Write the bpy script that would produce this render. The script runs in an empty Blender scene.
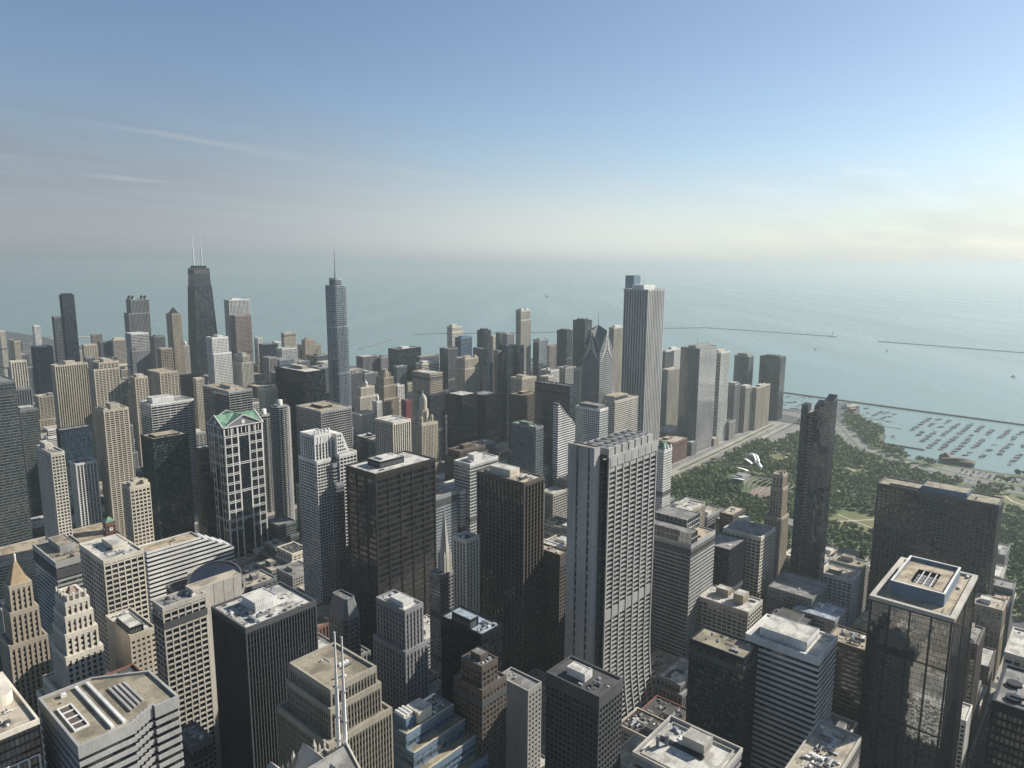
import bpy, math, random
import numpy as np
from mathutils import Matrix, Vector
C = bpy.context.scene
R = math.radians
# ---------------------------------------------------------------- camera
EYE = 413.0
FOCAL, YAW, PITCH, ROLL = 712.0, R(49.0), R(9.45), R(0.28)
fwd = Vector((math.sin(YAW)*math.cos(PITCH), math.cos(YAW)*math.cos(PITCH), -math.sin(PITCH)))
rgt0 = Vector((math.cos(YAW), -math.sin(YAW), 0)); up0 = rgt0.cross(fwd)
rgt = rgt0*math.cos(ROLL)+up0*math.sin(ROLL); upv = up0*math.cos(ROLL)-rgt0*math.sin(ROLL)
cd = bpy.data.cameras.new('camera'); cam_o = bpy.data.objects.new('camera', cd); C.collection.objects.link(cam_o)
m3 = Matrix((rgt, upv, -fwd)).transposed().to_4x4(); m3.translation = (0, 0, EYE); cam_o.matrix_world = m3
cd.sensor_fit = 'HORIZONTAL'; cd.sensor_width = 36; cd.lens = FOCAL/1024*36
cd.clip_start = 1; cd.clip_end = 200000
C.camera = cam_o
# ---------------------------------------------------------------- sky, sun, exposure
SUN_AZ, SUN_EL = R(115), R(31)
wd = bpy.data.worlds.new('World'); C.world = wd; wd.use_nodes = True
nt = wd.node_tree; bg = nt.nodes['Background']
sky = nt.nodes.new('ShaderNodeTexSky'); sky.sky_type = 'NISHITA'; sky.sun_disc = False
sky.sun_elevation = SUN_EL; sky.sun_rotation = SUN_AZ; sky.altitude = 200
sky.air_density = 1.0; sky.dust_density = 0.6; sky.ozone_density = 2.2

# thin high cloud: a low veil that climbs towards the north, with a few streaks of cirrus
def wn(kind, op=None, **k):
    n = nt.nodes.new(kind)
    if op: n.operation = op
    return n
def wl(a, b): nt.links.new(a, b)
def wmr(src, a, b, lo, hi, smooth=True):
    n = wn('ShaderNodeMapRange'); n.interpolation_type = 'SMOOTHSTEP' if smooth else 'LINEAR'
    for i, v in zip(('From Min', 'From Max', 'To Min', 'To Max'), (lo, hi, a, b)):
        if isinstance(v, (int, float)): n.inputs[i].default_value = v
        else: wl(v, n.inputs[i])
    wl(src, n.inputs['Value']); return n.outputs[0]
def wm(op, a, b):
    n = wn('ShaderNodeMath', op)
    for i, v in enumerate((a, b)):
        if isinstance(v, (int, float)): n.inputs[i].default_value = v
        else: wl(v, n.inputs[i])
    return n.outputs[0]
tc = wn('ShaderNodeTexCoord'); sp = wn('ShaderNodeSeparateXYZ'); wl(tc.outputs['Generated'], sp.inputs[0])
dn = wn('ShaderNodeVectorMath', 'DOT_PRODUCT'); wl(tc.outputs['Generated'], dn.inputs[0]); dn.inputs[1].default_value = (math.cos(R(49)), -math.sin(R(49)), 0)   # -: north-west, +: south-east
zz = wm('MAXIMUM', sp.outputs[2], 0.0); inv = wm('ADD', zz, .055); cx = wm('DIVIDE', sp.outputs[0], inv); cy = wm('DIVIDE', sp.outputs[1], inv); cv = wn('ShaderNodeCombineXYZ'); wl(cx, cv.inputs[0]); wl(cy, cv.inputs[1])
mp = wn('ShaderNodeMapping'); mp.inputs['Rotation'].default_value = (0, 0, R(35)); mp.inputs['Scale'].default_value = (.35, 1.25, 1); wl(cv.outputs[0], mp.inputs[0])
n1 = wn('ShaderNodeTexNoise'); n1.inputs['Scale'].default_value = .9; n1.inputs['Detail'].default_value = 8; n1.inputs['Roughness'].default_value = .6; n1.inputs['Distortion'].default_value = .6; wl(mp.outputs[0], n1.inputs['Vector'])
mp2 = wn('ShaderNodeMapping'); mp2.inputs['Rotation'].default_value = (0, 0, R(-41)); mp2.inputs['Scale'].default_value = (.30, 1.5, 1); mp2.inputs['Location'].default_value = (2.3, .7, 0); wl(cv.outputs[0], mp2.inputs[0])
n2 = wn('ShaderNodeTexNoise'); n2.inputs['Scale'].default_value = 1.1; n2.inputs['Detail'].default_value = 11; n2.inputs['Roughness'].default_value = .68; n2.inputs['Distortion'].default_value = .9; wl(mp2.outputs[0], n2.inputs['Vector'])
topz = wmr(dn.outputs['Value'], .215, .115, -.62, .40); wob = wmr(n1.outputs['Fac'], -.028, .03, .3, .7, False); edge = wm('ADD', topz, wob)
veil = wmr(wm('SUBTRACT', sp.outputs[2], edge), 1.0, 0.0, -.16, .04)
vs = wm('MULTIPLY', veil, wmr(n1.outputs['Fac'], .94, 1.0, .3, .6)); vs = wm('MULTIPLY', vs, wmr(dn.outputs['Value'], .92, .95, -.5, .45))
bw = wn('ShaderNodeRGBToBW'); wl(sky.outputs[0], bw.inputs[0]); tint = wn('ShaderNodeVectorMath', 'SCALE'); hue = wn('ShaderNodeMix'); hue.data_type = 'RGBA'; hue.inputs[6].default_value = (.915, .995, 1.10, 1); hue.inputs[7].default_value = (.965, 1.0, 1.0, 1); wl(wmr(dn.outputs['Value'], 0.0, 1.0, -.55, .15), hue.inputs[0]); wl(hue.outputs[2], tint.inputs[0]); wl(wm('MULTIPLY', bw.outputs[0], wm('MULTIPLY', wmr(dn.outputs['Value'], .62, 1.0, -.62, .1), wmr(dn.outputs['Value'], 1.0, .60, .1, .6))), tint.inputs['Scale'])
cir = wmr(n2.outputs['Fac'], 0.0, .6, .56, .76); cir = wm('MULTIPLY', cir, wmr(sp.outputs[2], 0.0, 1.0, .06, .11)); cir = wm('MULTIPLY', cir, wmr(sp.outputs[2], 1.0, 0.0, .15, .22)); 
vs = wm('ADD', wm('MULTIPLY', vs, .9), .1)
mxs = wn('ShaderNodeMix'); mxs.data_type = 'RGBA'; wl(vs, mxs.inputs[0]); wl(sky.outputs[0], mxs.inputs[6]); wl(tint.outputs[0], mxs.inputs[7]); 
t2 = wn('ShaderNodeVectorMath', 'SCALE'); t2.inputs[0].default_value = (1.12, 1.16, 1.18); wl(bw.outputs[0], t2.inputs['Scale'])
mx2 = wn('ShaderNodeMix'); mx2.data_type = 'RGBA'; wl(cir, mx2.inputs[0]); wl(mxs.outputs[2], mx2.inputs[6]); wl(t2.outputs[0], mx2.inputs[7]); wl(mx2.outputs[2], bg.inputs[0])
bg.inputs[1].default_value = 0.055
sl = bpy.data.lights.new('sun', 'SUN'); sl.energy = 3.9; sl.angle = R(0.53); sl.color = (1, .935, .83)
so = bpy.data.objects.new('sun', sl); C.collection.objects.link(so)
so.rotation_euler = Vector((-math.sin(SUN_AZ)*math.cos(SUN_EL), -math.cos(SUN_AZ)*math.cos(SUN_EL), -math.sin(SUN_EL))).to_track_quat('-Z', 'Y').to_euler()
C.view_settings.view_transform = 'Standard'; C.view_settings.look = 'None'
C.view_settings.exposure = 1.2; C.view_settings.gamma = 1; C.view_settings.use_curve_mapping = False
C.cycles.max_bounces = 5; C.cycles.diffuse_bounces = 2; C.cycles.glossy_bounces = 3; C.cycles.transmission_bounces = 2
C.cycles.volume_bounces = 1; C.cycles.use_denoising = True
# ---------------------------------------------------------------- lake and haze
def mat(name):
    m = bpy.data.materials.new(name); m.use_nodes = True
    return m, m.node_tree, m.node_tree.nodes['Principled BSDF']
def lake():
    vs=[(0,0,-1.8)]; fs=[]; K=180
    rad=[150*1.19**i for i in range(33)]; rad[-1]=40000
    for r in rad:
        for k in range(K):
            a=2*math.pi*k/K; vs.append((r*math.cos(a), r*math.sin(a), -1.8))
    for k in range(K): fs.append((0,1+k,1+(k+1)%K))
    for i in range(len(rad)-1):
        for k in range(K):
            a=1+i*K+k; b=1+i*K+(k+1)%K; fs.append((a,a+K,b+K,b))
    me=bpy.data.meshes.new('lake_water'); me.from_pydata(vs,[],fs)
    o=bpy.data.objects.new('lake_water',me); C.collection.objects.link(o); o['kind']='structure'
    m,t,b=mat('lake water'); b.inputs['Roughness'].default_value=.3; b.inputs['IOR'].default_value=1.33
    g=t.nodes.new('ShaderNodeNewGeometry'); mp=t.nodes.new('ShaderNodeMapping'); mp.vector_type='TEXTURE'; mp.inputs['Rotation'].default_value=(0,0,R(40)); mp.inputs['Scale'].default_value=(3600,420,1)
    t.links.new(g.outputs['Position'],mp.inputs[0]); n=t.nodes.new('ShaderNodeTexNoise'); n.inputs['Scale'].default_value=1.0; n.inputs['Detail'].default_value=9; t.links.new(mp.outputs[0],n.inputs['Vector'])
    mx=t.nodes.new('ShaderNodeMix'); mx.data_type='RGBA'; mx.inputs[6].default_value=(.13,.205,.195,1); mx.inputs[7].default_value=(.195,.27,.252,1); t.links.new(n.outputs['Fac'],mx.inputs[0]); t.links.new(mx.outputs[2],b.inputs['Base Color'])
    mr=t.nodes.new('ShaderNodeMapRange'); mr.inputs['From Min'].default_value=.35; mr.inputs['From Max'].default_value=.65; mr.inputs['To Min'].default_value=.2; mr.inputs['To Max'].default_value=.36; t.links.new(n.outputs['Fac'],mr.inputs[0]); t.links.new(mr.outputs[0],b.inputs['Roughness'])
    w=t.nodes.new('ShaderNodeTexNoise'); w.inputs['Scale'].default_value=.09; w.inputs['Detail'].default_value=4; t.links.new(g.outputs['Position'],w.inputs['Vector'])
    bp=t.nodes.new('ShaderNodeBump'); bp.inputs['Strength'].default_value=.1; bp.inputs['Distance'].default_value=1.2; t.links.new(w.outputs['Fac'],bp.inputs['Height']); t.links.new(bp.outputs[0],b.inputs['Normal'])
    me.materials.append(m)
    return o
lake()
hm=bpy.data.materials.new('haze'); hm.use_nodes=True; t=hm.node_tree; t.nodes.clear()
out=t.nodes.new('ShaderNodeOutputMaterial'); pv=t.nodes.new('ShaderNodeVolumePrincipled')
pv.inputs['Color'].default_value=(.44,.513,.53,1); pv.inputs['Density'].default_value=1/10800; pv.inputs['Anisotropy'].default_value=.36; pv.inputs['Density Attribute'].default_value=''
t.links.new(pv.outputs[0],out.inputs['Volume'])
HB=41000
me=bpy.data.meshes.new('haze'); z0,z1=-10,507
vs=[(x,y,z) for x in(-HB,HB) for y in(-HB,HB) for z in(z0,z1)]
me.from_pydata(vs,[],[(0,1,3,2),(4,6,7,5),(0,4,5,1),(2,3,7,6),(0,2,6,4),(1,5,7,3)])
ho=bpy.data.objects.new('haze',me); C.collection.objects.link(ho); ho['kind']='stuff'; me.materials.append(hm)
try: hm.cycles.homogeneous_volume=True
except Exception as e: print(e)
# ---------------------------------------------------------------- mesh helpers
CUBE = np.array([(0,0,0),(1,0,0),(1,1,0),(0,1,0),(0,0,1),(1,0,1),(1,1,1),(0,1,1)], float)
CFACE = np.array([(0,3,2,1),(4,5,6,7),(0,1,5,4),(1,2,6,5),(2,3,7,6),(3,0,4,7)])
class MB:
    """collects boxes, prisms and loose polygons and links them as one mesh object"""
    def __init__(s): s.V = []; s.F = []; s.UV = []; s.n = 0; s.hasuv = False; s.smooth = False
    def box(s, x0, y0, z0, x1, y1, z1): s.boxes([(x0, y0, z0, x1, y1, z1)])
    def boxes(s, a):
        a = np.asarray(a, float)
        if not len(a): return
        lo, hi = a[:, None, :3], a[:, None, 3:]
        v = lo+(hi-lo)*CUBE[None]
        f = (CFACE[None]+(np.arange(len(a))*8)[:, None, None]+s.n).reshape(-1, 4)
        s.V.append(v.reshape(-1, 3)); s.F.extend(map(tuple, f.tolist())); s.UV.extend([None]*len(f)); s.n += len(a)*8
    def poly(s, pts, uv=None):
        k = len(pts); s.V.append(np.asarray(pts, float)); s.F.append(tuple(range(s.n, s.n+k))); s.UV.append(uv); s.n += k
        if uv is not None: s.hasuv = True
    def mesh(s, verts, faces):
        s.V.append(np.asarray(verts, float)); s.F.extend(tuple(i+s.n for i in f) for f in faces); s.UV.extend([None]*len(faces)); s.n += len(verts)
    def prism(s, outline, z0, z1, top=True):
        """vertical prism over a counter-clockwise outline; z1 may be a list of heights"""
        k = len(outline); zt = z1 if hasattr(z1, '__len__') else [z1]*k
        vs = [(x, y, z0) for x, y in outline]+[(x, y, z) for (x, y), z in zip(outline, zt)]
        fs = [(i, (i+1) % k, k+(i+1) % k, k+i) for i in range(k)]
        if top: fs.append(tuple(range(k, 2*k)))
        s.mesh(vs, fs)
    def loft(s, rings, cap=True, uv=None):
        """skin a list of equal-length rings"""
        k = len(rings[0]); vs = [p for r in rings for p in r]; fs = []
        for j in range(len(rings)-1):
            for i in range(k): fs.append((j*k+i, j*k+(i+1) % k, (j+1)*k+(i+1) % k, (j+1)*k+i))
        if cap: fs.append(tuple(range((len(rings)-1)*k, len(rings)*k)))
        s.mesh(vs, fs)
    def tube(s, p, q, r, r2=None, k=8):
        p, q = Vector(p), Vector(q); d = (q-p).normalized(); a = d.orthogonal().normalized(); b = d.cross(a); r2 = r if r2 is None else r2
        rg = [[tuple(c+a*(rr*math.cos(2*math.pi*i/k))+b*(rr*math.sin(2*math.pi*i/k))) for i in range(k)] for c, rr in ((p, r), (q, r2))]
        s.loft(rg); s.mesh(rg[0][::-1], [tuple(range(k))])
    def build(s, name, material, parent=None, off=(0, 0), smooth=False):
        if not s.V: return None
        v = np.concatenate(s.V); v[:, 0] -= off[0]; v[:, 1] -= off[1]
        me = bpy.data.meshes.new(name); me.from_pydata(v.tolist(), [], s.F)
        if s.hasuv:
            uvl = me.uv_layers.new(name='UVMap'); buf = []
            for f, uv in zip(s.F, s.UV): buf.extend([c for p in (uv if uv is not None else [(0, 0)]*len(f)) for c in p])
            uvl.data.foreach_set('uv', buf)
        if smooth or s.smooth: me.polygons.foreach_set('use_smooth', [True]*len(me.polygons))
        me.materials.append(material)
        o = bpy.data.objects.new(name, me); C.collection.objects.link(o)
        if parent is not None: o.parent = parent
        return o
def tag(o, label=None, cat=None, group=None, kind=None):
    if label: o['label'] = label
    if cat: o['category'] = cat
    if group: o['group'] = group
    if kind: o['kind'] = kind
    return o
def empty(name, loc, label=None, cat=None, group=None):
    o = bpy.data.objects.new(name, None); C.collection.objects.link(o); o.location = loc; o.empty_display_size = 1
    return tag(o, label, cat, group)
# ---------------------------------------------------------------- materials
MATS = {}
def N(t, kind, **inp):
    n = t.nodes.new(kind)
    for k, v in inp.items(): n.inputs[k.replace('_', ' ')].default_value = v
    return n
def ramp(t, src, a, b, lo=0.0, hi=1.0):
    r = t.nodes.new('ShaderNodeMapRange'); r.inputs['From Min'].default_value = lo; r.inputs['From Max'].default_value = hi
    r.inputs['To Min'].default_value = a; r.inputs['To Max'].default_value = b; t.links.new(src, r.inputs['Value']); return r.outputs[0]
def mixc(t, fac, a, b, mode='MIX'):
    m = t.nodes.new('ShaderNodeMix'); m.data_type = 'RGBA'; m.blend_type = mode
    for s, v in ((m.inputs[0], fac), (m.inputs[6], a), (m.inputs[7], b)):
        if isinstance(v, (int, float)): s.default_value = v
        elif isinstance(v, tuple): s.default_value = v if len(v) == 4 else (*v, 1)
        else: t.links.new(v, s)
    return m.outputs[2]
def noise(t, vec, scale, detail=4):
    n = N(t, 'ShaderNodeTexNoise', Scale=scale, Detail=detail); t.links.new(vec, n.inputs['Vector']); return n.outputs['Fac']
def posvec(t, sc=(1, 1, 1)):
    g = t.nodes.new('ShaderNodeNewGeometry'); m = N(t, 'ShaderNodeVectorMath'); m.operation = 'MULTIPLY'; m.inputs[1].default_value = sc
    t.links.new(g.outputs['Position'], m.inputs[0]); return m.outputs[0]
WALL = dict(limestone=(.385,.365,.32), beige=(.43,.385,.305), cream=(.53,.49,.41), white=(.58,.575,.55), concrete=(.30,.297,.285), grey=(.15,.155,.16), tan=(.32,.275,.21),
    brown=(.08,.064,.054), brick=(.17,.08,.06), dark=(.0085,.011,.016), bronze=(.032,.028,.026), umber=(.055,.058,.061), oldstone=(.28,.255,.205), steelblue=(.11,.16,.215), marble=(.34,.34,.335), alum=(.33,.35,.37), navy=(.02,.028,.045), granite=(.21,.21,.215),
    pink=(.205,.17,.155), black=(.012,.012,.014), blue=(.10,.16,.24), green=(.05,.09,.08), red=(.17,.04,.045), gold=(.27,.205,.12))
def wall(key):
    k = 'wall '+key
    if k in MATS: return MATS[k]
    m, t, b = mat(k+' cladding'); c = WALL[key]
    n1 = noise(t, posvec(t, (.06, .06, .012)), 1.0, 5); n2 = noise(t, posvec(t, (.9, .9, .25)), 1.0, 3)
    v = N(t, 'ShaderNodeMath'); v.operation = 'MULTIPLY'
    t.links.new(ramp(t, n1, .78, 1.2, .3, .7), v.inputs[0]); t.links.new(ramp(t, n2, .88, 1.1, .3, .7), v.inputs[1])
    h = N(t, 'ShaderNodeVectorMath'); h.operation = 'SCALE'; h.inputs[0].default_value = c; t.links.new(v.outputs[0], h.inputs['Scale'])
    t.links.new(h.outputs[0], b.inputs['Base Color'])
    metal = key in ('alum', 'bronze', 'dark', 'navy', 'black')
    b.inputs['Roughness'].default_value = .42 if metal else .86
    if metal and key != 'alum': b.inputs['Specular IOR Level'].default_value = .25
    if key == 'alum': b.inputs['Metallic'].default_value = .35
    MATS[k] = m; return m
GLASS = dict(black=((.005,.008,.013), 1.85), navy=((.009,.014,.025), 1.75), bronze=(( .022,.016,.011), 1.6), green=((.010,.026,.025), 1.8), blue=((.028,.06,.085), 2.0),
    slate=((.045,.06,.075), 1.9), azure=((.03,.115,.19), 2.2), silver=((.016,.018,.021), 3.2), grey=((.026,.03,.034), 1.75))
def glass(key):
    k = 'glass '+key
    if k in MATS: return MATS[k]
    m, t, b = mat(k); c, ior = GLASS[key]
    uv = t.nodes.new('ShaderNodeUVMap'); fl = N(t, 'ShaderNodeVectorMath'); fl.operation = 'FLOOR'; t.links.new(uv.outputs[0], fl.inputs[0])
    wn = t.nodes.new('ShaderNodeTexWhiteNoise'); wn.noise_dimensions = '2D'; t.links.new(fl.outputs[0], wn.inputs['Vector'])
    # blinds drawn behind some panes, partly pulled down
    fr = N(t, 'ShaderNodeVectorMath'); fr.operation = 'FRACTION'; t.links.new(uv.outputs[0], fr.inputs[0]); sx = t.nodes.new('ShaderNodeSeparateXYZ'); t.links.new(fr.outputs[0], sx.inputs[0])
    sc = t.nodes.new('ShaderNodeSeparateColor'); t.links.new(wn.outputs['Color'], sc.inputs[0])
    thr = ramp(t, sc.outputs[1], .1, 1.0); gt = N(t, 'ShaderNodeMath'); gt.operation = 'GREATER_THAN'; t.links.new(sx.outputs[1], gt.inputs[0]); t.links.new(thr, gt.inputs[1])
    pick = N(t, 'ShaderNodeMath'); pick.operation = 'GREATER_THAN'; pick.inputs[1].default_value = .6; t.links.new(sc.outputs[0], pick.inputs[0])
    f = N(t, 'ShaderNodeMath'); f.operation = 'MULTIPLY'; t.links.new(gt.outputs[0], f.inputs[0]); t.links.new(pick.outputs[0], f.inputs[1])
    f2 = N(t, 'ShaderNodeMath'); f2.operation = 'MULTIPLY'; f2.inputs[1].default_value = .55 if key not in ('silver', 'black') else .2; t.links.new(f.outputs[0], f2.inputs[0])
    var = N(t, 'ShaderNodeVectorMath'); var.operation = 'SCALE'; var.inputs[0].default_value = c; t.links.new(ramp(t, sc.outputs[2], .5, 1.7), var.inputs['Scale'])
    t.links.new(mixc(t, f2.outputs[0], var.outputs[0], (.14, .13, .115)), b.inputs['Base Color'])
    b.inputs['Roughness'].default_value = .06; b.inputs['IOR'].default_value = ior
    # panes are never quite coplanar
    g = t.nodes.new('ShaderNodeNewGeometry'); j = N(t, 'ShaderNodeVectorMath'); j.operation = 'SUBTRACT'; j.inputs[1].default_value = (.5, .5, .5); t.links.new(wn.outputs['Color'], j.inputs[0])
    j2 = N(t, 'ShaderNodeVectorMath'); j2.operation = 'SCALE'; j2.inputs['Scale'].default_value = .03 if key != 'silver' else .018; t.links.new(j.outputs[0], j2.inputs[0])
    j3 = N(t, 'ShaderNodeVectorMath'); j3.operation = 'ADD'; t.links.new(g.outputs['Normal'], j3.inputs[0]); t.links.new(j2.outputs[0], j3.inputs[1])
    j4 = N(t, 'ShaderNodeVectorMath'); j4.operation = 'NORMALIZE'; t.links.new(j3.outputs[0], j4.inputs[0])
    bp = N(t, 'ShaderNodeBump', Strength=.025, Distance=1.0); t.links.new(noise(t, uv.outputs[0], .3, 2), bp.inputs['Height']); t.links.new(j4.outputs[0], bp.inputs['Normal'])
    t.links.new(bp.outputs[0], b.inputs['Normal'])
    MATS[k] = m; return m
ROOF = dict(white=(.54,.525,.48), cream=(.45,.40,.31), grey=(.24,.235,.225), gravel=(.30,.265,.19), dark=(.07,.068,.066), tan=(.40,.33,.235), blue=(.34,.40,.46), green=(.16,.30,.20),
    pink=(.42,.30,.25), beige=(.42,.34,.23), brown=(.16,.115,.08))
def roofm(key):
    k = 'roof '+key
    if k in MATS: return MATS[k]
    m, t, b = mat(k+' deck'); c = ROOF[key]
    n1 = noise(t, posvec(t, (.11, .11, .11)), 1.0, 6); n2 = noise(t, posvec(t, (1.3, 1.3, 1.3)), 1.0, 3)
    st = ramp(t, n1, 0, 1, .44, .60)
    base = mixc(t, st, c, tuple(x*.55 for x in c)); gr = ramp(t, n2, .82, 1.12, .3, .7)
    h = N(t, 'ShaderNodeVectorMath'); h.operation = 'SCALE'; 
    bk = t.nodes.new('ShaderNodeTexBrick'); bk.inputs['Scale'].default_value = 1; bk.inputs['Color1'].default_value = (1, 1, 1, 1); bk.inputs['Color2'].default_value = (.86, .86, .86, 1); bk.inputs['Mortar'].default_value = (.68, .68, .68, 1)
    bk.inputs['Mortar Size'].default_value = .12; bk.inputs['Brick Width'].default_value = 7.0; bk.inputs['Row Height'].default_value = 3.1; t.links.new(posvec(t), bk.inputs['Vector'])
    base = mixc(t, 1.0, base, bk.outputs['Color'], 'MULTIPLY'); t.links.new(base, h.inputs[0]); t.links.new(gr, h.inputs['Scale'])
    t.links.new(h.outputs[0], b.inputs['Base Color']); b.inputs['Roughness'].default_value = .9
    MATS[k] = m; return m
# ---------------------------------------------------------------- facades
def S(fh, sp, bay, pw, pd, sd, **k): return dict(fh=fh, sp=sp, bay=bay, pw=pw, pd=pd, sd=sd, **k)
STY = dict(
    band=S(3.9,.44,9.0,0,0,.35), bandthin=S(3.9,.24,9.0,.3,.2,.25), bandbig=S(4.2,.5,9.0,0,0,.5), bandfine=S(3.7,.5,3.0,.35,.2,.3), bandblue=S(4.2,.34,7.0,.4,.3,.3), bandround=S(4.2,.46,12.,0,0,.35),
    grid=S(3.9,.30,4.8,.75,.5,.42), gridfine=S(3.9,.36,3.4,.7,.45,.4), ribs=S(3.3,.24,4.0,1.3,.9,.12), ribsfine=S(3.9,.34,1.9,.5,.6,.1), ribsbig=S(3.9,.32,4.4,1.0,.9,.12),
    curtain=S(3.9,.27,1.7,.16,.18,.07), punch=S(3.6,.38,3.2,1.0,.3,.24), punchS=S(3.7,.5,3.2,1.4,.3,.26,blank='WNE'), punchE=S(3.6,.5,3.2,1.6,.3,.26,blank='WN'),
    resi=S(3.1,.36,6.2,1.4,1.0,.9), deco=S(3.7,.42,3.3,1.5,.6,.16), mega=S(3.9,.14,2.4,.14,.12,.05), megafine=S(3.4,.3,3.4,.35,.4,.3), aon=S(3.9,.0,6.2,3.3,1.6,.05),
    mirror=S(3.9,.06,1.6,.08,.07,.04), daley=S(6.2,.36,15.6,1.1,1.0,.5))
def facade(cl, x0, x1, y0, y1, z0, z1, st, sides='SWNE', far=False):
    n = max(1, round((z1-z0)/st['fh'])); fh = (z1-z0)/n; sp, sd, pd, pw = st['sp']*fh, st['sd'], st['pd'], st['pw']
    zz = z0+fh*np.arange(n); B = []
    for s in sides:
        L = (x1-x0) if s in 'SN' else (y1-y0)
        if st.get('blank') and s in st['blank']:
            bx = {'S': (x0-.3, y0-.3, z0, x1+.3, y0-.02, z1), 'N': (x0-.3, y1+.02, z0, x1+.3, y1+.3, z1), 'W': (x0-.3, y0+.03, z0, x0-.02, y1-.03, z1), 'E': (x1+.02, y0+.03, z0, x1+.3, y1-.03, z1)}[s]
            B.append(bx); continue
        nb = max(1, round(L/st['bay'])); bay = L/nb
        for z in (zz if sp else ()):
            e = min(z+sp, z1)
            B.append({'S': (x0-sd, y0-sd, z, x1+sd, y0+.04, e), 'N': (x0-sd, y1-.04, z, x1+sd, y1+sd, e), 'W': (x0-sd, y0+.05, z, x0+.04, y1-.05, e), 'E': (x1-.04, y0+.05, z, x1+sd, y1-.05, e)}[s])
        if pw and not (far and s in 'NE'):
            for i in range(nb+1):
                c = i*bay; a, b = c-pw/2, c+pw/2
                if i == 0: a, b = -pd+.01, pw/2
                if i == nb: a, b = L-pw/2, L+pd-.01
                if s in 'WE': a, b = max(a, .06), min(b, L-.06)
                if s == 'S': B.append((x0+a, y0-pd, z0, x0+b, y0+.03, z1))
                elif s == 'N': B.append((x0+a, y1-.03, z0, x0+b, y1+pd, z1))
                elif s == 'W': B.append((x0-pd-.012, y0+a, z0, x0+.03, y0+b, z1))
                else: B.append((x1-.03, y0+a, z0, x1+pd+.012, y0+b, z1))
    cl.boxes(B)
def walls(gl, x0, x1, y0, y1, z0, z1, st, seed=0):
    n = max(1, round((z1-z0)/st['fh']))
    for k, (a, b) in enumerate((((x0, y0), (x1, y0)), ((x1, y0), (x1, y1)), ((x1, y1), (x0, y1)), ((x0, y1), (x0, y0)))):
        L = math.hypot(b[0]-a[0], b[1]-a[1]); u = max(1, round(L/st['bay'])) if st['bay'] < 7 else max(1, round(L/2.2)); o = seed*7+k*50
        gl.poly([(*a, z0), (*b, z0), (*b, z1), (*a, z1)], [(o, o), (o+u, o), (o+u, o+n), (o, o+n)])
def ring(mb, x0, x1, y0, y1, z0, z1, t, out=0.0):
    """a hollow rectangle of four butted boxes: parapets, copings, screens"""
    X0, X1, Y0, Y1 = x0-out, x1+out, y0-out, y1+out
    mb.boxes([(X0, Y0, z0, X1, Y0+t, z1), (X0, Y1-t, z0, X1, Y1, z1), (X0, Y0+t, z0, X0+t, Y1-t, z1), (X1-t, Y0+t, z0, X1, Y1-t, z1)])
UNITS = {}
def unit_mesh(kind, col):
    if (kind, col) in UNITS: return UNITS[kind, col]
    mb = MB()
    if kind == 'cooling_unit':
        mb.box(-.5, -.5, .06, .5, .5, .8); mb.boxes([(sx*.42-.06, sy*.42-.06, 0, sx*.42+.06, sy*.42+.06, .06) for sx in (-1, 1) for sy in (-1, 1)])
        mb.tube((0, 0, .8), (0, 0, .95), .38, .36, 12); mb.boxes([(-.52, -.45, .2+.12*i, -.5, .45, .26+.12*i) for i in range(5)])
    elif kind == 'fan_row':
        mb.boxes([(-.5, -.16, .05, .5, .16, .26), (-.45, -.12, 0, -.4, .12, .05), (.4, -.12, 0, .45, .12, .05)])
        for q in (-.33, 0, .33): mb.tube((q, 0, .26), (q, 0, .32), .13, .12, 10)
    elif kind == 'pipe_run':
        for q in (-.05, .03): mb.tube((-.5, q, .09), (.5, q, .09), .022, .022, 6)
        mb.boxes([(x-.01, -.08, 0, x+.01, .06, .07) for x in (-.4, -.1, .2, .45)])
    elif kind == 'skylight':
        mb.box(-.5, -.5, 0, .5, .5, .18); mb.loft([[(-.45, -.45, .18), (.45, -.45, .18), (.45, .45, .18), (-.45, .45, .18)], [(-.05, -.4, .42), (.05, -.4, .42), (.05, .4, .42), (-.05, .4, .42)]])
    elif kind == 'roof_vent':
        mb.tube((0, 0, 0), (0, 0, .7), .3, .3, 10); mb.tube((0, 0, .7), (0, 0, 1.0), .5, .2, 10)
    elif kind == 'roof_hatch':
        mb.box(-.5, -.35, 0, .5, .35, .6); mb.box(-.55, -.4, .6, .55, .4, .68)
    else:
        mb.tube((-.5, 0, .3), (.5, 0, .3), .12, .12, 8); mb.boxes([(x-.04, -.05, 0, x+.04, .05, .2) for x in (-.4, 0, .4)])
    o = mb.build(kind, wall(col)); me = o.data; bpy.data.objects.remove(o); UNITS[kind, col] = me; return me
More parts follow.
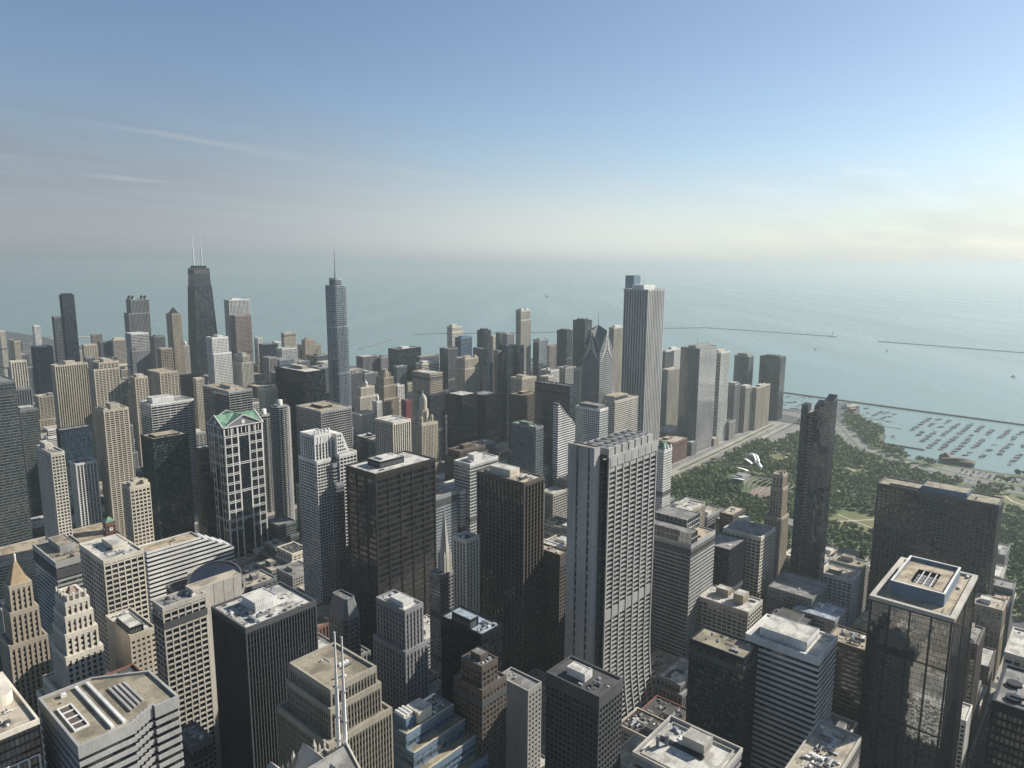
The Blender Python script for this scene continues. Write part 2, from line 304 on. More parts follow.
def clutter(root, rnd, x0, x1, y0, y1, z, n, avoid=(), off=(0, 0)):
    done = 0
    for _ in range(n*6):
        if done >= n: break
        kind = rnd.choice(['cooling_unit', 'cooling_unit', 'roof_vent', 'roof_hatch', 'duct', 'fan_row', 'pipe_run', 'skylight']); s = rnd.uniform(1.0, 3.2)*rnd.uniform(.7, 1.1) if kind != 'roof_vent' else rnd.uniform(.8, 1.8)
        if kind in ('duct', 'fan_row', 'pipe_run'): s = rnd.uniform(4, 9)
        if x1-x0 < 2*s+2 or y1-y0 < 2*s+2: s = min(x1-x0, y1-y0)*.2
        x, y = rnd.uniform(x0+s*.7+.8, x1-s*.7-.8), rnd.uniform(y0+s*.7+.8, y1-s*.7-.8)
        if any(a-s*.6 < x < b+s*.6 and c-s*.6 < y < d+s*.6 for a, b, c, d in avoid): continue
        o = bpy.data.objects.new(kind, unit_mesh(kind, rnd.choice(['white', 'concrete', 'grey', 'alum', 'umber']))); C.collection.objects.link(o); o.parent = root
        o.location = (x-off[0], y-off[1], z); o.scale = (s, s*rnd.uniform(.7, 1.1), s*.75); o.rotation_euler.z = rnd.choice([0, math.pi/2]); done += 1
class Bld:
    """one building: an Empty at the middle of its base and the meshes of its parts"""
    def __init__(s, name, x, y, w, d, label, cat, group=None):
        s.w, s.d, s.off = w, d, (w/2, d/2); s.root = empty(name, (x+w/2, y+d/2, 0), label, cat, group)
    def part(s, name, mb, m, smooth=False, parent=None): return mb.build(name, m, parent or s.root, s.off, smooth)
    def box(s, name, m, x0, x1, y0, y1, z0, z1):
        mb = MB(); mb.box(x0, y0, z0, x1, y1, z1); return s.part(name, mb, m)
def rooftop(b, x0, x1, y0, y1, z, st, wm, roof, top=None, ph=1.1, name='roof', deck=True):
    """deck, top band and parapet; returns nothing"""
    o = max(st['sd'], st['pd'])+.05; tb = top if top is not None else st['fh']*.55
    p = MB(); ring(p, x0, x1, y0, y1, z-tb, z+ph, .55+o, o); b.part('parapet', p, wm)
    if deck:
        r = MB(); r.box(x0+.5, y0+.5, z-.5, x1-.5, y1-.5, z+.02); b.part(name, r, roofm(roof))
def tower(name, x, y, w, d, h, sty, wk, gk, roof, label, cat, group=None, pent=(), low=(), mast=(), clut=None, top=None, seed=0, dist=1000, floor=0, alt={}):
    st = STY[sty]; wm, gm = wall(wk), glass(gk); rnd = random.Random(seed+17); far = dist > 900
    b = Bld(name, x, y, w, d, label, cat, group); cl, gl = MB(), MB(); spm = None
    tiers = []; ex = [0, 0, 0, 0]; zt = h
    for t in low:
        z1 = h+t[4] if t[4] <= 0 else t[4]; tiers.append((tuple(ex), z1, zt)); zt = z1
        ex = [ex[i]+t[i] for i in range(4)]
    tiers.append((tuple(ex), floor, zt)); xs = []
    for k, (e, z0, z1) in enumerate(tiers):
        X0, X1, Y0, Y1 = -e[0], w+e[1], -e[2], d+e[3]; xs.append((X0, X1, Y0, Y1, z0, z1))
        walls(gl, X0, X1, Y0, Y1, z0, z1, st, seed % 40); facade(cl, X0, X1, Y0, Y1, z0, z1, st, ''.join(q for q in 'SWNE' if q not in alt), far)
        for q, sq in alt.items(): facade(cl, X0, X1, Y0, Y1, z0, z1, STY[sq], q, far)
        rooftop(b, X0, X1, Y0, Y1, z1, st, wm, roof, top if k == 0 else None, name='roof' if k == 0 else 'terrace')
    b.part('glazing', gl, gm); b.part('cladding', cl, wm)
    if h > 105 and sty in ('curtain', 'band', 'bandfine', 'grid', 'gridfine', 'punch', 'bandthin') and rnd.random() < .6:
        X0, X1, Y0, Y1 = tiers[-1][0][0]*-1, w+tiers[-1][0][1], -tiers[-1][0][2], d+tiers[-1][0][3]; zb_ = tiers[-1][2]
        for f in rnd.choice([(.5,), (.34, .67), (.93,), (.62,)]):
            q = MB(); ring(q, X0, X1, Y0, Y1, zb_*f, zb_*f+st['fh']*rnd.choice([1.2, 1.9]), .3, max(st['sd'], st['pd'])+.12); b.part('louvre_band', q, wall('umber') if rnd.random() < .6 else wm)
    av = []
    for p in pent:
        a0, a1, c0, c1, ph = p[:5]; mk = p[5] if len(p) > 5 else wk
        if ph <= 0: ph = 4
        px0, px1, py0, py1 = w*a0, w*a1, d*c0, d*c1; px0, py0 = max(px0, .9), max(py0, .9); px1, py1 = min(px1, w-.9), min(py1, d-.9)
        q = MB(); q.box(px0, py0, h-.3, px1, py1, h+ph); b.part('penthouse', q, wall(mk))
        q = MB(); q.box(px0+.35, py0+.35, h+ph, px1-.35, py1-.35, h+ph+.12); b.part('penthouse_roof', q, roofm('white' if mk in ('white', 'cream') else roof if roof in ROOF else 'grey'))
        q = MB(); ring(q, px0, px1, py0, py1, h+ph-.02, h+ph+.45, .33, .03); nl = int((px1-px0)/1.2)
        q.boxes([(px0+.4+i*1.2, py0-.09, h+1.0, px0+.9+i*1.2, py0+.05, h+ph*.7) for i in range(max(0, nl-1))])
        nl = int((py1-py0)/1.2); q.boxes([(px0-.09, py0+.4+i*1.2, h+1.0, px0+.05, py0+.9+i*1.2, h+ph*.7) for i in range(max(0, nl-1))])
        b.part('louvre', q, wall('grey' if mk in ('dark', 'black', 'bronze') else mk)); av.append((px0, px1, py0, py1))
    if mast:
        q = MB(); ms = mast if isinstance(mast, list) else [mast]
        for fx, fy, mh, r in ms:
            q = MB(); zz = h+(pent[0][4] if pent else 0)*(1 if pent and pent[0][0] <= fx <= pent[0][1] else 0)
            q.tube((w*fx, d*fy, h), (w*fx, d*fy, zz+mh), r, r*.4, 6); b.part('mast', q, wall('concrete'))
    if clut is None: clut = 11 if dist < 700 else 5 if dist < 1200 else 1
    X0, X1, Y0, Y1 = xs[0][:4]
    if dist < 620: clut = int(clut*2.5)
    clutter(b.root, rnd, X0+.6, X1-.6, Y0+.6, Y1-.6, h+.02, clut, av, b.off)
    return b
# ---------------------------------------------------------------- towers with a shape of their own
def offset(pts, o):
    r = []; k = len(pts)
    for i in range(k):
        a, b, c = Vector(pts[i-1]), Vector(pts[i]), Vector(pts[(i+1) % k]); d1, d2 = (b-a).normalized(), (c-b).normalized()
        n1, n2 = Vector((d1.y, -d1.x)), Vector((d2.y, -d2.x)); m = (n1+n2); m = m.normalized() if m.length > 1e-6 else n1
        r.append(tuple(b+m*(o/max(.4, m.dot(n1)))))
    return r
def outline_walls(gl, cl, pts, z0, z1, st, seed=0, frac=None):
    """glass walls on any outline with floor slabs round it; the slab heights follow st"""
    n = max(1, round((z1-z0)/st['fh'])); fh = (z1-z0)/n; k = len(pts); u = seed*7
    for i in range(k):
        a, b = pts[i], pts[(i+1) % k]; L = math.hypot(b[0]-a[0], b[1]-a[1])/min(st['bay'], 3.4)
        gl.poly([(*a, z0), (*b, z0), (*b, z1), (*a, z1)], [(u, 0), (u+L, 0), (u+L, n), (u, n)]); u += L
    op = offset(pts, st['sd'])
    for j in range(n):
        za = z0+j*fh; zb = za+fh*st['sp']; cl.prism(op, za, zb); cl.mesh([(x, y, za) for x, y in op][::-1], [tuple(range(k))])
    if st['pw']:
        for i in range(k):
            a, b = Vector(pts[i]), Vector(pts[(i+1) % k]); L = (b-a).length; nb = max(1, round(L/st['bay'])); t = (b-a)/L; nn = Vector((t.y, -t.x))
            for q in range(nb):
                c = a+t*(q*L/nb); h = st['pw']/2; o1 = nn*st['pd']
                cl.prism([tuple(c-t*h+o1), tuple(c+t*h+o1), tuple(c+t*h), tuple(c-t*h)], z0, z1)
def cap(b, pts, z, wm, roof, ph=1.1, tb=2.2, o=.45, name='roof'):
    r = MB(); r.prism(offset(pts, -.5), z-.5, z+.02); b.part(name, r, roofm(roof))
    p = MB(); A, I = offset(pts, o), offset(pts, -.45); k = len(pts)
    vs = [(x, y, z-tb) for x, y in A]+[(x, y, z+ph) for x, y in A]+[(x, y, z+ph) for x, y in I]+[(x, y, z-.4) for x, y in I]
    fs = [(r_*k+i, r_*k+(i+1) % k, (r_+1)*k+(i+1) % k, (r_+1)*k+i) for r_ in range(3) for i in range(k)]
    p.mesh(vs, fs); b.part('parapet', p, wm)
def rounded(x0, x1, y0, y1, r, n=5):
    P = []
    for cx, cy, a0 in ((x0+r, y0+r, 180), (x1-r, y0+r, 270), (x1-r, y1-r, 0), (x0+r, y1-r, 90)):
        for i in range(n+1): a = R(a0+90*i/n); P.append((cx+r*math.cos(a), cy+r*math.sin(a)))
    return P
def circle(cx, cy, r, n=24, a0=0): return [(cx+r*math.cos(2*math.pi*i/n+a0), cy+r*math.sin(2*math.pi*i/n+a0)) for i in range(n)]
def pyramid(mb, x0, x1, y0, y1, z0, z1, top=0.0):
    cx, cy = (x0+x1)/2, (y0+y1)/2; tx, ty = (x1-x0)/2*top, (y1-y0)/2*top
    mb.loft([[(x0, y0, z0), (x1, y0, z0), (x1, y1, z0), (x0, y1, z0)], [(cx-tx, cy-ty, z1), (cx+tx, cy-ty, z1), (cx+tx, cy+ty, z1), (cx-tx, cy+ty, z1)]])
def dome(mb, cx, cy, z, r, hh, n=16, k=5):
    mb.loft([[(x, y, z+hh*math.sin(j/k*math.pi/2)) for x, y in circle(cx, cy, max(.15, r*math.cos(j/k*math.pi/2)), n)] for j in range(k+1)])
CUSTOM = {}
def custom(f): CUSTOM[f.__name__[2:]] = f; return f
@custom
def c_lanterns(a, kw):
    b = tower(*a, **kw); w, d, h = a[3], a[4], a[5]
    for fx in (.14, .86):
        for fy in (.16, .84):
            m = MB(); cx, cy = w*fx, d*fy; m.prism(circle(cx, cy, 5.5, 8, R(22.5)), h-1, h+7); o = b.part('lantern', m, wall('granite'))
            m = MB(); m.loft([[(x, y, h+7) for x, y in circle(cx, cy, 6.2, 8)], [(x, y, h+14) for x, y in circle(cx, cy, .3, 8)]]); b.part('lantern_roof', m, wall('dark'), parent=o)
            m = MB(); m.boxes([(cx+6*math.cos(t)-.7, cy+6*math.sin(t)-.7, h+1, cx+6*math.cos(t)+.7, cy+6*math.sin(t)+.7, h+6) for t in [i*math.pi/2 for i in range(4)]]); b.part('lantern_window', m, wall('white'), parent=o)
@custom
def c_pyramid(a, kw):
    b = tower(*a, **kw); w, d, h = a[3], a[4], a[5]
    m = MB(); pyramid(m, 2, w-2, 8, d-8, h-.2, h+9, .5); pyramid(m, w*.28, w*.72, d*.33, d*.67, h+9, h+18, .05); b.part('pyramid_roof', m, wall('dark'))
@custom
def c_dome(a, kw):
    b = tower(*a, **kw); w, d, h = a[3], a[4], a[5]; r = min(w, d)*.32
    m = MB(); m.prism(circle(w/2, d/2, r, 12), h-.2, h+7); b.part('lantern', m, wall(a[7]))
    m = MB(); dome(m, w/2, d/2, h+7, r*1.05, r*1.3); m.tube((w/2, d/2, h+7+r*1.2), (w/2, d/2, h+12+r*1.3), .4, .1, 6); b.part('dome', m, wall('white'), True)
@custom
def c_clock(a, kw):
    b = tower(*a, **kw); w, d, h = a[3], a[4], a[5]
    m = MB(); pyramid(m, -.8, w+.8, -.8, d+.8, h+1.1, h+6.5); b.part('pyramid_roof', m, roofm('green'))
    for p, q in (((w/2, -.5, h-7), (w/2, -.75, h-7)), ((-.5, d/2, h-7), (-.75, d/2, h-7))):
        m = MB(); m.tube(p, q, 2.1, 2.1, 20); o = b.part('clock_face', m, wall('white'))
        v = (Vector(q)-Vector(p)).normalized(); s = Vector((1, 0, 0)) if abs(v.y) > .5 else Vector((0, 1, 0)); e = Vector(q)+v*.06
        m = MB(); m.tube(e, e+Vector((0, 0, 1.6)), .12, .08, 5); m.tube(e, e+s*1.1, .12, .08, 5); b.part('clock_hand', m, wall('black'), parent=o)
@custom
def c_gables(a, kw):
    b = tower(*a, **kw); w, d, h = a[3], a[4], a[5]; m = MB(); t = .55
    fr = [(0, .02), (.17, .19), (.33, .36), (.62, .65), (.80, .82), (.97, 1)]
    for f0, f1 in fr:
        m.boxes([(w*f0, -t, 30, w*f1+.3, -.16, h), (w*f0, d+.16, 30, w*f1+.3, d+t, h), (-t, d*f0, 30, -.16, d*f1+.3, h), (w+.16, d*f0, 30, w+t, d*f1+.3, h)])
    n = int((h-60)/12.5)
    for i in range(n):
        z = h-10-i*12.5
        for dz in (0, 2.2):
            spans = [(0, 1)] if i % 3 == 0 else [(0, .36), (.62, 1)]
            for s0, s1 in spans:
                m.boxes([(w*s0, -t-.05, z-dz-.9, w*s1+.3, -.2, z-dz), (-t-.05, d*s0, z-dz-.9, -.2, d*s1+.3, z-dz)])
    m.boxes([(w*i/9-.5, -t-.04, h-9, w*i/9+.5, -.2, h-1) for i in range(10)]); b.part('frame_grid', m, wall('white'))
    for side in range(2):
        m = MB(); g = 14.5
        if side == 0: m.mesh([(-1, -1, h+.6), (w+1, -1, h+.6), (w/2, -1, h+g), (-1, d+1, h+.6), (w+1, d+1, h+.6), (w/2, d+1, h+g)], [(0, 2, 5, 3), (1, 4, 5, 2)])
        else: m.mesh([(-1, -1, h+.6), (-1, d+1, h+.6), (-1, d/2, h+g-.1), (w+1, -1, h+.6), (w+1, d+1, h+.6), (w+1, d/2, h+g-.1)], [(0, 3, 5, 2), (1, 2, 5, 4)])
        b.part('gable_roof', m, roofm('green'))
    for side in range(4):
        L = w if side % 2 == 0 else d; m = MB(); tr = MB()
        def P(u, z, o):
            return ((u, -o, z), (w+o, u, z), (u, d+o, z), (-o, u, z))[side]
        m.mesh([P(0, h+.5, .3), P(L, h+.5, .3), P(L/2, h+14, .3)], [(0, 1, 2)]); o = b.part('pediment', m, wall('grey'))
        for u0, z0, u1, z1 in ((-1, h+.8, L/2, h+14.8), (L/2, h+14.8, L+1, h+.8), (-1, h+.9, L+1, h+.9)):
            tr.tube(P(u0, z0, 1.1), P(u1, z1, 1.1), .8, .8, 4)
        tr.tube(P(L/2, h+5.5, .2), P(L/2, h+5.5, .7), 2.6, 2.6, 14); b.part('pediment_trim', tr, wall('white'), parent=o)
@custom
def c_slope(a, kw):
    name, x, y, w, d, h = a[:6]; W2, H2 = kw['w2'], kw['h2']; b = Bld(name, x, y, w, d, a[10], a[11]); st = STY['bandbig']; gl, cl = MB(), MB()
    n = round(h/4.2); fh = h/n
    vs = [(0, h), (0, 0), (W2, 0), (W2, H2), (w, h)]
    gl.mesh([(u, 0, z) for u, z in vs]+[(u, d, z) for u, z in vs], [(0, 1, 2, 3, 4), (9, 8, 7, 6, 5), (0, 5, 6, 1), (3, 2, 7, 8)]); b.part('glazing', gl, glass('black'))
    for j in range(n):
        z = j*fh; xe = W2 if z < H2 else w+(W2-w)*(h-z)/(h-H2)
        cl.box(-.5, -.5, z, xe+.4, d+.4, z+fh*.5)
    b.part('cladding', cl, wall('white'))
    m = MB(); m.mesh([(w, 0, h+.2), (W2, 0, H2+.2), (W2, d, H2+.2), (w, d, h+.2)], [(0, 1, 2, 3)]); b.part('sloped_glazing', m, glass('blue'))
    m = MB(); m.boxes([(w+(W2-w)*i/12-.3, -.45, h+(H2-h)*i/12-.6, w+(W2-w)*i/12+1.6, d+.3, h+(H2-h)*i/12+.5) for i in range(1, 12)]); b.part('stepped_terrace', m, wall('alum'))
    r = MB(); r.box(.5, .5, h-.3, w-.5, d-.5, h+.05); b.part('roof', r, roofm('tan')); r = MB(); ring(r, 0, w, 0, d, h-1, h+1.2, .5, .55); b.part('parapet', r, wall('white'))
    clutter(b.root, random.Random(4), 1, w-1, 1, d-1, h+.05, 5, (), b.off)
@custom
def c_drum(a, kw):
    name, x, y, w, d, h = a[:6]; b = Bld(name, x, y, w, d, a[10], a[11]); gl, cl = MB(), MB()
    P = [(0, 0)]+[(w-28+28*math.sin(R(i*15)), 28-28*math.cos(R(i*15))) for i in range(7)]+[(w, d), (0, d)]
    h0 = h-16; outline_walls(gl, cl, P, 0, h0, STY['curtain']); b.part('glazing', gl, glass('navy')); b.part('cladding', cl, wall('dark')); cap(b, P, h0, wall('grey'), 'dark')
    cx, cy, r = w*.56, d*.46, 22.5; m = MB(); cp = circle(cx, cy, r, 40); lo, hi = h0, []
    for px_, py_ in cp: t = ((px_-cx)*.6+(py_-cy)*.8)/r; hi.append(h0+9+7*t)
    m.prism(cp, h0-.5, hi, top=False); b.part('drum_wall', m, glass('black'))
    m = MB(); m.mesh([(px_, py_, z) for (px_, py_), z in zip(cp, hi)], [tuple(range(40))]); b.part('drum_roof', m, wall('navy'))
    m = MB(); A, I = circle(cx, cy, r+.5, 40), circle(cx, cy, r-1.2, 40); m.mesh([(*p, z+.5) for p, z in zip(A, hi)]+[(*p, z+.5) for p, z in zip(I, hi)]+[(*p, z-2) for p, z in zip(A, hi)], [(i, (i+1) % 40, 40+(i+1) % 40, 40+i) for i in range(40)]+[(80+i, 80+(i+1) % 40, (i+1) % 40, i) for i in range(40)]); b.part('drum_rim', m, wall('umber'))
    m = MB(); m.prism([(p[0], p[1]) for p in circle(w*.62, d*.8, 16, 20)], h0, h0+9); b.part('stair_drum', m, wall('limestone'))
    clutter(b.root, random.Random(3), 2, w*.3, 2, d*.5, h0, 5, (), b.off)
@custom
def c_slab(a, kw):
    b = tower(*a, **kw); w, d, h = a[3], a[4], a[5]; h1 = h+4; x0, x1 = w+.6, w+27; y0, y1 = 3.0, 14.0
    pr = [(x0, 0), (x0, h1-16)]+[(x0-7*(1-math.cos(R(i*15))), h1-16+12*math.sin(R(i*15))) for i in range(1, 7)]+[(x0-7, h1), (x1, h1), (x1, 0)]
    k = len(pr); m = MB(); m.mesh([(u, y0, z) for u, z in pr]+[(u, y1, z) for u, z in pr], [tuple(range(k))[::-1], tuple(range(k, 2*k))]+[(i, (i+1) % k, k+(i+1) % k, k+i) for i in range(k)]); b.part('curved_slab', m, wall('limestone'))
    m = MB(); m.box(x0-6, y0+.6, h1, x1-.6, y1-.6, h1+.05); b.part('slab_roof', m, roofm('cream')); m = MB(); m.boxes([(x0+i*6.9-.12, y0-.12, 4, x0+i*6.9+.12, y0+.02, h1-.3) for i in range(1, 5)]); b.part('joint', m, wall('concrete'))
@custom
def c_deco(a, kw):
    kw['low'] = [(1.2, 1.2, 1, 1, -9), (1.2, 1.4, 1.2, 1.2, -20), (1.4, 1.6, 1.4, 1.4, -34), (4, 5, 2.5, 12, -60), (3, 2, 2.5, 6, -72)]; b = tower(*a, **kw); w, d, h = a[3], a[4], a[5]
    m = MB(); ring(m, 1, w-1, 1, d-1, h-1, h+4, 1.6); m.boxes([(w*f-.6, -.4, h-1, w*f+.6, .6, h+6) for f in (.1, .37, .63, .9)]+[(-.4, d*f-.6, h-1, .6, d*f+.6, h+6) for f in (.1, .37, .63, .9)]); b.part('crown', m, wall('cream'))
    m = MB(); pyramid(m, w*.25, w*.75, d*.25, d*.75, h, h+7, .3); b.part('crown_roof', m, roofm('pink'))
@custom
def c_goldpyr(a, kw):
    kw['low'] = [(1.5, 2, 1.5, 2, -18), (3, 3, 2, 4, -40)]; b = tower(*a, **kw); w, d, h = a[3], a[4], a[5]
    m = MB(); pyramid(m, .5, w-.5, .5, d-.5, h+.8, h+15, .16); b.part('pyramid_roof', m, wall('gold')); m = MB(); m.tube((w/2, d/2, h+14), (w/2, d/2, h+19), .9, .7, 8); dome(m, w/2, d/2, h+19, .9, 1.6, 8, 3); b.part('finial', m, wall('cream'))
@custom
def c_sawtooth(a, kw):
    name, x, y, w, d, h = a[:6]; b = Bld(name, x, y, w, d, a[10], a[11]); gl, cl = MB(), MB(); P = [(0, 0), (w, 0)]
    P = P[:2]+[q for i in range(5) for q in ((w+i*2.1, 1.2+i*1.2), (w+(i+1)*2.1, 1.2+i*1.2))]+[(w+10.5, 4), (w+20, 4), (w+20, d-14), (w, d), (0, d)]
    outline_walls(gl, cl, P, 0, h, dict(STY['bandbig'], bay=2.4)); b.part('glazing', gl, glass('black')); b.part('cladding', cl, wall('concrete')); cap(b, P, h, wall('concrete'), 'gravel', tb=4.5, o=.55)
    for i, (u, wd_) in enumerate(((w*.62, 1.3), (w*.84, 1.3))): b.box('roof_rail', wall('white'), u, u+wd_, 3, d-2, h, h+1.2)
    m = MB(); ring(m, 2.2, 8.0, 12, 34, h, h+.9, .6); m.boxes([(2.8, 12+i*5.5-.25, h, 7.4, 12+i*5.5+.25, h+.8) for i in (1, 2, 3)]); o = b.part('skylight_frame', m, wall('white'))
    m = MB(); m.box(2.8, 12.6, h+.03, 7.4, 33.4, h+.35); b.part('skylight', m, wall('brown'), parent=o)
    m = MB(); m.boxes([(w+2+i*2.1, 9+i*1.3, h+.03, w+3+i*2.1, d-14, h+.9) for i in range(4)]); b.part('roof_ridge', m, wall('concrete'))
    clutter(b.root, random.Random(8), 3, w*.6, d*.75, d-2, h, 3, (), b.off)
@custom
def c_roundroof(a, kw):
    name, x, y, w, d, h = a[:6]; b = Bld(name, x, y, w, d, a[10], a[11]); gl, cl = MB(), MB()
    P = [(0, 0), (w, 0), (w, d+8)]+[(w-12-i*3+2, d+8+5*math.sin(R(i*22))) for i in range(0, 4)]+[(0, d-4)]
    outline_walls(gl, cl, P, 0, h, STY['curtain']); b.part('glazing', gl, glass('black')); b.part('cladding', cl, wall('dark')); cap(b, P, h, wall('cream'), 'cream', tb=1.2)
    m = MB(); z0 = h-70; m.boxes([(1+i*(w-2)/4-.35, -.75, 0, 1+i*(w-2)/4+.35, -.2, h-14) for i in range(5)]+[(.7, -.7, h-14-i*7.5-.7, w-.7, -.25, h-14-i*7.5) for i in range(10)]); b.part('window_frame', m, wall('white'))
    m = MB(); m.prism(rounded(2, w-2, d*.5, d+4, 5), h, h+5); b.part('penthouse', m, wall('cream')); clutter(b.root, random.Random(5), 1, w-1, 2, d*.45, h, 7, (), b.off)
@custom
def c_gothic(a, kw):
    ms = kw.pop('poles'); name, x, y, w, d, h = a[:6]; b = tower(*a, **kw); g = 11.
    m = MB(); m.mesh([(0, 4, h), (w, 4, h), (w, d-4, h), (0, d-4, h), (0, d/2, h+g), (w, d/2, h+g)], [(0, 1, 5, 4), (2, 3, 4, 5)]); b.part('gable_roof', m, roofm('grey'))
    for u in (0.2, w-.2):
        m = MB(); m.mesh([(u-.4, 3, h), (u-.4, d-3, h), (u-.4, d/2, h+g+1.2), (u+.4, 3, h), (u+.4, d-3, h), (u+.4, d/2, h+g+1.2)], [(0, 1, 2), (5, 4, 3), (0, 2, 5, 3), (1, 4, 5, 2)]); b.part('gable_wall', m, wall('limestone'))
    for v in (.28, .72):
        m = MB(); u0 = w*v; m.mesh([(u0-7, -.5, h), (u0+7, -.5, h), (u0, -.5, h+9), (u0-7, d+.5, h), (u0+7, d+.5, h), (u0, d+.5, h+9)], [(0, 1, 2), (5, 4, 3), (0, 2, 5, 3), (1, 4, 5, 2)]); b.part('cross_gable', m, wall('limestone'))
    for i in range(15):
        for yy in (0, d):
            m = MB(); u = w*i/14; s = 1.0 if i % 4 else 1.7; m.box(u-.45*s, yy-.45*s, h, u+.45*s, yy+.45*s, h+2.6*s); pyramid(m, u-.5*s, u+.5*s, yy-.5*s, yy+.5*s, h+2.6*s, h+5*s); b.part('pinnacle', m, wall('limestone'))
    poles(b, ms, h)
@custom
def c_masts(a, kw):
    ms = kw.pop('poles'); b = tower(*a, **kw); poles(b, ms, a[5])
def poles(b, ms, h):
    for mx, my, mh in ms:
        m = MB(); m.tube((mx, my, h-1), (mx, my, h+mh*.55), .95, .8, 10); m.tube((mx, my, h+mh*.55), (mx, my, h+mh), .6, .35, 10); o = b.part('antenna_pole', m, wall('white'))
        m = MB(); [(lambda q: (q.box(mx-1.3, my-1.3, h+mh*f, mx+1.3, my+1.3, h+mh*f+.35), b.part('pole_collar', q, wall('grey'), parent=o)))(MB()) for f in (.1, .3, .55)]
@custom
def c_bluestep(a, kw):
    kw['low'] = [(0, 3.5, 6.5, 0, -9), (0, 3.5, 6.5, 0, -19), (0, 3, 7, 0, -30), (0, 2, 8, 0, -44)]; kw['pent'] = [(.1, .55, .25, .9, 6, 'blue'), (.3, .58, .1, .75, 7.5, 'cream')]; b = tower(*a, **kw); w, d, h = a[3], a[4], a[5]
    for i in range(3):
        m = MB(); m.tube((w*.12+i*2.6, d*.35, h+7), (w*.12+i*2.6, d*.85, h+7), 1.1, 1.1, 10); b.part('cooling_drum', m, wall('white'))
    for k, z in enumerate((h, h-9, h-19)):
        m = MB(); y0 = -6.5*k; e = 3.5*k; m.box(.1, y0-.6, z+1.1, w+e+.3, y0+.5, z+1.45); b.part('coping', m, wall('beige'))
@custom
def c_bevel(a, kw):
    name, x, y, w, d, h = a[:6]; b = Bld(name, x, y, w, d, a[10], a[11]); gl, cl = MB(), MB(); c = 3; P = [(c, 0), (w-c, 0), (w, c), (w, d-c), (w-c, d), (c, d), (0, d-c), (0, c)]
    outline_walls(gl, cl, P, 0, h-14, STY['punch']); b.part('glazing', gl, glass('navy')); b.part('cladding', cl, wall('grey'))
    Q = offset(P, -3); m = MB(); m.loft([[(*p, h-14) for p in offset(P, .3)], [(*p, h) for p in Q]], cap=False); b.part('bevelled_top', m, wall('grey')); cap(b, Q, h, wall('grey'), 'grey', tb=.3, o=.1)
    clutter(b.root, random.Random(9), 5, w-5, 5, d-5, h, 4, (), b.off)
@custom
def c_whitestep(a, kw):
    name, x, y, w, d, h = a[:6]; b = Bld(name, x, y, w, d, a[10], a[11])
    def vol(x0, x1, y0, y1, z0, z1, sty, wk, gk, roof='white'):
        gl, cl = MB(), MB(); st = STY[sty]; walls(gl, x0, x1, y0, y1, z0, z1, st, int(x0)); facade(cl, x0, x1, y0, y1, z0, z1, st); b.part('glazing', gl, glass(gk)); b.part('cladding', cl, wall(wk)); rooftop(b, x0, x1, y0, y1, z1, st, wall(wk), roof)
    vol(0, 17, 0, d, 0, h, 'megafine', 'white', 'grey'); vol(1.5, 21, 5, d-4, h, h+27, 'ribs', 'white', 'grey'); vol(17.8, 25, -3, d*.6, 0, h-6, 'band', 'alum', 'black'); vol(25.8, w, -4, d-6, 0, h+3, 'grid', 'white', 'black'); vol(18, 27.5, -8, -3.8, 0, h-28, 'curtain', 'alum', 'grey')
    m = MB(); z = h+4; x0, x1 = 25.8, w-6; xt = x1-9; m.mesh([(x0, 0, z), (x1, 0, z), (xt, 0, z+22), (x0, 0, z+22), (x0, d-9, z), (x1, d-9, z), (xt, d-9, z+22), (x0, d-9, z+22)], [(0, 1, 2, 3), (7, 6, 5, 4), (1, 5, 6, 2), (3, 2, 6, 7), (0, 3, 7, 4)]); b.part('sloped_block', m, wall('white'))
    m = MB(); B = []
    for j in range(5):
        zz = z+2+j*4; xe = x1-9*(zz+2.2-z)/22
        B += [(x0+1+i*2.8, -.06, zz, x0+2.9+i*2.8, .08, zz+2.2) for i in range(int((xe-x0-1.5)/2.8))]
    m.boxes(B); b.part('window_panes', m, glass('black'))
    for i in range(5): b.box('crown_column', wall('white'), 2+i*4.2, 3.6+i*4.2, 4.2, 5.6, h+18, h+33)
@custom
def c_cob(a, kw):
    name, x, y, w, d, h = a[:6]; b = Bld(name, x, y, 0, 0, a[10], a[11], 'round scalloped towers'); r = 15.5; c = MB(); P = []
    for i in range(96):
        t = 2*math.pi*i/96; P.append(((r-1.6+2.1*abs(math.sin(8*t)))*math.cos(t), (r-1.6+2.1*abs(math.sin(8*t)))*math.sin(t)))
    m = MB(); cc = circle(0, 0, r-3, 48); u = 0
    for i in range(48):
        p, q = cc[i], cc[(i+1) % 48]; m.poly([(*p, 0), (*q, 0), (*q, h), (*p, h)], [(i, 0), (i+1, 0), (i+1, 60), (i, 60)])
    b.part('glazing', m, glass('navy'))
    for j in range(int(h/3)): z = 1.0+j*3.0; c.prism(P, z, z+1.15); c.mesh([(*p, z) for p in P][::-1], [tuple(range(96))])
    b.part('balcony_slab', c, wall('concrete')); m = MB(); m.prism(circle(0, 0, r-1, 48), h-.5, h+.1); b.part('roof', m, roofm('grey'))
    m = MB(); m.prism(circle(0, 0, 4.6, 20), h, h+10); b.part('core', m, wall('white'), True); m = MB(); ring(m, -8, 8, -8, 8, h, h+2.4, .5); b.part('roof_screen', m, wall('concrete'))
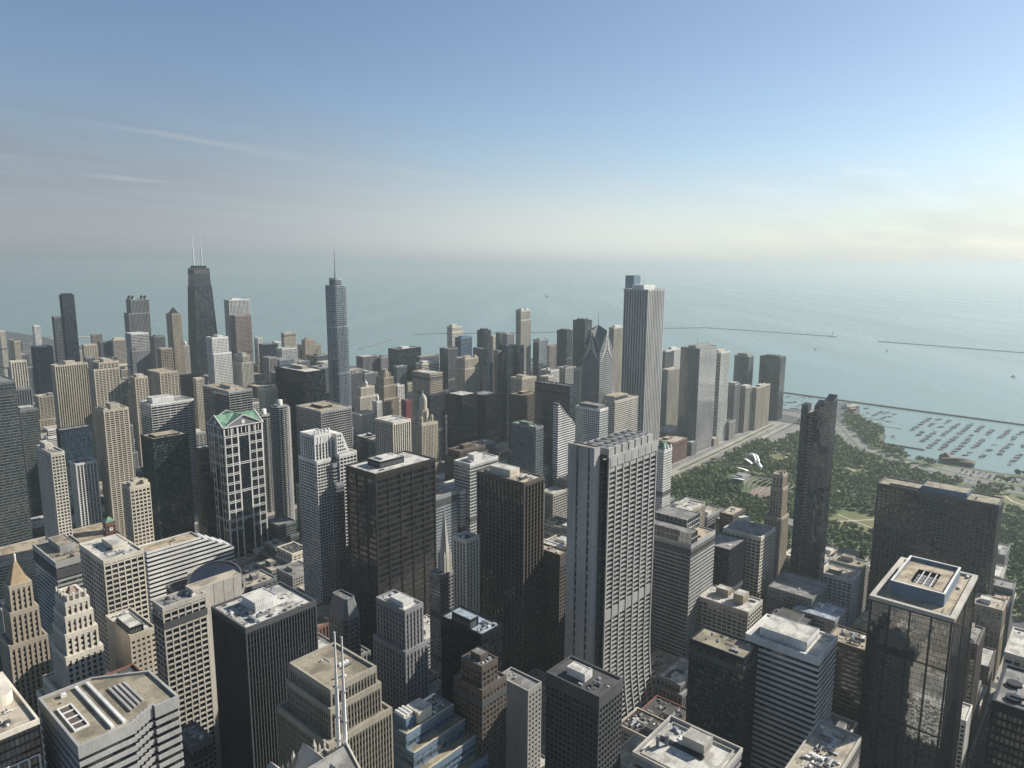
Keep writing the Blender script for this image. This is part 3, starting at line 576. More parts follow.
@custom
def c_trump(a, kw):
    name, x, y, w, d, h = a[:6]; b = Bld(name, x, y, w, d, a[10], a[11]); st = dict(STY['bandfine'], sp=.2, sd=.2, pw=.45, pd=.4, bay=3.0); z = [0, h*.28, h*.57, h*.80, h]; ex = [(0, 7), (0, 5), (0, 2), (0, 0)]
    for k in range(4):
        P = rounded(-ex[k][0], w+ex[k][1], 0, d, 11, 6); gl, cl = MB(), MB(); outline_walls(gl, cl, P, z[k], z[k+1], st, k); b.part('glazing', gl, glass('blue')); b.part('cladding', cl, wall('alum')); cap(b, P, z[k+1], wall('alum'), 'grey', tb=.8)
    P = rounded(w*.2, w*.78, d*.2, d*.8, 7); gl, cl = MB(), MB(); outline_walls(gl, cl, P, h, h+13, st); b.part('crown', cl, wall('alum')); b.part('crown_glazing', gl, glass('navy')); cap(b, P, h+13, wall('alum'), 'grey')
    m = MB(); m.tube((w*.5, d*.5, h+13), (w*.5, d*.5, h+26), 2.0, 1.3, 10); m.tube((w*.5, d*.5, h+26), (w*.5, d*.5, h+66), 1.2, .35, 8); b.part('spire', m, wall('alum'))
@custom
def c_jewel(a, kw):
    kw['low'] = [(0, 8, 2, 6, -2), (3, 5, 3, 4, -70)]; b = tower(*a, **kw); w, d, h = a[3], a[4], a[5]; cx, cy = w*.55, d*.55
    for fx, fy in ((.06, .06), (.94, .06), (.06, .94), (.94, .94)):
        m = MB(); m.prism(circle(w*fx, d*fy, 2.4, 10), h, h+8); dome(m, w*fx, d*fy, h+8, 2.6, 3.5, 10, 3); b.part('turret', m, wall('beige'))
    m = MB(); m.prism(circle(cx, cy, 8.5, 12), h, h+18); m.prism(circle(cx, cy, 6.6, 12), h+18, h+34); m.boxes([(cx+8.6*math.cos(t)-.6, cy+8.6*math.sin(t)-.6, h, cx+8.6*math.cos(t)+.6, cy+8.6*math.sin(t)+.6, h+21) for t in [i*math.pi/4 for i in range(8)]]); b.part('drum', m, wall('beige'))
    m = MB(); dome(m, cx, cy, h+34, 6.6, 12, 16, 6); m.tube((cx, cy, h+45), (cx, cy, h+53), 1.1, .2, 8); b.part('dome', m, wall('limestone'), True)
@custom
def c_buttress(a, kw):
    kw['low'] = [(3, 3, 3, 3, -18), (4, 6, 5, 6, -48)]; b = tower(*a, **kw); w, d, h = a[3], a[4], a[5]
    m = MB(); m.prism(circle(w/2, d/2, min(w, d)*.36, 8, R(22.5)), h, h+12); m.prism(circle(w/2, d/2, min(w, d)*.28, 8, R(22.5)), h+12, h+18); b.part('octagon_crown', m, wall('tan'))
    m = MB()
    for i in range(8): t = i*math.pi/4; u, v = w/2+w*.46*math.cos(t), d/2+d*.46*math.sin(t); m.box(u-.8, v-.8, h-6, u+.8, v+.8, h+9); pyramid(m, u-.8, u+.8, v-.8, v+.8, h+9, h+13)
    b.part('flying_buttress', m, wall('tan'))
@custom
def c_chevron(a, kw):
    name, x, y, w, d, h = a[:6]; w, d = 42., 38.; b = Bld(name, x, y, w, d, a[10], a[11]); gl, cl = MB(), MB(); st = STY['bandfine']; walls(gl, 0, w, 0, d, 0, h, st); facade(cl, 0, w, 0, d, 0, h, st); b.part('glazing', gl, glass('navy')); b.part('cladding', cl, wall('granite'))
    g = 46
    for side in range(4):
        L = w if side % 2 == 0 else d
        def P(u, z, o): return ((u, -o, z), (w+o, u, z), (u, d+o, z), (-o, u, z))[side]
        m = MB(); m.mesh([P(0, h, .2), P(L, h, .2), P(L/2, h+g*.8, .2)], [(0, 1, 2)]); o = b.part('gable_glazing', m, glass('grey')); tr = MB()
        for q in range(5):
            f = q/5.6; uu = L/2*f; zz = h+g*.8*f*.0
            tr.tube(P(L*.02+uu*.98, h-18+q*4.5, .5), P(L/2, h+g*.8-30+q*8.2, .5), .55, .55, 4); tr.tube(P(L*.98-uu*.98, h-18+q*4.5, .5), P(L/2, h+g*.8-30+q*8.2, .5), .55, .55, 4)
        b.part('chevron_trim', tr, wall('white'), parent=o)
    m = MB(); m.mesh([(0, 0, h), (w, 0, h), (w, d, h), (0, d, h), (w/2, d/2, h+g), (w/2, 0, h+g*.8), (w, d/2, h+g*.8), (w/2, d, h+g*.8), (0, d/2, h+g*.8)], [(0, 5, 4), (0, 4, 8), (1, 4, 5), (1, 6, 4), (2, 4, 6), (2, 7, 4), (3, 4, 7), (3, 8, 4)]); b.part('peak_roof', m, wall('grey'))
    m = MB(); m.tube((w/2, d/2, h+g-3), (w/2, d/2, h+g+26), .9, .15, 8); b.part('spire', m, wall('alum'))
@custom
def c_diamond(a, kw):
    name, x, y, w, d, h = a[:6]; d = 9.; w = 45.; b = Bld(name, x, y, w, d, a[10], a[11]); hh = h+34; gl, cl = MB(), MB(); zt = lambda u, v: hh-(hh-h)*(u/w)*.95-(hh-h)*.25*(1-v/d)*(u/w)
    c4 = [(0, 0), (w, 0), (w, d), (0, d)]; gl.prism(c4, 0, [zt(*p)-.4 for p in c4], top=False); b.part('glazing', gl, glass('navy')); n = round(hh/3.8)
    for j in range(n):
        z = j*3.8; s = [(u, v) for u in np.linspace(0, w, 21) for v in (0,) if zt(u, v) > z+1.9]; xe = max([u for u, v in s], default=0); xn = max([u for u in np.linspace(0, w, 21) if zt(u, d) > z+1.9], default=0)
        if xe > 1: cl.box(-.35, -.4, z, xe+(.35 if xe >= w else 0), .1, z+1.9)
        if xn > 1: cl.boxes([(-.35, d-.1, z, xn, d+.35, z+1.9), (-.4, .15, z, .1, d-.15, z+1.9)])
        if z+1.9 < h-10: cl.box(w-.1, .15, z, w+.35, d-.15, z+1.9)
    b.part('cladding', cl, wall('white')); m = MB(); m.mesh([(*p, zt(*p)) for p in c4], [(0, 1, 2, 3)]); b.part('sloping_roof', m, glass('silver'))
    m = MB(); e = [(*p, zt(*p)+.2) for p in c4]
    for i in range(4): m.tube(e[i], e[(i+1) % 4], .55, .55, 4)
    b.part('roof_edge', m, wall('white'))
@custom
def c_greencap(a, kw):
    b = tower(*a, **kw); w, d, h = a[3], a[4], a[5]; m = MB(); pyramid(m, 1.5, w-1.5, 1, d-1, h+.5, h+9, .35); b.part('crown_roof', m, roofm('green'))
    for f in (.12, .5, .88): m = MB(); m.box(w*f-1.2, -.6, h-1, w*f+1.2, 2, h+4); pyramid(m, w*f-1.3, w*f+1.3, -.7, 2.1, h+4, h+7); b.part('turret', m, wall('white'))
@custom
def c_screen(a, kw):
    b = tower(*a, **kw); w, d, h = a[3], a[4], a[5]; st = S(5, .12, 4.5, .4, .25, .2); gl, cl = MB(), MB()
    for X0, X1, Y0, Y1, H in ((0, w*.24, 0, d, 12), (w*.45, w*.98, d*.30, d*.98, 15)):
        walls(gl, X0, X1, Y0, Y1, h, h+H, st, 3); facade(cl, X0, X1, Y0, Y1, h, h+H, st)
        m = MB(); m.box(X0+.3, Y0+.3, h+H-.8, X1-.3, Y1-.3, h+H-.5); b.part('screen_roof', m, roofm('grey'))
    b.part('screen_glazing', gl, glass('silver')); b.part('screen_frame', cl, wall('alum')); clutter(b.root, random.Random(2), w*.27, w*.44, 2, d-2, h, 6, (), b.off)
@custom
def c_hip(a, kw):
    b = tower(*a, **kw); w, d, h = a[3], a[4], a[5]; m = MB(); r = 7; m.mesh([(.6, .6, h+.3), (w-.6, .6, h+.3), (w-.6, d-.6, h+.3), (.6, d-.6, h+.3), (w/2, d*.35, h+r), (w/2, d*.65, h+r)], [(0, 1, 4), (1, 2, 5, 4), (2, 3, 5), (3, 0, 4, 5)]); b.part('hipped_roof', m, roofm('grey')); b.box('penthouse', wall('cream'), w*.55, w*.8, d*.6, d*.85, h+3, h+9)
@custom
def c_citadel(a, kw):
    b = tower(*a, **kw); w, d, h = a[3], a[4], a[5]
    m = MB(); ring(m, 0, w, 0, d, h-1, h+1.6, 3.2, .5); b.part('white_coping', m, wall('limestone'))
    x0, x1, y0, y1 = w*.2, w*.86, d*.18, d*.84; m = MB(); ring(m, x0, x1, y0, y1, h, h+8.5, 1.0); b.part('roof_screen', m, wall('steelblue')); m = MB(); ring(m, x0, x1, y0, y1, h+8.5, h+9, 1.3, .1); b.part('screen_coping', m, wall('white'))
    m = MB(); X0, X1, Y0, Y1 = x0+12, x1-16, y0+9, y1-9; m.boxes([(x0+1, y0+1, h+6, X0, y1-1, h+6.3), (X1, y0+1, h+6, x1-1, y1-1, h+6.3), (X0, y0+1, h+6, X1, Y0, h+6.3), (X0, Y1, h+6, X1, y1-1, h+6.3)]); b.part('upper_roof', m, roofm('tan'))
    for i in range(4): b.box('cooling_cell', wall('grey'), X0+2+i*(X1-X0-4)/4, X0+1+(i+1)*(X1-X0-4)/4, Y0+1, Y1-1, h+.3, h+4)
    for i in range(3): b.box('catwalk', wall('white'), X0, X1, Y0+2+i*4, Y0+2.6+i*4, h+5.6, h+6)
    m = MB(); m.boxes([(w*f-.5, -.45, 0, w*f+.5, -.1, h-1) for f in (.01, .5, .99)]+[(-.45, d*f-.5, 0, -.1, d*f+.5, h-1) for f in (.02, .25, .5, .75, .98)]+[(-.4, .3, z, -.12, d-.3, z+.8) for z in (h*.82, h*.58)]); b.part('corner_pier', m, wall('dark'))
@custom
def c_chase(a, kw):
    name, x, y, w, d, h = a[:6]; b = Bld(name, x, y, w, d, a[10], a[11]); core = 8.0; X0 = core+5; nb = 7; bay = (w-X0)/nb; fl = lambda z: 12.*max(0, 1-z/95)**2.2; n = 62; fh = (h-8)/n; wm = wall('concrete')
    gl, sp, pi = MB(), MB(), MB(); zs = [h*i/40 for i in range(41)]
    for s in (-1, 1):
        Y = (lambda z: -fl(z)) if s < 0 else (lambda z: d+fl(z))
        for i in range(40):
            za, zb = zs[i], zs[i+1]; q = [(X0, Y(za)-s*.95, za), (w, Y(za)-s*.95, za), (w, Y(zb)-s*.95, zb), (X0, Y(zb)-s*.95, zb)]; uv = [(0, i*1.5), (nb*2, i*1.5), (nb*2, i*1.5+1.5), (0, i*1.5+1.5)]
            gl.poly(q if s < 0 else q[::-1], uv)
        B = []
        for j in range(n):
            z = j*fh; y0 = Y(z+fh/2)-s*1.0; y1 = y0+s*.82; lo, hi = min(y0, y1), max(y0, y1)
            solid = j in (30, 31) or j >= n-1
            for k in range(nb): B.append((X0+k*bay+.9, lo, z, X0+(k+1)*bay-.9, hi, z+(fh if solid else fh*.31)))
        sp.boxes(B)
        for k in range(nb+1):
            u = X0+k*bay; hw = .72
            pi.loft([[(u-hw, Y(z)-1.7*0-(.9 if s > 0 else -.9), z), (u+hw, Y(z)-(.9 if s > 0 else -.9), z), (u+hw, Y(z)+s*.3, z), (u-hw, Y(z)+s*.3, z)] if s < 0 else [(u-hw, Y(z)+.3, z), (u-hw, Y(z)-.9, z), (u+hw, Y(z)-.9, z), (u+hw, Y(z)+.3, z)] for z in zs])
    b.part('glazing', gl, glass('black')); b.part('spandrel', sp, wm); b.part('pier', pi, wm)
    B = [(X0-.9, -.5, h-8, w+.9, .9, h+1.2), (X0-.9, d-.9, h-8, w+.9, d+.5, h+1.2)]; B += [(w-1, .95, 0, w+.8, d-.95, h+1.2)]; m = MB(); m.boxes(B)
    b.part('top_band', m, wm); m = MB(); m.boxes([(X0+k*bay+1.0, -.75, h-7.6, X0+(k+1)*bay-1.0, -.52, h-.6) for k in range(nb)]); b.part('top_panel', m, wall('concrete'))
    for X, dz in ((0, 9), ):
        m = MB(); segs = [(5.5, d*.30), (d*.37, d*.66), (d*.73, d)]
        m.boxes([(X, y0, 0, X+core, y1, h+dz) for y0, y1 in segs]+[(X+1.6, d*.30, 0, X+core, d*.37, h+dz), (X+1.6, d*.66, 0, X+core, d*.73, h+dz)]); b.part('core_wall', m, wall('concrete'))
        m = MB(); m.boxes([(X+1.3, d*f+.05, j*7.6+1.6, X+1.5, d*f+.07*d-.05, j*7.6+6.6) for f in (.30, .66) for j in range(int(h/7.6))]); b.part('slot_window', m, glass('black'))
        m = MB(); m.box(X+.5, 6, h+dz, X+core-.5, d-.5, h+dz+.06); b.part('core_roof', m, roofm('tan')); m = MB(); ring(m, X, X+core, 5.5, d, h+dz, h+dz+1, .5, .02); b.part('parapet', m, wm)
    m = MB(); walls(m, core, X0, 3, d-3, 0, h+2, STY['curtain']); b.part('link_glazing', m, glass('black'))
    m = MB(); m.boxes([(core-.02, 2.9, j*8.+3, X0+.02, d-2.9, j*8.+4.2) for j in range(int(h/8))]); b.part('link_slab', m, wall('umber'))
    m = MB(); m.box(core, 1, h-.6, w-1, d-1, h+.03); b.part('roof', m, roofm('tan'))
    for k in range(7):
        u = X0+1+k*(w-X0-4)/7; L = (w-X0-4)/7-2.2; m = MB(); m.boxes([(u, 1.2, h, u+L, 4.4, h+7.5), (u, 4.4, h, u+.9, d-3, h+7.5), (u+L-.9, 4.4, h, u+L, d-3, h+7.5), (u+.9, d-4, h, u+L-.9, d-3, h+7.5)]); o = b.part('cooling_tower', m, wall('concrete'))
        for q in range(2): m = MB(); m.tube((u+L/2, 9+q*9, h+2), (u+L/2, 9+q*9, h+7.2), L*.3, L*.32, 16); b.part('fan_stack', m, wall('grey'), parent=o)
        m = MB(); m.box(u+.9, 4.4, h+.1, u+L-.9, d-4, h+5.6); b.part('louvre_deck', m, wall('dark'), parent=o)
    m = MB(); m.box(w-9, 1.5, h, w-2, d-2, h+6); b.part('penthouse', m, wall('grey'))
@custom
def c_whiteroof(a, kw):
    kw['pent'] = [(.58, .84, .32, .62, 6, 'limestone')]; kw['clut'] = 0; b = tower(*a, **kw); w, d, h = a[3], a[4], a[5]; rnd = random.Random(6)
    m = MB(); ring(m, 0, w, 0, d, h, h+2.2, .8, .7); ring(m, 2.6, w-2.6, 2.6, d-2.6, h, h+1.2, .5); b.part('double_parapet', m, wall('limestone'))
    for fx, fy in ((.36, .86), (.46, .78)):
        m = MB(); m.tube((w*fx, d*fy, h), (w*fx, d*fy, h+5), .9, .9, 12); m.tube((w*fx, d*fy, h+5), (w*fx, d*fy, h+6), 1.2, 1.2, 12); b.part('chimney', m, wall('grey'))
    b.box('plant_well', wall('dark'), w*.5, w*.57, d*.3, d*.95, h, h+1.0); b.box('hatch', wall('concrete'), w*.12, w*.2, d*.3, d*.36, h, h+.4)
    clutter(b.root, rnd, w*.86, w-3, 3, d-3, h, 9, (), b.off); clutter(b.root, rnd, w*.6, w*.9, d*.66, d-3, h, 7, (), b.off)
@custom
def c_legacy(a, kw):
    name, x, y, w, d, h = a[:6]; b = Bld(name, x, y, w, 34, a[10], a[11]); st = dict(STY['curtain'], sp=.12)
    for k, (x0, x1, y0, y1, z, z2) in enumerate(((0, w, 0, 9, h, h+6), (2.5, w+1, 9.1, d-.5, h-7, h-2), (3.5, w-2, d-.4, d+6, h-16, h-14), (1, w-4, d+6.1, d+13, h-7, h-6))):
        gl, cl = MB(), MB(); walls(gl, x0, x1, y0, y1, 0, z, st, k*3); facade(cl, x0, x1, y0, y1, 0, z, st); b.part('glazing', gl, glass('slate' if k != 2 else 'bronze')); b.part('cladding', cl, wall(('dark', 'navy', 'beige', 'navy')[k]))
        m = MB(); m.prism([(x0, y0), (x1, y0), (x1, y1), (x0, y1)], z, [z, z2, z2, z]); b.part('slanted_top', m, wall('navy' if k != 2 else 'beige'))
    for z in (h*.35, h*.62): m = MB(); m.boxes([(-.35, 0, z, w+.3, 8.9, z+2.4), (.7, d+6.2, z, w-3.8, d+12.9, z+2.4)]); b.part('louvre_band', m, wall('black'))
@custom
def c_steep(a, kw):
    b = tower(*a, **kw); w, d, h = a[3], a[4], a[5]; w2 = w; m = MB(); g = 20
    m.mesh([(0, .5, h), (0, d-.5, h), (w2*.42, d-.5, h+g), (w2*.42, .5, h+g), (w2*.84, .5, h), (w2*.84, d-.5, h)], [(0, 3, 2, 1), (3, 4, 5, 2)]); b.part('steep_roof', m, wall('grey'))
    for yy in (.3, d-.3): m = MB(); m.mesh([(0, yy, h), (w2*.84, yy, h), (w2*.42, yy, h+g)], [(0, 1, 2), (2, 1, 0)]); b.part('gable_wall', m, wall('tan'))
    for f in (.2, .5, .8): m = MB(); m.box(w2*.1, d*f-1.5, h, w2*.25, d*f+1.5, h+7); pyramid(m, w2*.1, w2*.25, d*f-1.6, d*f+1.6, h+7, h+9); b.part('dormer', m, wall('tan'))
@custom
def c_steeple(a, kw):
    b = tower(*a, **kw); w, d, h = a[3], a[4], a[5]; cx, cy = w*.62, d*.5; m = MB(); m.prism(circle(cx, cy, 5.2, 8, R(22.5)), h, h+16); b.part('belfry', m, wall('limestone'))
    m = MB(); m.loft([[(*p, h+16) for p in circle(cx, cy, 4.9, 8, R(22.5))], [(*p, h+62) for p in circle(cx, cy, .25, 8, R(22.5))]]); b.part('spire', m, wall('limestone'))
    for i in range(4): t = R(45+90*i); u, v = cx+5.4*math.cos(t), cy+5.4*math.sin(t); m = MB(); m.box(u-.8, v-.8, h, u+.8, v+.8, h+15); pyramid(m, u-.9, u+.9, v-.9, v+.9, h+15, h+22); b.part('pinnacle', m, wall('limestone'))
@custom
def c_tanks(a, kw):
    b = tower(*a, **kw); w, d, h = a[3], a[4], a[5]
    for i, (u, v) in enumerate(((.2, .85), (.2, .62), (.55, .88), (.55, .62), (.2, .36), (.55, .36))): m = MB(); m.prism(circle(w*u, d*v, 3.2, 20), h, h+1.6); b.part('roof_tank', m, wall('dark'))
@custom
def c_sign(a, kw):
    b = tower(*a, **kw); w, d, h = a[3], a[4], a[5]
    for o in list(b.root.children):
        if o.name.startswith('louvre') and 'band' not in o.name: bpy.data.objects.remove(o)
    cu = bpy.data.curves.new('lettering', 'FONT'); cu.body = 'PRUDENTIAL'; cu.size = 7.0; cu.extrude = .2; cu.align_x = 'CENTER'; cu.space_character = 1.1
    f = bpy.data.objects.new('lettering', cu); C.collection.objects.link(f); bpy.context.view_layer.update(); me = bpy.data.meshes.new_from_object(f.evaluated_get(bpy.context.evaluated_depsgraph_get())); bpy.data.objects.remove(f)
    me.materials.clear(); me.materials.append(wall('black')); o = bpy.data.objects.new('sign_lettering', me); C.collection.objects.link(o); o.parent = b.root
    o.location = (w*.31-w/2, d*.1-.35-d/2, h+2.2); o.rotation_euler = (math.pi/2, 0, 0)
@custom
def c_taper(a, kw):
    name, x, y, w, d, h = a[:6]; b = Bld(name, x, y, w, d, a[10], a[11]); ex, ey = 17., 11.; E_ = lambda z: (1-z/h)
    cor = lambda z, o=0: [(-ex*E_(z)-o, -ey*E_(z)-o, z), (w+ex*E_(z)+o, -ey*E_(z)-o, z), (w+ex*E_(z)+o, d+ey*E_(z)+o, z), (-ex*E_(z)-o, d+ey*E_(z)+o, z)]
    gl = MB(); c0, c1 = cor(0), cor(h)
    for i in range(4): gl.poly([c0[i], c0[(i+1) % 4], c1[(i+1) % 4], c1[i]], [(i*40, 0), (i*40+24, 0), (i*40+24, 100), (i*40, 100)])
    b.part('glazing', gl, glass('navy')); m = MB()
    for j in range(96): z = j*h/96; m.loft([cor(z, .3), cor(z+h/96*.34, .3)])
    b.part('cladding', m, wall('dark')); levels = [0, .2, .39, .56, .72, .86]; m = MB()
    for q in range(5):
        za, zb = h*levels[q], h*levels[q+1]; A, B = cor(za, .7), cor(zb, .7)
        for i in range(4):
            k = (i+1) % 4; m.tube(A[i], B[k], .9, .9, 4); m.tube(A[k], B[i], .9, .9, 4); m.tube(B[i], B[k], .8, .8, 4); m.tube(A[i], B[i], 1.1, 1.1, 4)
            for f in (.25, .5, .75): m.tube(Vector(A[i]).lerp(Vector(A[k]), f), Vector(B[i]).lerp(Vector(B[k]), f), .5, .5, 4)
    b.part('cross_bracing', m, wall('black')); m = MB(); m.loft([cor(h*.955, .8), cor(h*.985, .8)]); b.part('top_band', m, wall('umber')); m = MB(); m.box(.5, .5, h-.3, w-.5, d-.5, h+.05); b.part('roof', m, roofm('dark'))
    b.box('penthouse', wall('dark'), w*.1, w*.9, d*.15, d*.85, h, h+7)
    for fx in (.2, .74):
        m = MB(); m.tube((w*fx, d*.5, h+6), (w*fx, d*.5, h+26), 2.4, 1.8, 8); o = b.part('antenna_base', m, wall('white')); m = MB(); m.tube((w*fx, d*.5, h+26), (w*fx, d*.5, h+62), 1.9, 1.4, 8); m.tube((w*fx, d*.5, h+62), (w*fx, d*.5, h+100), 1.1, .5, 6); b.part('antenna', m, wall('white'), parent=o)
# ---------------------------------------------------------------- ground, roads, park
def strip(mb, pts, wd, z):
    pts = [Vector(p) for p in pts]; L, Rr = [], []
    for i, p in enumerate(pts):
        d = (pts[min(i+1, len(pts)-1)]-pts[max(i-1, 0)]).normalized(); n = Vector((-d.y, d.x)); L.append((*(p+n*wd/2), z)); Rr.append((*(p-n*wd/2), z))
    k = len(pts); mb.mesh(L+Rr, [(k+i, k+i+1, i+1, i) for i in range(k-1)])
def ground_mat(name, c, c2, sc, rough=.92):
    m, t, b = mat(name); n = noise(t, posvec(t, (sc, sc, sc)), 1.0, 6); n2 = noise(t, posvec(t, (.35, .35, .35)), 1.0, 3)
    col = mixc(t, ramp(t, n, 0, 1, .38, .64), c, c2); h = N(t, 'ShaderNodeVectorMath'); h.operation = 'SCALE'; t.links.new(col, h.inputs[0]); t.links.new(ramp(t, n2, .8, 1.2, .3, .7), h.inputs['Scale'])
    t.links.new(h.outputs[0], b.inputs['Base Color']); b.inputs['Roughness'].default_value = rough; return m
SHORE = [(1640,-2500),(1640,119),(1622,156),(1628,262),(1613,320),(1680,345),(1716,392),(1790,402),(1868,428),(1895,452),(1930,485),(1990,515),(2085,540),(2150,585),(2120,620),(2000,625),(1940,690),(1925,900),(1960,1060),(2080,1200),(2120,1380),(2100,1560),(1960,1700),(1820,1950),(1600,2220),(1330,2440),(1200,2620),(1160,3000),(1110,3420),(1150,3800),(1230,3905),(1330,3868),(1335,3885),(1235,3950),(1130,4000),(1060,4500),(930,5200),(720,6500),(500,8500),(300,12000),(-3000,12000),(-3000,-2500)]
ASPH = ground_mat('asphalt', (.042,.045,.050), (.068,.071,.075), .02); GRASS = ground_mat('grass', (.045,.08,.02), (.085,.105,.035), .03); DRY = ground_mat('dry grass', (.085,.105,.03), (.15,.14,.055), .02)
CONC = ground_mat('concrete paving', (.24,.225,.20), (.33,.31,.27), .03); LANE = ground_mat('light asphalt', (.13,.128,.125), (.19,.185,.175), .02); PATH = ground_mat('gravel path', (.38,.34,.27), (.46,.41,.33), .05); SAND = ground_mat('sand', (.42,.37,.28), (.5,.44,.34), .03)
def gw(x, y):
    """far ground is set out on a slightly longer scale than the street grid"""
    r = math.hypot(x, y); t = min(1, max(0, (r-800)/300)); f = EYE/math.tan(math.atan(EYE/r)-math.radians(.75)*t*t*(3-2*t))/r if r > 800 else 1
    return x*f, y*f
def struct(name, mb, m):
    o = tag(mb.build(name, m), kind='structure')
    if name not in ('pavement', 'river', 'ground', 'lane_marking', 'upper_road', 'carriageway', 'planted_median'):
        for v in o.data.vertices: v.co.x, v.co.y = gw(v.co.x, v.co.y)
    return o
m = MB(); m.prism([gw(*p) if p[0] > -1000 and p[1] > -1000 else p for p in SHORE], -4, 0); struct('ground', m, ASPH)
m = MB(); m.mesh([(1150,3790,.05),(1232,3898,.05),(1330,3866,.05),(1336,3884,.05),(1232,3945,.05),(1120,3960,.05)], [(0,1,2,3,4,5)]); struct('beach', m, SAND)
NSX = [-90,50,165,280,414,530,663,812,945]; EWX = [56,196,333,478,622,752,890]
m = MB()
for i in range(len(NSX)-1):
    for j in range(len(EWX)-1): m.box(NSX[i]+7, EWX[j]+6, -.1, NSX[i+1]-7, EWX[j+1]-6, .14)
    m.box(NSX[i]+7, -120, -.1, NSX[i+1]-7, 46, .14)
NX = [-90,30,165,280,414,530,663,812,945,1100,1250,1400,1560,1720,1850]; NY = [1040,1130,1230,1330,1430,1530,1630,1730,1830,1977,2080,2190,2300,2410,2520,2640,2760,2900,3040,3200,3360,3560]
def inshore(x, y):
    c = False; k = len(SHORE)
    for i in range(k):
        (x1, y1), (x2, y2) = SHORE[i], SHORE[i-1]
        if (y1 > y) != (y2 > y) and x < (x2-x1)*(y-y1)/(y2-y1)+x1: c = not c
    return c
for i in range(len(NX)-1):
    for j in range(len(NY)-1):
        if all(inshore(a, b_) for a in (NX[i], NX[i+1]+40) for b_ in (NY[j], NY[j+1])): m.box(NX[i]+7, NY[j]+6, -.1, NX[i+1]-7, NY[j+1]-6, .14)
struct('pavement', m, CONC)
m = MB(); m.mesh([(x, y, .02) for x, y in ((-90,920),(945,935),(1300,985),(1700,1000),(1925,960),(1940,1010),(1700,1046),(1300,1036),(945,1000),(-90,990))], [tuple(range(10))]); wm_, t_, b_ = mat('river water'); b_.inputs['Base Color'].default_value = (.02,.06,.045,1); b_.inputs['Roughness'].default_value = .15; struct('river', m, wm_)
m = MB(); m.mesh([(x, y, .03) for x, y in ((962,-400),(1476,-400),(1482,60),(1500,165),(1540,275),(1590,370),(1640,408),(1735,452),(1820,520),(1840,600),(962,600))], [tuple(range(11))]); struct('park_lawn', m, GRASS)
m = MB(); m.mesh([(x, y, .03) for x, y in ((1536,-400),(1630,-400),(1630,119),(1612,156),(1616,262),(1606,318),(1672,352),(1712,398),(1786,408),(1862,434),(1890,458),(1925,492),(1985,522),(2000,560),(1910,530),(1800,500),(1730,455),(1640,408),(1592,352),(1560,275),(1540,160))], [tuple(range(21))]); struct('shore_lawn', m, GRASS)
m = MB(); m.mesh([(x, y, .05) for x, y in ((1372,60),(1474,40),(1478,100),(1488,150),(1470,178),(1380,178))], [tuple(range(6))]); m.mesh([(x, y, .05) for x, y in ((1350,-300),(1470,-300),(1472,20),(1372,40))], [(0,1,2,3)]); struct('dry_lawn', m, DRY)
m = MB(); m.mesh([(x, y, .05) for x, y in ((1125,268),(1212,258),(1220,318),(1130,330))], [(0,1,2,3)]); [m.mesh([(a, b_, .05), (c, b_, .05), (c, e, .05), (a, e, .05)], [(0, 1, 2, 3)]) for a, b_, c, e in ((1384,244,1438,278),(1122,204,1196,240),(1420,350,1480,392),(1002,524,1056,556),(1384,-40,1440,10))]; m.mesh([(1455+60*math.cos(t), 520+34*math.sin(t), .05) for t in [i*math.pi/10 for i in range(20)]], [tuple(range(20))]); struct('meadow', m, DRY)
m = MB(); strip(m, [(1130,330),(1212,258)], 3, .07); strip(m, [(1150,262),(1180,325)], 2.5, .075); strip(m, [(1400,60),(1440,120),(1478,140)], 4, .07); strip(m, [(1000,420),(1100,470),(1180,520)], 8, .07); strip(m, [(1360,420),(1430,470),(1500,560)], 5, .07); strip(m, [(1300,200),(1420,215),(1490,190)], 4, .08); strip(m, [(1560,450),(1600,560),(1690,600)], 6, .07); strip(m, [(1345,260),(1440,262),(1520,330)], 4, .085); strip(m, [(1440,190),(1450,370),(1500,470)], 4, .09); strip(m, [(1100,200),(1200,225),(1330,235)], 4, .075); struct('park_path', m, PATH)
m = MB(); strip(m, [(945,-400),(945,610)], 26, .10); strip(m, [(1336,-400),(1336,606)], 22, .10); strip(m, [(962,190),(1495,190)], 18, .105); strip(m, [(100,60),(945,60)], 17, .10) ; struct('street', m, ASPH)
LSD = [(1506,-400),(1508,60),(1520,150),(1548,262),(1580,340),(1640,420),(1735,470),(1825,515),(1872,570),(1890,660),(1880,900),(1900,1100)]
m = MB(); strip(m, LSD, 44, .12); struct('lakeshore_road', m, LANE); m = MB(); strip(m, LSD, 5, .135); struct('road_median', m, GRASS)
m = MB(); strip(m, [(962,660),(1300,667),(1560,674),(1890,688)], 68, .11); struct('upper_road', m, CONC)
m = MB(); strip(m, [(1000,682),(1880,706)], 14, .13); strip(m, [(1000,646),(1880,668)], 14, .13); struct('carriageway', m, LANE); m = MB(); strip(m, [(1290,668),(1560,675),(1850,687)], 7, .135); struct('planted_median', m, GRASS)
m = MB(); B = []
for y0 in (679.5, 684.5, 643.5, 648.5):
    for i in range(70): x = 1010+i*12; B.append((x, y0+i*.32-.1, .131, x+5, y0+i*.32+.1, .15))
for i in range(90): B.append((120+i*9, 59.9, .101, 124+i*9, 60.15, .12))
for c in (530, 663, 812):
    for i in range(9): B.append((c-9, 53+i*1.6, .101, c-6, 53.8+i*1.6, .12))
m.boxes(B); struct('lane_marking', m, wall('white'))
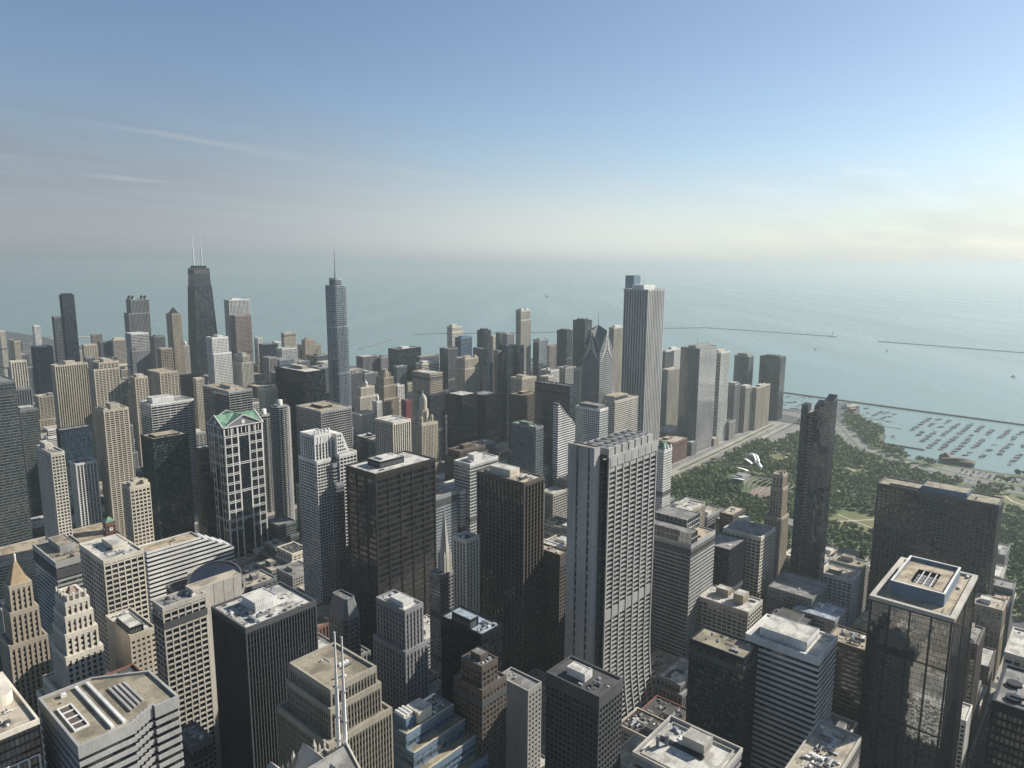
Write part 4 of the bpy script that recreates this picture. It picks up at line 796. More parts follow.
m = MB(); m.mesh([(x, y, .09) for x, y in ((1556,80),(1608,80),(1604,250),(1580,262),(1560,200))], [tuple(range(5))]); m.mesh([(x, y, .09) for x, y in ((1540,575),(1760,570),(1775,606),(1540,606))], [(0,1,2,3)]); struct('parking_area', m, LANE)
m = MB(); m.mesh([(1212+44*math.cos(t), 450+30*math.sin(t), .09) for t in [i*math.pi/12 for i in range(24)]], [tuple(range(24))]); struct('seating_terrace', m, ground_mat('red seating', (.20,.145,.125), (.25,.19,.165), .12))
# ---------------------------------------------------------------- trees
def leafm(name, a, b2):
    m, t, b = mat(name); n = noise(t, posvec(t, (.045, .045, .045)), 1.0, 4); oi = t.nodes.new('ShaderNodeObjectInfo'); n2 = noise(t, posvec(t, (.5, .5, .5)), 1.0, 2)
    f = N(t, 'ShaderNodeMath'); f.operation = 'ADD'; t.links.new(ramp(t, n, -.1, .8, .35, .65), f.inputs[0]); t.links.new(ramp(t, oi.outputs['Random'], -.2, .3), f.inputs[1])
    col = mixc(t, f.outputs[0], a, b2); h = N(t, 'ShaderNodeVectorMath'); h.operation = 'SCALE'; t.links.new(col, h.inputs[0]); t.links.new(ramp(t, n2, .65, 1.35, .3, .7), h.inputs['Scale'])
    t.links.new(h.outputs[0], b.inputs['Base Color']); b.inputs['Roughness'].default_value = .8; return m
LEAF = leafm('leaves', (.036,.08,.022), (.165,.20,.07)); BARK = ground_mat('bark', (.07,.05,.035), (.11,.085,.06), 3)
def crown_arrays(seed, nblob=9, nq=22):
    r = np.random.RandomState(seed); V = []
    for _ in range(nblob):
        c = np.array([r.uniform(-2.6, 2.6), r.uniform(-2.6, 2.6), r.uniform(5.2, 9.8)]); c[:2] *= 1.25-abs(c[2]-7.2)/5; rad = r.uniform(1.3, 2.3)
        for _ in range(nq):
            d = r.normal(size=3); d /= np.linalg.norm(d); p = c+d*rad*r.uniform(.75, 1.1); n = d+r.normal(size=3)*.45; n /= np.linalg.norm(n); a = np.cross(n, [.3, .2, .93]); a /= np.linalg.norm(a); bb = np.cross(n, a); s = r.uniform(.45, .95)
            V.append([p-a*s-bb*s*.6, p+a*s*.8-bb*s, p+a*s+bb*s*.7, p-a*s*.7+bb*s])
    return np.array(V)
CROWNS = [crown_arrays(i) for i in range(5)]; CM, TM = [], []
for i, cv in enumerate(CROWNS):
    me = bpy.data.meshes.new('crown'); me.from_pydata(cv.reshape(-1, 3).tolist(), [], np.arange(len(cv)*4).reshape(-1, 4).tolist()); me.materials.append(LEAF); CM.append(me)
    tm = MB(); tm.tube((0, 0, -.1), (0, 0, 3.6), .34, .24, 7)
    for k in range(4): t = k*1.6+i; tm.tube((0, 0, 3+.3*k), (1.7*math.cos(t), 1.7*math.sin(t), 6.4+.4*k), .16, .06, 5)
    o = tm.build('trunk', BARK); TM.append(o.data); bpy.data.objects.remove(o)
def inpoly(x, y, P):
    c = False
    for i in range(len(P)):
        (x1, y1), (x2, y2) = P[i], P[i-1]
        if (y1 > y) != (y2 > y) and x < (x2-x1)*(y-y1)/(y2-y1)+x1: c = not c
    return c
def seg_d(x, y, P): 
    best = 1e9
    for a, b_ in zip(P, P[1:]):
        dx, dy = b_[0]-a[0], b_[1]-a[1]; t = max(0, min(1, ((x-a[0])*dx+(y-a[1])*dy)/(dx*dx+dy*dy))); best = min(best, math.hypot(x-a[0]-t*dx, y-a[1]-t*dy))
    return best
WOODS = [[(966,-60),(1478,-60),(1484,60),(1500,165),(1540,275),(1590,370),(1640,408),(1735,448),(1800,500),(1820,560),(1800,608),(966,606)],
         [(1540,-60),(1626,-60),(1626,115),(1606,160),(1608,262),(1602,312),(1668,350),(1700,390),(1780,400),(1860,430),(1890,462),(1920,492),(1985,524),(1995,556),(1910,526),(1800,494),(1735,448),(1648,396),(1600,340),(1572,262),(1548,160)]]
CLEAR = [[(1372,20),(1478,20),(1484,130),(1440,150),(1390,140)],[(1122,262),(1214,252),(1222,322),(1128,334)],[(1212,488),(1300,488),(1295,545),(1215,545)],[(1166,416),(1258,416),(1258,490),(1166,490)],[(1552,76),(1612,76),(1608,268),(1556,268)],[(1540,568),(1780,562),(1780,608),(1540,608)],[(1384,244),(1438,244),(1438,278),(1384,278)],[(1122,204),(1196,204),(1196,240),(1122,240)],[(1420,350),(1480,350),(1480,392),(1420,392)],[(1002,524),(1056,524),(1056,556),(1002,556)],[(1410,500),(1480,500),(1480,540),(1410,540)],[(1040,330),(1110,330),(1110,400),(1040,400)],[(1720,393),(1800,402),(1800,412),(1720,404)]]
rt = random.Random(11); spots = []; gx = 9.0
for iy in range(-7, 74):
    for ix in range(100, 223):
        x, y = ix*gx+rt.uniform(-3.4, 3.4), iy*gx+rt.uniform(-3.4, 3.4)
        if not any(inpoly(x, y, P) for P in WOODS) or any(inpoly(x, y, P) for P in CLEAR): continue
        if abs(x-1336) < 15 or abs(y-190) < 13 or seg_d(x, y, LSD) < 26 or x < 972: continue
        dens = .5+.5*math.sin(x*.021+1.3)*math.sin(y*.027+x*.006); 
        if rt.random() > .72+.4*dens: continue
        spots.append((x, y))
TREE_ONE = [684, 685, 686, 687, 688, 735, 739, 741, 742, 743, 744, 745, 746, 747, 789, 790, 791, 792, 793, 794, 795, 796, 797, 798, 799, 800, 802, 803, 804, 839, 841, 842, 843, 844, 845, 846, 847, 848, 849, 850, 851, 883, 884, 885, 886, 887, 888, 889, 925, 926, 927, 928, 929, 930, 931, 974, 975, 1411, 1453, 1454, 1455, 1456, 1502, 1503, 1504, 1505, 1506, 1507, 1541, 1542, 1543, 1544, 1545, 1546, 1547, 1548, 1549, 1578, 1579, 1580, 1581, 1582, 1583, 1584, 1585, 1586, 1587, 1588, 1618, 1619, 1620, 1621, 1622, 1623, 1624, 1658, 1659, 1660, 1661, 1662, 1663, 1664, 1699, 1700, 1701, 1702, 1703, 1704, 1705, 1706, 1707, 1708, 1747, 1748, 1749, 1750, 1751, 1752, 1796, 1797, 1798, 1799, 1844, 1890, 1891, 1892, 1893, 1894, 1895, 1946, 2131, 2225, 2228, 2229, 2284, 2285, 2286, 2287, 2288, 2289, 2290, 2299, 2300, 2348, 2349, 2350, 2351, 2352, 2353, 2354, 2355, 2356, 2357, 2358, 2423, 2424, 2425, 2426, 2427, 2428, 2429, 2430, 2431, 2432, 2433, 2497, 2498, 2499, 2500, 2501, 2502, 2503, 2504, 2505, 2566, 2567, 2568, 2569, 2570, 2571, 2572, 2573, 2574, 2636, 2637, 2638, 2639, 2640, 2641, 2642, 2643, 2644, 2704, 2705, 2706, 2707, 2708, 2709, 2710, 2711, 2768, 2769, 2770, 2771, 2772, 2773, 2774, 2775, 2776, 2834, 2835, 2836, 2837, 2838, 2839, 2840, 2841, 2842, 2843, 2844, 2905, 2906, 2907, 2908, 2909, 2910, 2911, 2912, 2913, 2973, 2974, 2975, 2976, 2977, 2978, 2979, 2980, 2981, 2982, 3049, 3050, 3051, 3052, 3053, 3114, 3115, 3116, 3117, 3118, 3119, 3120, 3185, 3186, 3187, 3188, 3189, 3190, 3191, 3192, 3248, 3249, 3250, 3251, 3252, 3253, 3309, 3310, 3311, 3312, 3313, 3314, 3315, 3375, 3376, 3377, 3378, 3379, 3380, 3381, 3457, 3458, 3459, 3460, 3461, 3462, 3463, 3464, 3465, 3538, 3539, 3540, 3541, 3542, 3543, 3606, 3607, 3608, 3609, 3610, 3659]
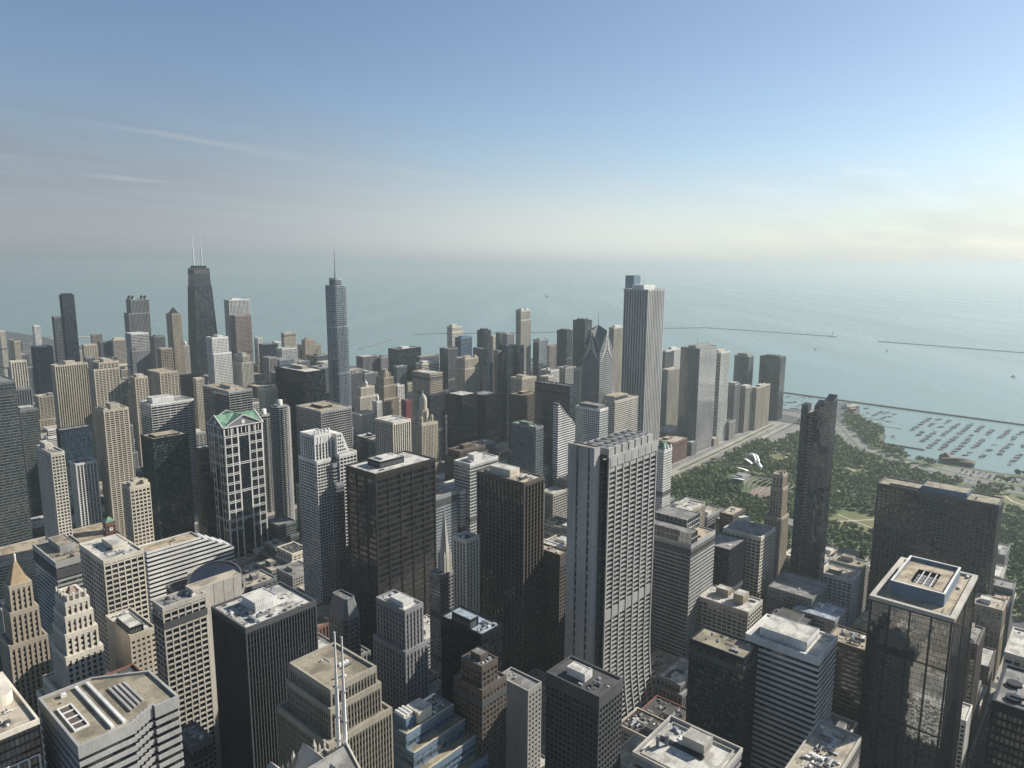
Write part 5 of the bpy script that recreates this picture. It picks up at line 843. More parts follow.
TREE_REST = [636, 637, 638, 639, 640, 641, 642, 643, 644, 645, 647, 648, 689, 690, 691, 692, 693, 694, 695, 696, 697, 698, 699, 700, 733, 734, 736, 737, 738, 740, 748, 749, 750, 751, 752, 753, 754, 755, 756, 757, 758, 760, 761, 763, 764, 781, 782, 783, 784, 785, 786, 787, 788, 801, 805, 806, 807, 808, 809, 810, 811, 812, 813, 814, 815, 816, 817, 824, 825, 826, 827, 828, 829, 830, 831, 832, 833, 834, 835, 836, 837, 838, 840, 852, 853, 854, 855, 856, 857, 858, 859, 861, 862, 863, 864, 865, 866, 867, 868, 869, 870, 871, 872, 873, 874, 875, 876, 877, 878, 879, 880, 881, 882, 890, 891, 892, 893, 894, 895, 896, 897, 898, 899, 900, 901, 904, 905, 906, 907, 908, 909, 910, 911, 912, 913, 914, 915, 916, 917, 918, 919, 920, 921, 922, 923, 924, 932, 933, 934, 935, 936, 937, 938, 939, 940, 941, 942, 943, 944, 945, 946, 947, 948, 949, 950, 951, 952, 953, 954, 955, 956, 957, 958, 959, 960, 961, 962, 963, 964, 965, 966, 967, 968, 969, 970, 971, 972, 973, 976, 977, 978, 979, 980, 981, 982, 983, 984, 985, 986, 987, 988, 989, 990, 991, 992, 993, 994, 995, 996, 997, 998, 999, 1000, 1001, 1002, 1003, 1004, 1005, 1006, 1007, 1008, 1009, 1010, 1011, 1012, 1013, 1014, 1015, 1016, 1017, 1018, 1019, 1020, 1021, 1022, 1023, 1024, 1025, 1026, 1027, 1028, 1029, 1030, 1031, 1032, 1033, 1034, 1035, 1036, 1037, 1038, 1039, 1040, 1041, 1042, 1043, 1044, 1045, 1046, 1047, 1048, 1049, 1050, 1051, 1052, 1053, 1054, 1055, 1056, 1057, 1058, 1059, 1060, 1061, 1062, 1063, 1064, 1065, 1066, 1067, 1068, 1069, 1070, 1071, 1072, 1073, 1074, 1075, 1076, 1077, 1078, 1079, 1080, 1081, 1082, 1083, 1084, 1085, 1086, 1087, 1088, 1089, 1090, 1091, 1092, 1093, 1094, 1095, 1096, 1097, 1098, 1099, 1100, 1101, 1102, 1103, 1104, 1105, 1106, 1107, 1108, 1109, 1110, 1111, 1112, 1113, 1114, 1115, 1116, 1117, 1118, 1119, 1120, 1121, 1122, 1123, 1124, 1125, 1126, 1127, 1128, 1129, 1130, 1131, 1132, 1133, 1134, 1135, 1136, 1137, 1138, 1139, 1140, 1141, 1142, 1143, 1144, 1145, 1146, 1147, 1148, 1149, 1150, 1151, 1152, 1153, 1154, 1155, 1156, 1157, 1158, 1159, 1160, 1161, 1162, 1163, 1164, 1165, 1166, 1167, 1168, 1169, 1170, 1171, 1172, 1173, 1174, 1175, 1176, 1177, 1178, 1179, 1180, 1181, 1182, 1183, 1184, 1185, 1186, 1187, 1188, 1189, 1190, 1191, 1192, 1193, 1194, 1195, 1196, 1197, 1198, 1199, 1200, 1201, 1202, 1203, 1204, 1205, 1206, 1207, 1208, 1209, 1210, 1211, 1212, 1213, 1214, 1215, 1216, 1217, 1218, 1219, 1220, 1221, 1222, 1223, 1224, 1225, 1226, 1227, 1228, 1229, 1230, 1231, 1232, 1233, 1234, 1235, 1236, 1237, 1238, 1239, 1240, 1241, 1242, 1243, 1244, 1245, 1246, 1247, 1248, 1249, 1250, 1251, 1252, 1253, 1254, 1255, 1256, 1257, 1258, 1259, 1260, 1261, 1262, 1263, 1264, 1265, 1266, 1267, 1268, 1269, 1270, 1271, 1272, 1273, 1274, 1275, 1276, 1277, 1278, 1279, 1280, 1281, 1282, 1283, 1284, 1285, 1286, 1287, 1288, 1289, 1290, 1291, 1292, 1293, 1294, 1295, 1296, 1297, 1298, 1299, 1300, 1301, 1302, 1303, 1304, 1305, 1306, 1307, 1308, 1309, 1310, 1311, 1312, 1313, 1314, 1315, 1316, 1317, 1318, 1319, 1320, 1321, 1322, 1323, 1324, 1325, 1326, 1327, 1328, 1329, 1330, 1331, 1332, 1333, 1334, 1335, 1336, 1337, 1338, 1339, 1340, 1341, 1342, 1343, 1344, 1345, 1346, 1347, 1348, 1349, 1350, 1351, 1352, 1353, 1354, 1355, 1356, 1357, 1358, 1359, 1360, 1361, 1362, 1363, 1364, 1365, 1366, 1367, 1368, 1369, 1370, 1371, 1372, 1373, 1374, 1375, 1376, 1377, 1378, 1379, 1380, 1381, 1382, 1383, 1384, 1385, 1386, 1387, 1388, 1389, 1390, 1391, 1392, 1393, 1394, 1395, 1396, 1397, 1398, 1399, 1400, 1401, 1402, 1403, 1404, 1405, 1406, 1407, 1408, 1409, 1410, 1412, 1413, 1414, 1415, 1416, 1417, 1418, 1419, 1420, 1421, 1422, 1423, 1424, 1425, 1426, 1427, 1428, 1429, 1430, 1431, 1432, 1433, 1434, 1435, 1436, 1437, 1438, 1439, 1440, 1441, 1442, 1443, 1444, 1445, 1446, 1447, 1448, 1449, 1450, 1451, 1452, 1457, 1458, 1459, 1460, 1461, 1462, 1463, 1464, 1465, 1466, 1467, 1468, 1469, 1470, 1471, 1472, 1473, 1474, 1475, 1476, 1477, 1478, 1479, 1480, 1481, 1482, 1483, 1484, 1485, 1486, 1487, 1488, 1489, 1490, 1491, 1492, 1493, 1494, 1495, 1496, 1497, 1498, 1499, 1500, 1501, 1508, 1509, 1510, 1511, 1512, 1513, 1514, 1515, 1516, 1517, 1518, 1519, 1520, 1521, 1522, 1523, 1524, 1525, 1526, 1527, 1528, 1529, 1530, 1531, 1532, 1533, 1534, 1535, 1536, 1537, 1538, 1539, 1540, 1550, 1551, 1552, 1553, 1554, 1555, 1556, 1557, 1558, 1559, 1560, 1561, 1562, 1563, 1564, 1565, 1566, 1567, 1568, 1569, 1570, 1571, 1572, 1573, 1574, 1575, 1576, 1577, 1589, 1590, 1591, 1592, 1593, 1594, 1595, 1596, 1597, 1598, 1599, 1600, 1601, 1602, 1603, 1604, 1605, 1606, 1607, 1608, 1609, 1610, 1611, 1612, 1613, 1614, 1615, 1616, 1617, 1625, 1626, 1627, 1628, 1629, 1630, 1631, 1632, 1633, 1634, 1635, 1636, 1637, 1638, 1639, 1640, 1641, 1642, 1643, 1644, 1645, 1646, 1647, 1648, 1649, 1650, 1651, 1652, 1653, 1654, 1655, 1656, 1657, 1665, 1666, 1667, 1668, 1669, 1670, 1671, 1672, 1673, 1674, 1675, 1676, 1677, 1678, 1679, 1680, 1681, 1682, 1683, 1684, 1685, 1686, 1687, 1688, 1689, 1690, 1691, 1692, 1693, 1694, 1695, 1696, 1697, 1698, 1709, 1710, 1711, 1712, 1713, 1714, 1715, 1716, 1717, 1718, 1719, 1720, 1721, 1722, 1723, 1724, 1725, 1726, 1727, 1728, 1729, 1730, 1731, 1732, 1733, 1734, 1735, 1736, 1737, 1738, 1739, 1740, 1741, 1742, 1743, 1744, 1745, 1746, 1753, 1754, 1755, 1756, 1757, 1758, 1759, 1760, 1761, 1762, 1763, 1764, 1765, 1766, 1767, 1768, 1769, 1770, 1771, 1772, 1773, 1774, 1775, 1776, 1777, 1778, 1779, 1780, 1781, 1782, 1783, 1784, 1785, 1786, 1787, 1788, 1789, 1790, 1791, 1792, 1793, 1794, 1795, 1800, 1801, 1802, 1803, 1804, 1805, 1806, 1807, 1808, 1809, 1810, 1811, 1812, 1813, 1814, 1815, 1816, 1817, 1818, 1819, 1820, 1821, 1822, 1823, 1824, 1825, 1826, 1827, 1828, 1829, 1830, 1831, 1832, 1833, 1834, 1835, 1836, 1837, 1838, 1839, 1840, 1841, 1842, 1843, 1845, 1846, 1847, 1848, 1849, 1850, 1851, 1852, 1853, 1854, 1855, 1856, 1857, 1858, 1859, 1860, 1861, 1862, 1863, 1864, 1865, 1866, 1867, 1868, 1869, 1870, 1871, 1872, 1873, 1874, 1875, 1876, 1877, 1878, 1879, 1880, 1881, 1882, 1883, 1884, 1885, 1886, 1887, 1888, 1889, 1896, 1897, 1898, 1899, 1900, 1901, 1902, 1903, 1904, 1905, 1906, 1907, 1908, 1909, 1910, 1911, 1912, 1913, 1914, 1915, 1916, 1917, 1918, 1919, 1920, 1921, 1922, 1923, 1924, 1925, 1926, 1927, 1928, 1929, 1930, 1931, 1932, 1933, 1934, 1935, 1936, 1937, 1938, 1939, 1940, 1941, 1942, 1943, 1944, 1945, 1947, 1948, 1949, 1950, 1951, 1952, 1953, 1954, 1955, 1956, 1957, 1958, 1959, 1960, 1961, 1962, 1963, 1964, 1965, 1966, 1967, 1968, 1969, 1970, 1971, 1972, 1973, 1974, 1975, 1976, 1977, 1978, 1979, 1980, 1981, 1982, 1983, 1984, 1985, 1986, 1987, 1988, 1989, 1990, 1991, 1992, 1993, 1994, 1995, 1996, 1997, 1998, 1999, 2000, 2001, 2002, 2003, 2004, 2005, 2006, 2007, 2008, 2009, 2010, 2011, 2012, 2013, 2014, 2015, 2016, 2017, 2018, 2019, 2020, 2021, 2022, 2023, 2024, 2025, 2026, 2027, 2028, 2029, 2030, 2031, 2032, 2033, 2034, 2035, 2036, 2037, 2038, 2039, 2040, 2041, 2042, 2043, 2044, 2045, 2046, 2047, 2048, 2049, 2050, 2051, 2052, 2053, 2054, 2055, 2056, 2057, 2058, 2059, 2060, 2061, 2062, 2063, 2064, 2065, 2066, 2067, 2068, 2069, 2070, 2071, 2072, 2073, 2074, 2075, 2076, 2077, 2078, 2079, 2080, 2081, 2082, 2083, 2084, 2085, 2086, 2087, 2088, 2089, 2090, 2091, 2092, 2093, 2094, 2095, 2096, 2097, 2098, 2099, 2100, 2101, 2102, 2103, 2104, 2105, 2106, 2107, 2108, 2109, 2110, 2111, 2112, 2113, 2114, 2115, 2116, 2117, 2118, 2119, 2120, 2121, 2122, 2123, 2124, 2125, 2126, 2127, 2128, 2129, 2130, 2132, 2133, 2134, 2135, 2136, 2137, 2138, 2139, 2140, 2141, 2142, 2143, 2144, 2145, 2146, 2147, 2148, 2149, 2150, 2151, 2152, 2153, 2154, 2155, 2156, 2157, 2158, 2159, 2160, 2161, 2162, 2163, 2164, 2165, 2166, 2167, 2168, 2169, 2170, 2171, 2172, 2173, 2174, 2175, 2176, 2177, 2178, 2179, 2180, 2181, 2182, 2183, 2184, 2185, 2186, 2187, 2188, 2189, 2190, 2191, 2192, 2193, 2194, 2195, 2196, 2197, 2198, 2199, 2200, 2201, 2202, 2203, 2204, 2205, 2206, 2207, 2208, 2209, 2210, 2211, 2212, 2213, 2214, 2215, 2216, 2217, 2218, 2219, 2220, 2221, 2222, 2223, 2224, 2226, 2227, 2230, 2231, 2232, 2233, 2234, 2235, 2236, 2237, 2238, 2239, 2240, 2241, 2242, 2243, 2244, 2245, 2246, 2247, 2248, 2249, 2250, 2251, 2252, 2253, 2254, 2255, 2256, 2257, 2258, 2259, 2260, 2261, 2262, 2263, 2264, 2265, 2266, 2267, 2268, 2269, 2270, 2271, 2272, 2273, 2274, 2275, 2276, 2277, 2278, 2279, 2280, 2281, 2282, 2283, 2291, 2292, 2293, 2294, 2295, 2296, 2297, 2298, 2301, 2302, 2303, 2304, 2305, 2306, 2307, 2308, 2309, 2310, 2311, 2312, 2313, 2314, 2315, 2316, 2317, 2318, 2319, 2320, 2321, 2322, 2323, 2324, 2325, 2326, 2327, 2328, 2329, 2330, 2331, 2332, 2333, 2334, 2335, 2336, 2337, 2338, 2339, 2340, 2341, 2342, 2343, 2344, 2345, 2346, 2347, 2359, 2360, 2361, 2362, 2363, 2364, 2365, 2366, 2367, 2368, 2369, 2370, 2371, 2372, 2373, 2374, 2375, 2376, 2377, 2378, 2379, 2380, 2381, 2382, 2383, 2384, 2385, 2386, 2387, 2388, 2389, 2390, 2391, 2392, 2393, 2394, 2395, 2396, 2397, 2398, 2399, 2400, 2401, 2402, 2403, 2404, 2405, 2406, 2407, 2408, 2409, 2410, 2411, 2412, 2413, 2414, 2415, 2416, 2417, 2418, 2419, 2420, 2421, 2422, 2434, 2435, 2436, 2437, 2438, 2439, 2440, 2441, 2442, 2443, 2444, 2445, 2446, 2447, 2448, 2449, 2450, 2451, 2452, 2453, 2454, 2455, 2456, 2457, 2458, 2459, 2460, 2461, 2462, 2463, 2464, 2465, 2466, 2467, 2468, 2469, 2470, 2471, 2472, 2473, 2474, 2475, 2476, 2477, 2478, 2479, 2480, 2481, 2482, 2483, 2484, 2485, 2486, 2487, 2488, 2489, 2490, 2491, 2492, 2493, 2494, 2495, 2496, 2506, 2507, 2508, 2509, 2510, 2511, 2512, 2513, 2514, 2515, 2516, 2517, 2518, 2519, 2520, 2521, 2522, 2523, 2524, 2525, 2526, 2527, 2528, 2529, 2530, 2531, 2532, 2533, 2534, 2535, 2536, 2537, 2538, 2539, 2540, 2541, 2542, 2543, 2544, 2545, 2546, 2547, 2548, 2549, 2550, 2551, 2552, 2553, 2554, 2555, 2556, 2557, 2558, 2559, 2560, 2561, 2562, 2563, 2564, 2565, 2575, 2576, 2577, 2578, 2579, 2580, 2581, 2582, 2583, 2584, 2585, 2586, 2587, 2588, 2589, 2590, 2591, 2592, 2593, 2594, 2595, 2596, 2597, 2598, 2599, 2600, 2601, 2602, 2603, 2604, 2605, 2606, 2607, 2608, 2609, 2610, 2611, 2612, 2613, 2614, 2615, 2616, 2617, 2618, 2619, 2620, 2621, 2622, 2623, 2624, 2625, 2626, 2627, 2628, 2629, 2630, 2631, 2632, 2633, 2634, 2635, 2645, 2646, 2647, 2648, 2649, 2650, 2651, 2652, 2653, 2654, 2655, 2656, 2657, 2658, 2659, 2660, 2661, 2662, 2663, 2664, 2665, 2666, 2667, 2668, 2669, 2670, 2671, 2672, 2673, 2674, 2675, 2676, 2677, 2678, 2679, 2680, 2681, 2682, 2683, 2684, 2685, 2686, 2687, 2688, 2689, 2690, 2691, 2692, 2693, 2694, 2695, 2696, 2697, 2698, 2699, 2700, 2701, 2702, 2703, 2712, 2713, 2714, 2715, 2716, 2717, 2718, 2719, 2720, 2721, 2722, 2723, 2724, 2725, 2726, 2727, 2728, 2729, 2730, 2731, 2732, 2733, 2734, 2735, 2736, 2737, 2738, 2739, 2740, 2741, 2742, 2743, 2744, 2745, 2746, 2747, 2748, 2749, 2750, 2751, 2752, 2753, 2754, 2755, 2756, 2757, 2758, 2759, 2760, 2761, 2762, 2763, 2764, 2765, 2766, 2767, 2777, 2778, 2779, 2780, 2781, 2782, 2783, 2784, 2785, 2786, 2787, 2788, 2789, 2790, 2791, 2792, 2793, 2794, 2795, 2796, 2797, 2798, 2799, 2800, 2801, 2802, 2803, 2804, 2805, 2806, 2807, 2808, 2809, 2810, 2811, 2812, 2813, 2814, 2815, 2816, 2817, 2818, 2819, 2820, 2821, 2822, 2823, 2824, 2825, 2826, 2827, 2828, 2829, 2830, 2831, 2832, 2833, 2845, 2846, 2847, 2848, 2849, 2850, 2851, 2852, 2853, 2854, 2855, 2856, 2857, 2858, 2859, 2860, 2861, 2862, 2863, 2864, 2865, 2866, 2867, 2868, 2869, 2870, 2871, 2872, 2873, 2874, 2875, 2876, 2877, 2878, 2879, 2880, 2881, 2882, 2883, 2884, 2885, 2886, 2887, 2888, 2889, 2890, 2891, 2892, 2893, 2894, 2895, 2896, 2897, 2898, 2899, 2900, 2901, 2902, 2903, 2904, 2914, 2915, 2916, 2917, 2918, 2919, 2920, 2921, 2922, 2923, 2924, 2925, 2926, 2927, 2928, 2929, 2930, 2931, 2932, 2933, 2934, 2935, 2936, 2937, 2938, 2939, 2940, 2941, 2942, 2943, 2944, 2945, 2946, 2947, 2948, 2949, 2950, 2951, 2952, 2953, 2954, 2955, 2956, 2957, 2958, 2959, 2960, 2961, 2962, 2963, 2964, 2965, 2966, 2967, 2968, 2969, 2970, 2971, 2972, 2983, 2984, 2985, 2986, 2987, 2988, 2989, 2990, 2991, 2992, 2993, 2994, 2995, 2996, 2997, 2998, 2999, 3000, 3001, 3002, 3003, 3004, 3005, 3006, 3007, 3008, 3009, 3010, 3011, 3012, 3013, 3014, 3015, 3016, 3017, 3018, 3019, 3020, 3021, 3022, 3023, 3024, 3025, 3026, 3027, 3028, 3029, 3030, 3031, 3032, 3033, 3034, 3035, 3036, 3037, 3038, 3039, 3040, 3041, 3042, 3043, 3044, 3045, 3046, 3047, 3048, 3054, 3055, 3056, 3057, 3058, 3059, 3060, 3061, 3062, 3063, 3064, 3065, 3066, 3067, 3068, 3069, 3070, 3071, 3072, 3073, 3074, 3075, 3076, 3077, 3078, 3079, 3080, 3081, 3082, 3083, 3084, 3085, 3086, 3087, 3088, 3089, 3090, 3091, 3092, 3093, 3094, 3095, 3096, 3097, 3098, 3099, 3100, 3101, 3102, 3103, 3104, 3105, 3106, 3107, 3108, 3109, 3110, 3111, 3112, 3113, 3121, 3122, 3123, 3124, 3125, 3126, 3127, 3128, 3129, 3130, 3131, 3132, 3133, 3134, 3135, 3136, 3137, 3138, 3139, 3140, 3141, 3142, 3143, 3144, 3145, 3146, 3147, 3148, 3149, 3150, 3151, 3152, 3153, 3154, 3155, 3156, 3157, 3158, 3159, 3160, 3161, 3162, 3163, 3164, 3165, 3166, 3167, 3168, 3169, 3170, 3171, 3172, 3173, 3174, 3175, 3176, 3177, 3178, 3179, 3180, 3181, 3182, 3183, 3184, 3193, 3194, 3195, 3196, 3197, 3198, 3199, 3200, 3201, 3202, 3203, 3204, 3205, 3206, 3207, 3208, 3209, 3210, 3211, 3212, 3213, 3214, 3215, 3216, 3217, 3218, 3219, 3220, 3221, 3222, 3223, 3224, 3225, 3226, 3227, 3228, 3229, 3230, 3231, 3232, 3233, 3234, 3235, 3236, 3237, 3238, 3239, 3240, 3241, 3242, 3243, 3244, 3245, 3246, 3247, 3254, 3255, 3256, 3257, 3258, 3259, 3260, 3261, 3262, 3263, 3264, 3265, 3266, 3267, 3268, 3269, 3270, 3271, 3272, 3273, 3274, 3275, 3276, 3277, 3278, 3279, 3280, 3281, 3282, 3283, 3284, 3285, 3286, 3287, 3288, 3289, 3290, 3291, 3292, 3293, 3294, 3295, 3296, 3297, 3298, 3299, 3300, 3301, 3302, 3303, 3304, 3305, 3306, 3307, 3308, 3316, 3317, 3318, 3319, 3320, 3321, 3322, 3323, 3324, 3325, 3326, 3327, 3328, 3329, 3330, 3331, 3332, 3333, 3334, 3335, 3336, 3337, 3338, 3339, 3340, 3341, 3342, 3343, 3344, 3345, 3346, 3347, 3348, 3349, 3350, 3351, 3352, 3353, 3354, 3355, 3356, 3357, 3358, 3359, 3360, 3361, 3362, 3363, 3364, 3365, 3366, 3367, 3368, 3369, 3370, 3371, 3372, 3373, 3374, 3382, 3383, 3384, 3385, 3386, 3387, 3388, 3389, 3390, 3391, 3392, 3393, 3394, 3395, 3396, 3397, 3398, 3399, 3400, 3401, 3402, 3403, 3404, 3405, 3406, 3407, 3408, 3409, 3410, 3411, 3412, 3413, 3414, 3415, 3416, 3417, 3418, 3419, 3420, 3421, 3422, 3423, 3424, 3425, 3426, 3427, 3428, 3429, 3430, 3431, 3432, 3433, 3434, 3435, 3436, 3437, 3438, 3439, 3440, 3441, 3442, 3443, 3444, 3445, 3446, 3447, 3448, 3449, 3450, 3451, 3452, 3453, 3454, 3455, 3456, 3466, 3467, 3468, 3469, 3470, 3471, 3472, 3473, 3474, 3475, 3476, 3477, 3478, 3479, 3480, 3481, 3482, 3483, 3484, 3485, 3486, 3487, 3488, 3489, 3490, 3491, 3492, 3493, 3494, 3495, 3496, 3497, 3498, 3499, 3500, 3501, 3502, 3503, 3504, 3505, 3506, 3507, 3508, 3509, 3510, 3511, 3512, 3513, 3514, 3515, 3516, 3517, 3518, 3519, 3520, 3521, 3522, 3523, 3524, 3525, 3526, 3527, 3528, 3529, 3530, 3531, 3532, 3533, 3534, 3535, 3536, 3537, 3544, 3545, 3546, 3547, 3548, 3549, 3550, 3551, 3552, 3553, 3554, 3555, 3556, 3557, 3558, 3559, 3560, 3561, 3562, 3563, 3564, 3565, 3566, 3567, 3568, 3569, 3570, 3571, 3572, 3573, 3574, 3575, 3576, 3577, 3578, 3579, 3580, 3581, 3582, 3583, 3584, 3585, 3586, 3587, 3588, 3589, 3590, 3591, 3592, 3593, 3594, 3595, 3596, 3597, 3598, 3599, 3600, 3601, 3602, 3603, 3604, 3605, 3611, 3612, 3613, 3614, 3615, 3616, 3617, 3618, 3619, 3620, 3621, 3622, 3623, 3624, 3625, 3626, 3627, 3628, 3629, 3630, 3631, 3632, 3633, 3634, 3635, 3636, 3637, 3638, 3639, 3640, 3641, 3642, 3643, 3644, 3645, 3646, 3647, 3648, 3649, 3650, 3651, 3652, 3653, 3654, 3655, 3656, 3657, 3658, 3660, 3661, 3662, 3663, 3664, 3665, 3666, 3667, 3668, 3669, 3670, 3671, 3672, 3673, 3674, 3675, 3676, 3677, 3678, 3679, 3680, 3681, 3682, 3683, 3684, 3685, 3686, 3687, 3688, 3689, 3690, 3691, 3692, 3693, 3694, 3695, 3696, 3697, 3698, 3699, 3700, 3701, 3702, 3703, 3704, 3705, 3706, 3707, 3708, 3709, 3710, 3711, 3712, 3713, 3714, 3715, 3716, 3717, 3718, 3719, 3720, 3721, 3722, 3723, 3724, 3725, 3726, 3727, 3728, 3729, 3730, 3731, 3732, 3733, 3734, 3735, 3736, 3737, 3738, 3739, 3740, 3741, 3742, 3743, 3744, 3745, 3746, 3747, 3748, 3749, 3750, 3751, 3752, 3753, 3754, 3755, 3756, 3757, 3758, 3759, 3760, 3761, 3762, 3763, 3764, 3765, 3766, 3767, 3768, 3769, 3770, 3771, 3772, 3773, 3774, 3775, 3776, 3777, 3778, 3779, 3780, 3781, 3782, 3783, 3784, 3785, 3786, 3787, 3788, 3789, 3790, 3791, 3792, 3793, 3794, 3795, 3796, 3797, 3798, 3799, 3800, 3801, 3802, 3803, 3804, 3805, 3806, 3807, 3808, 3809, 3810, 3811, 3812, 3813, 3814, 3815]
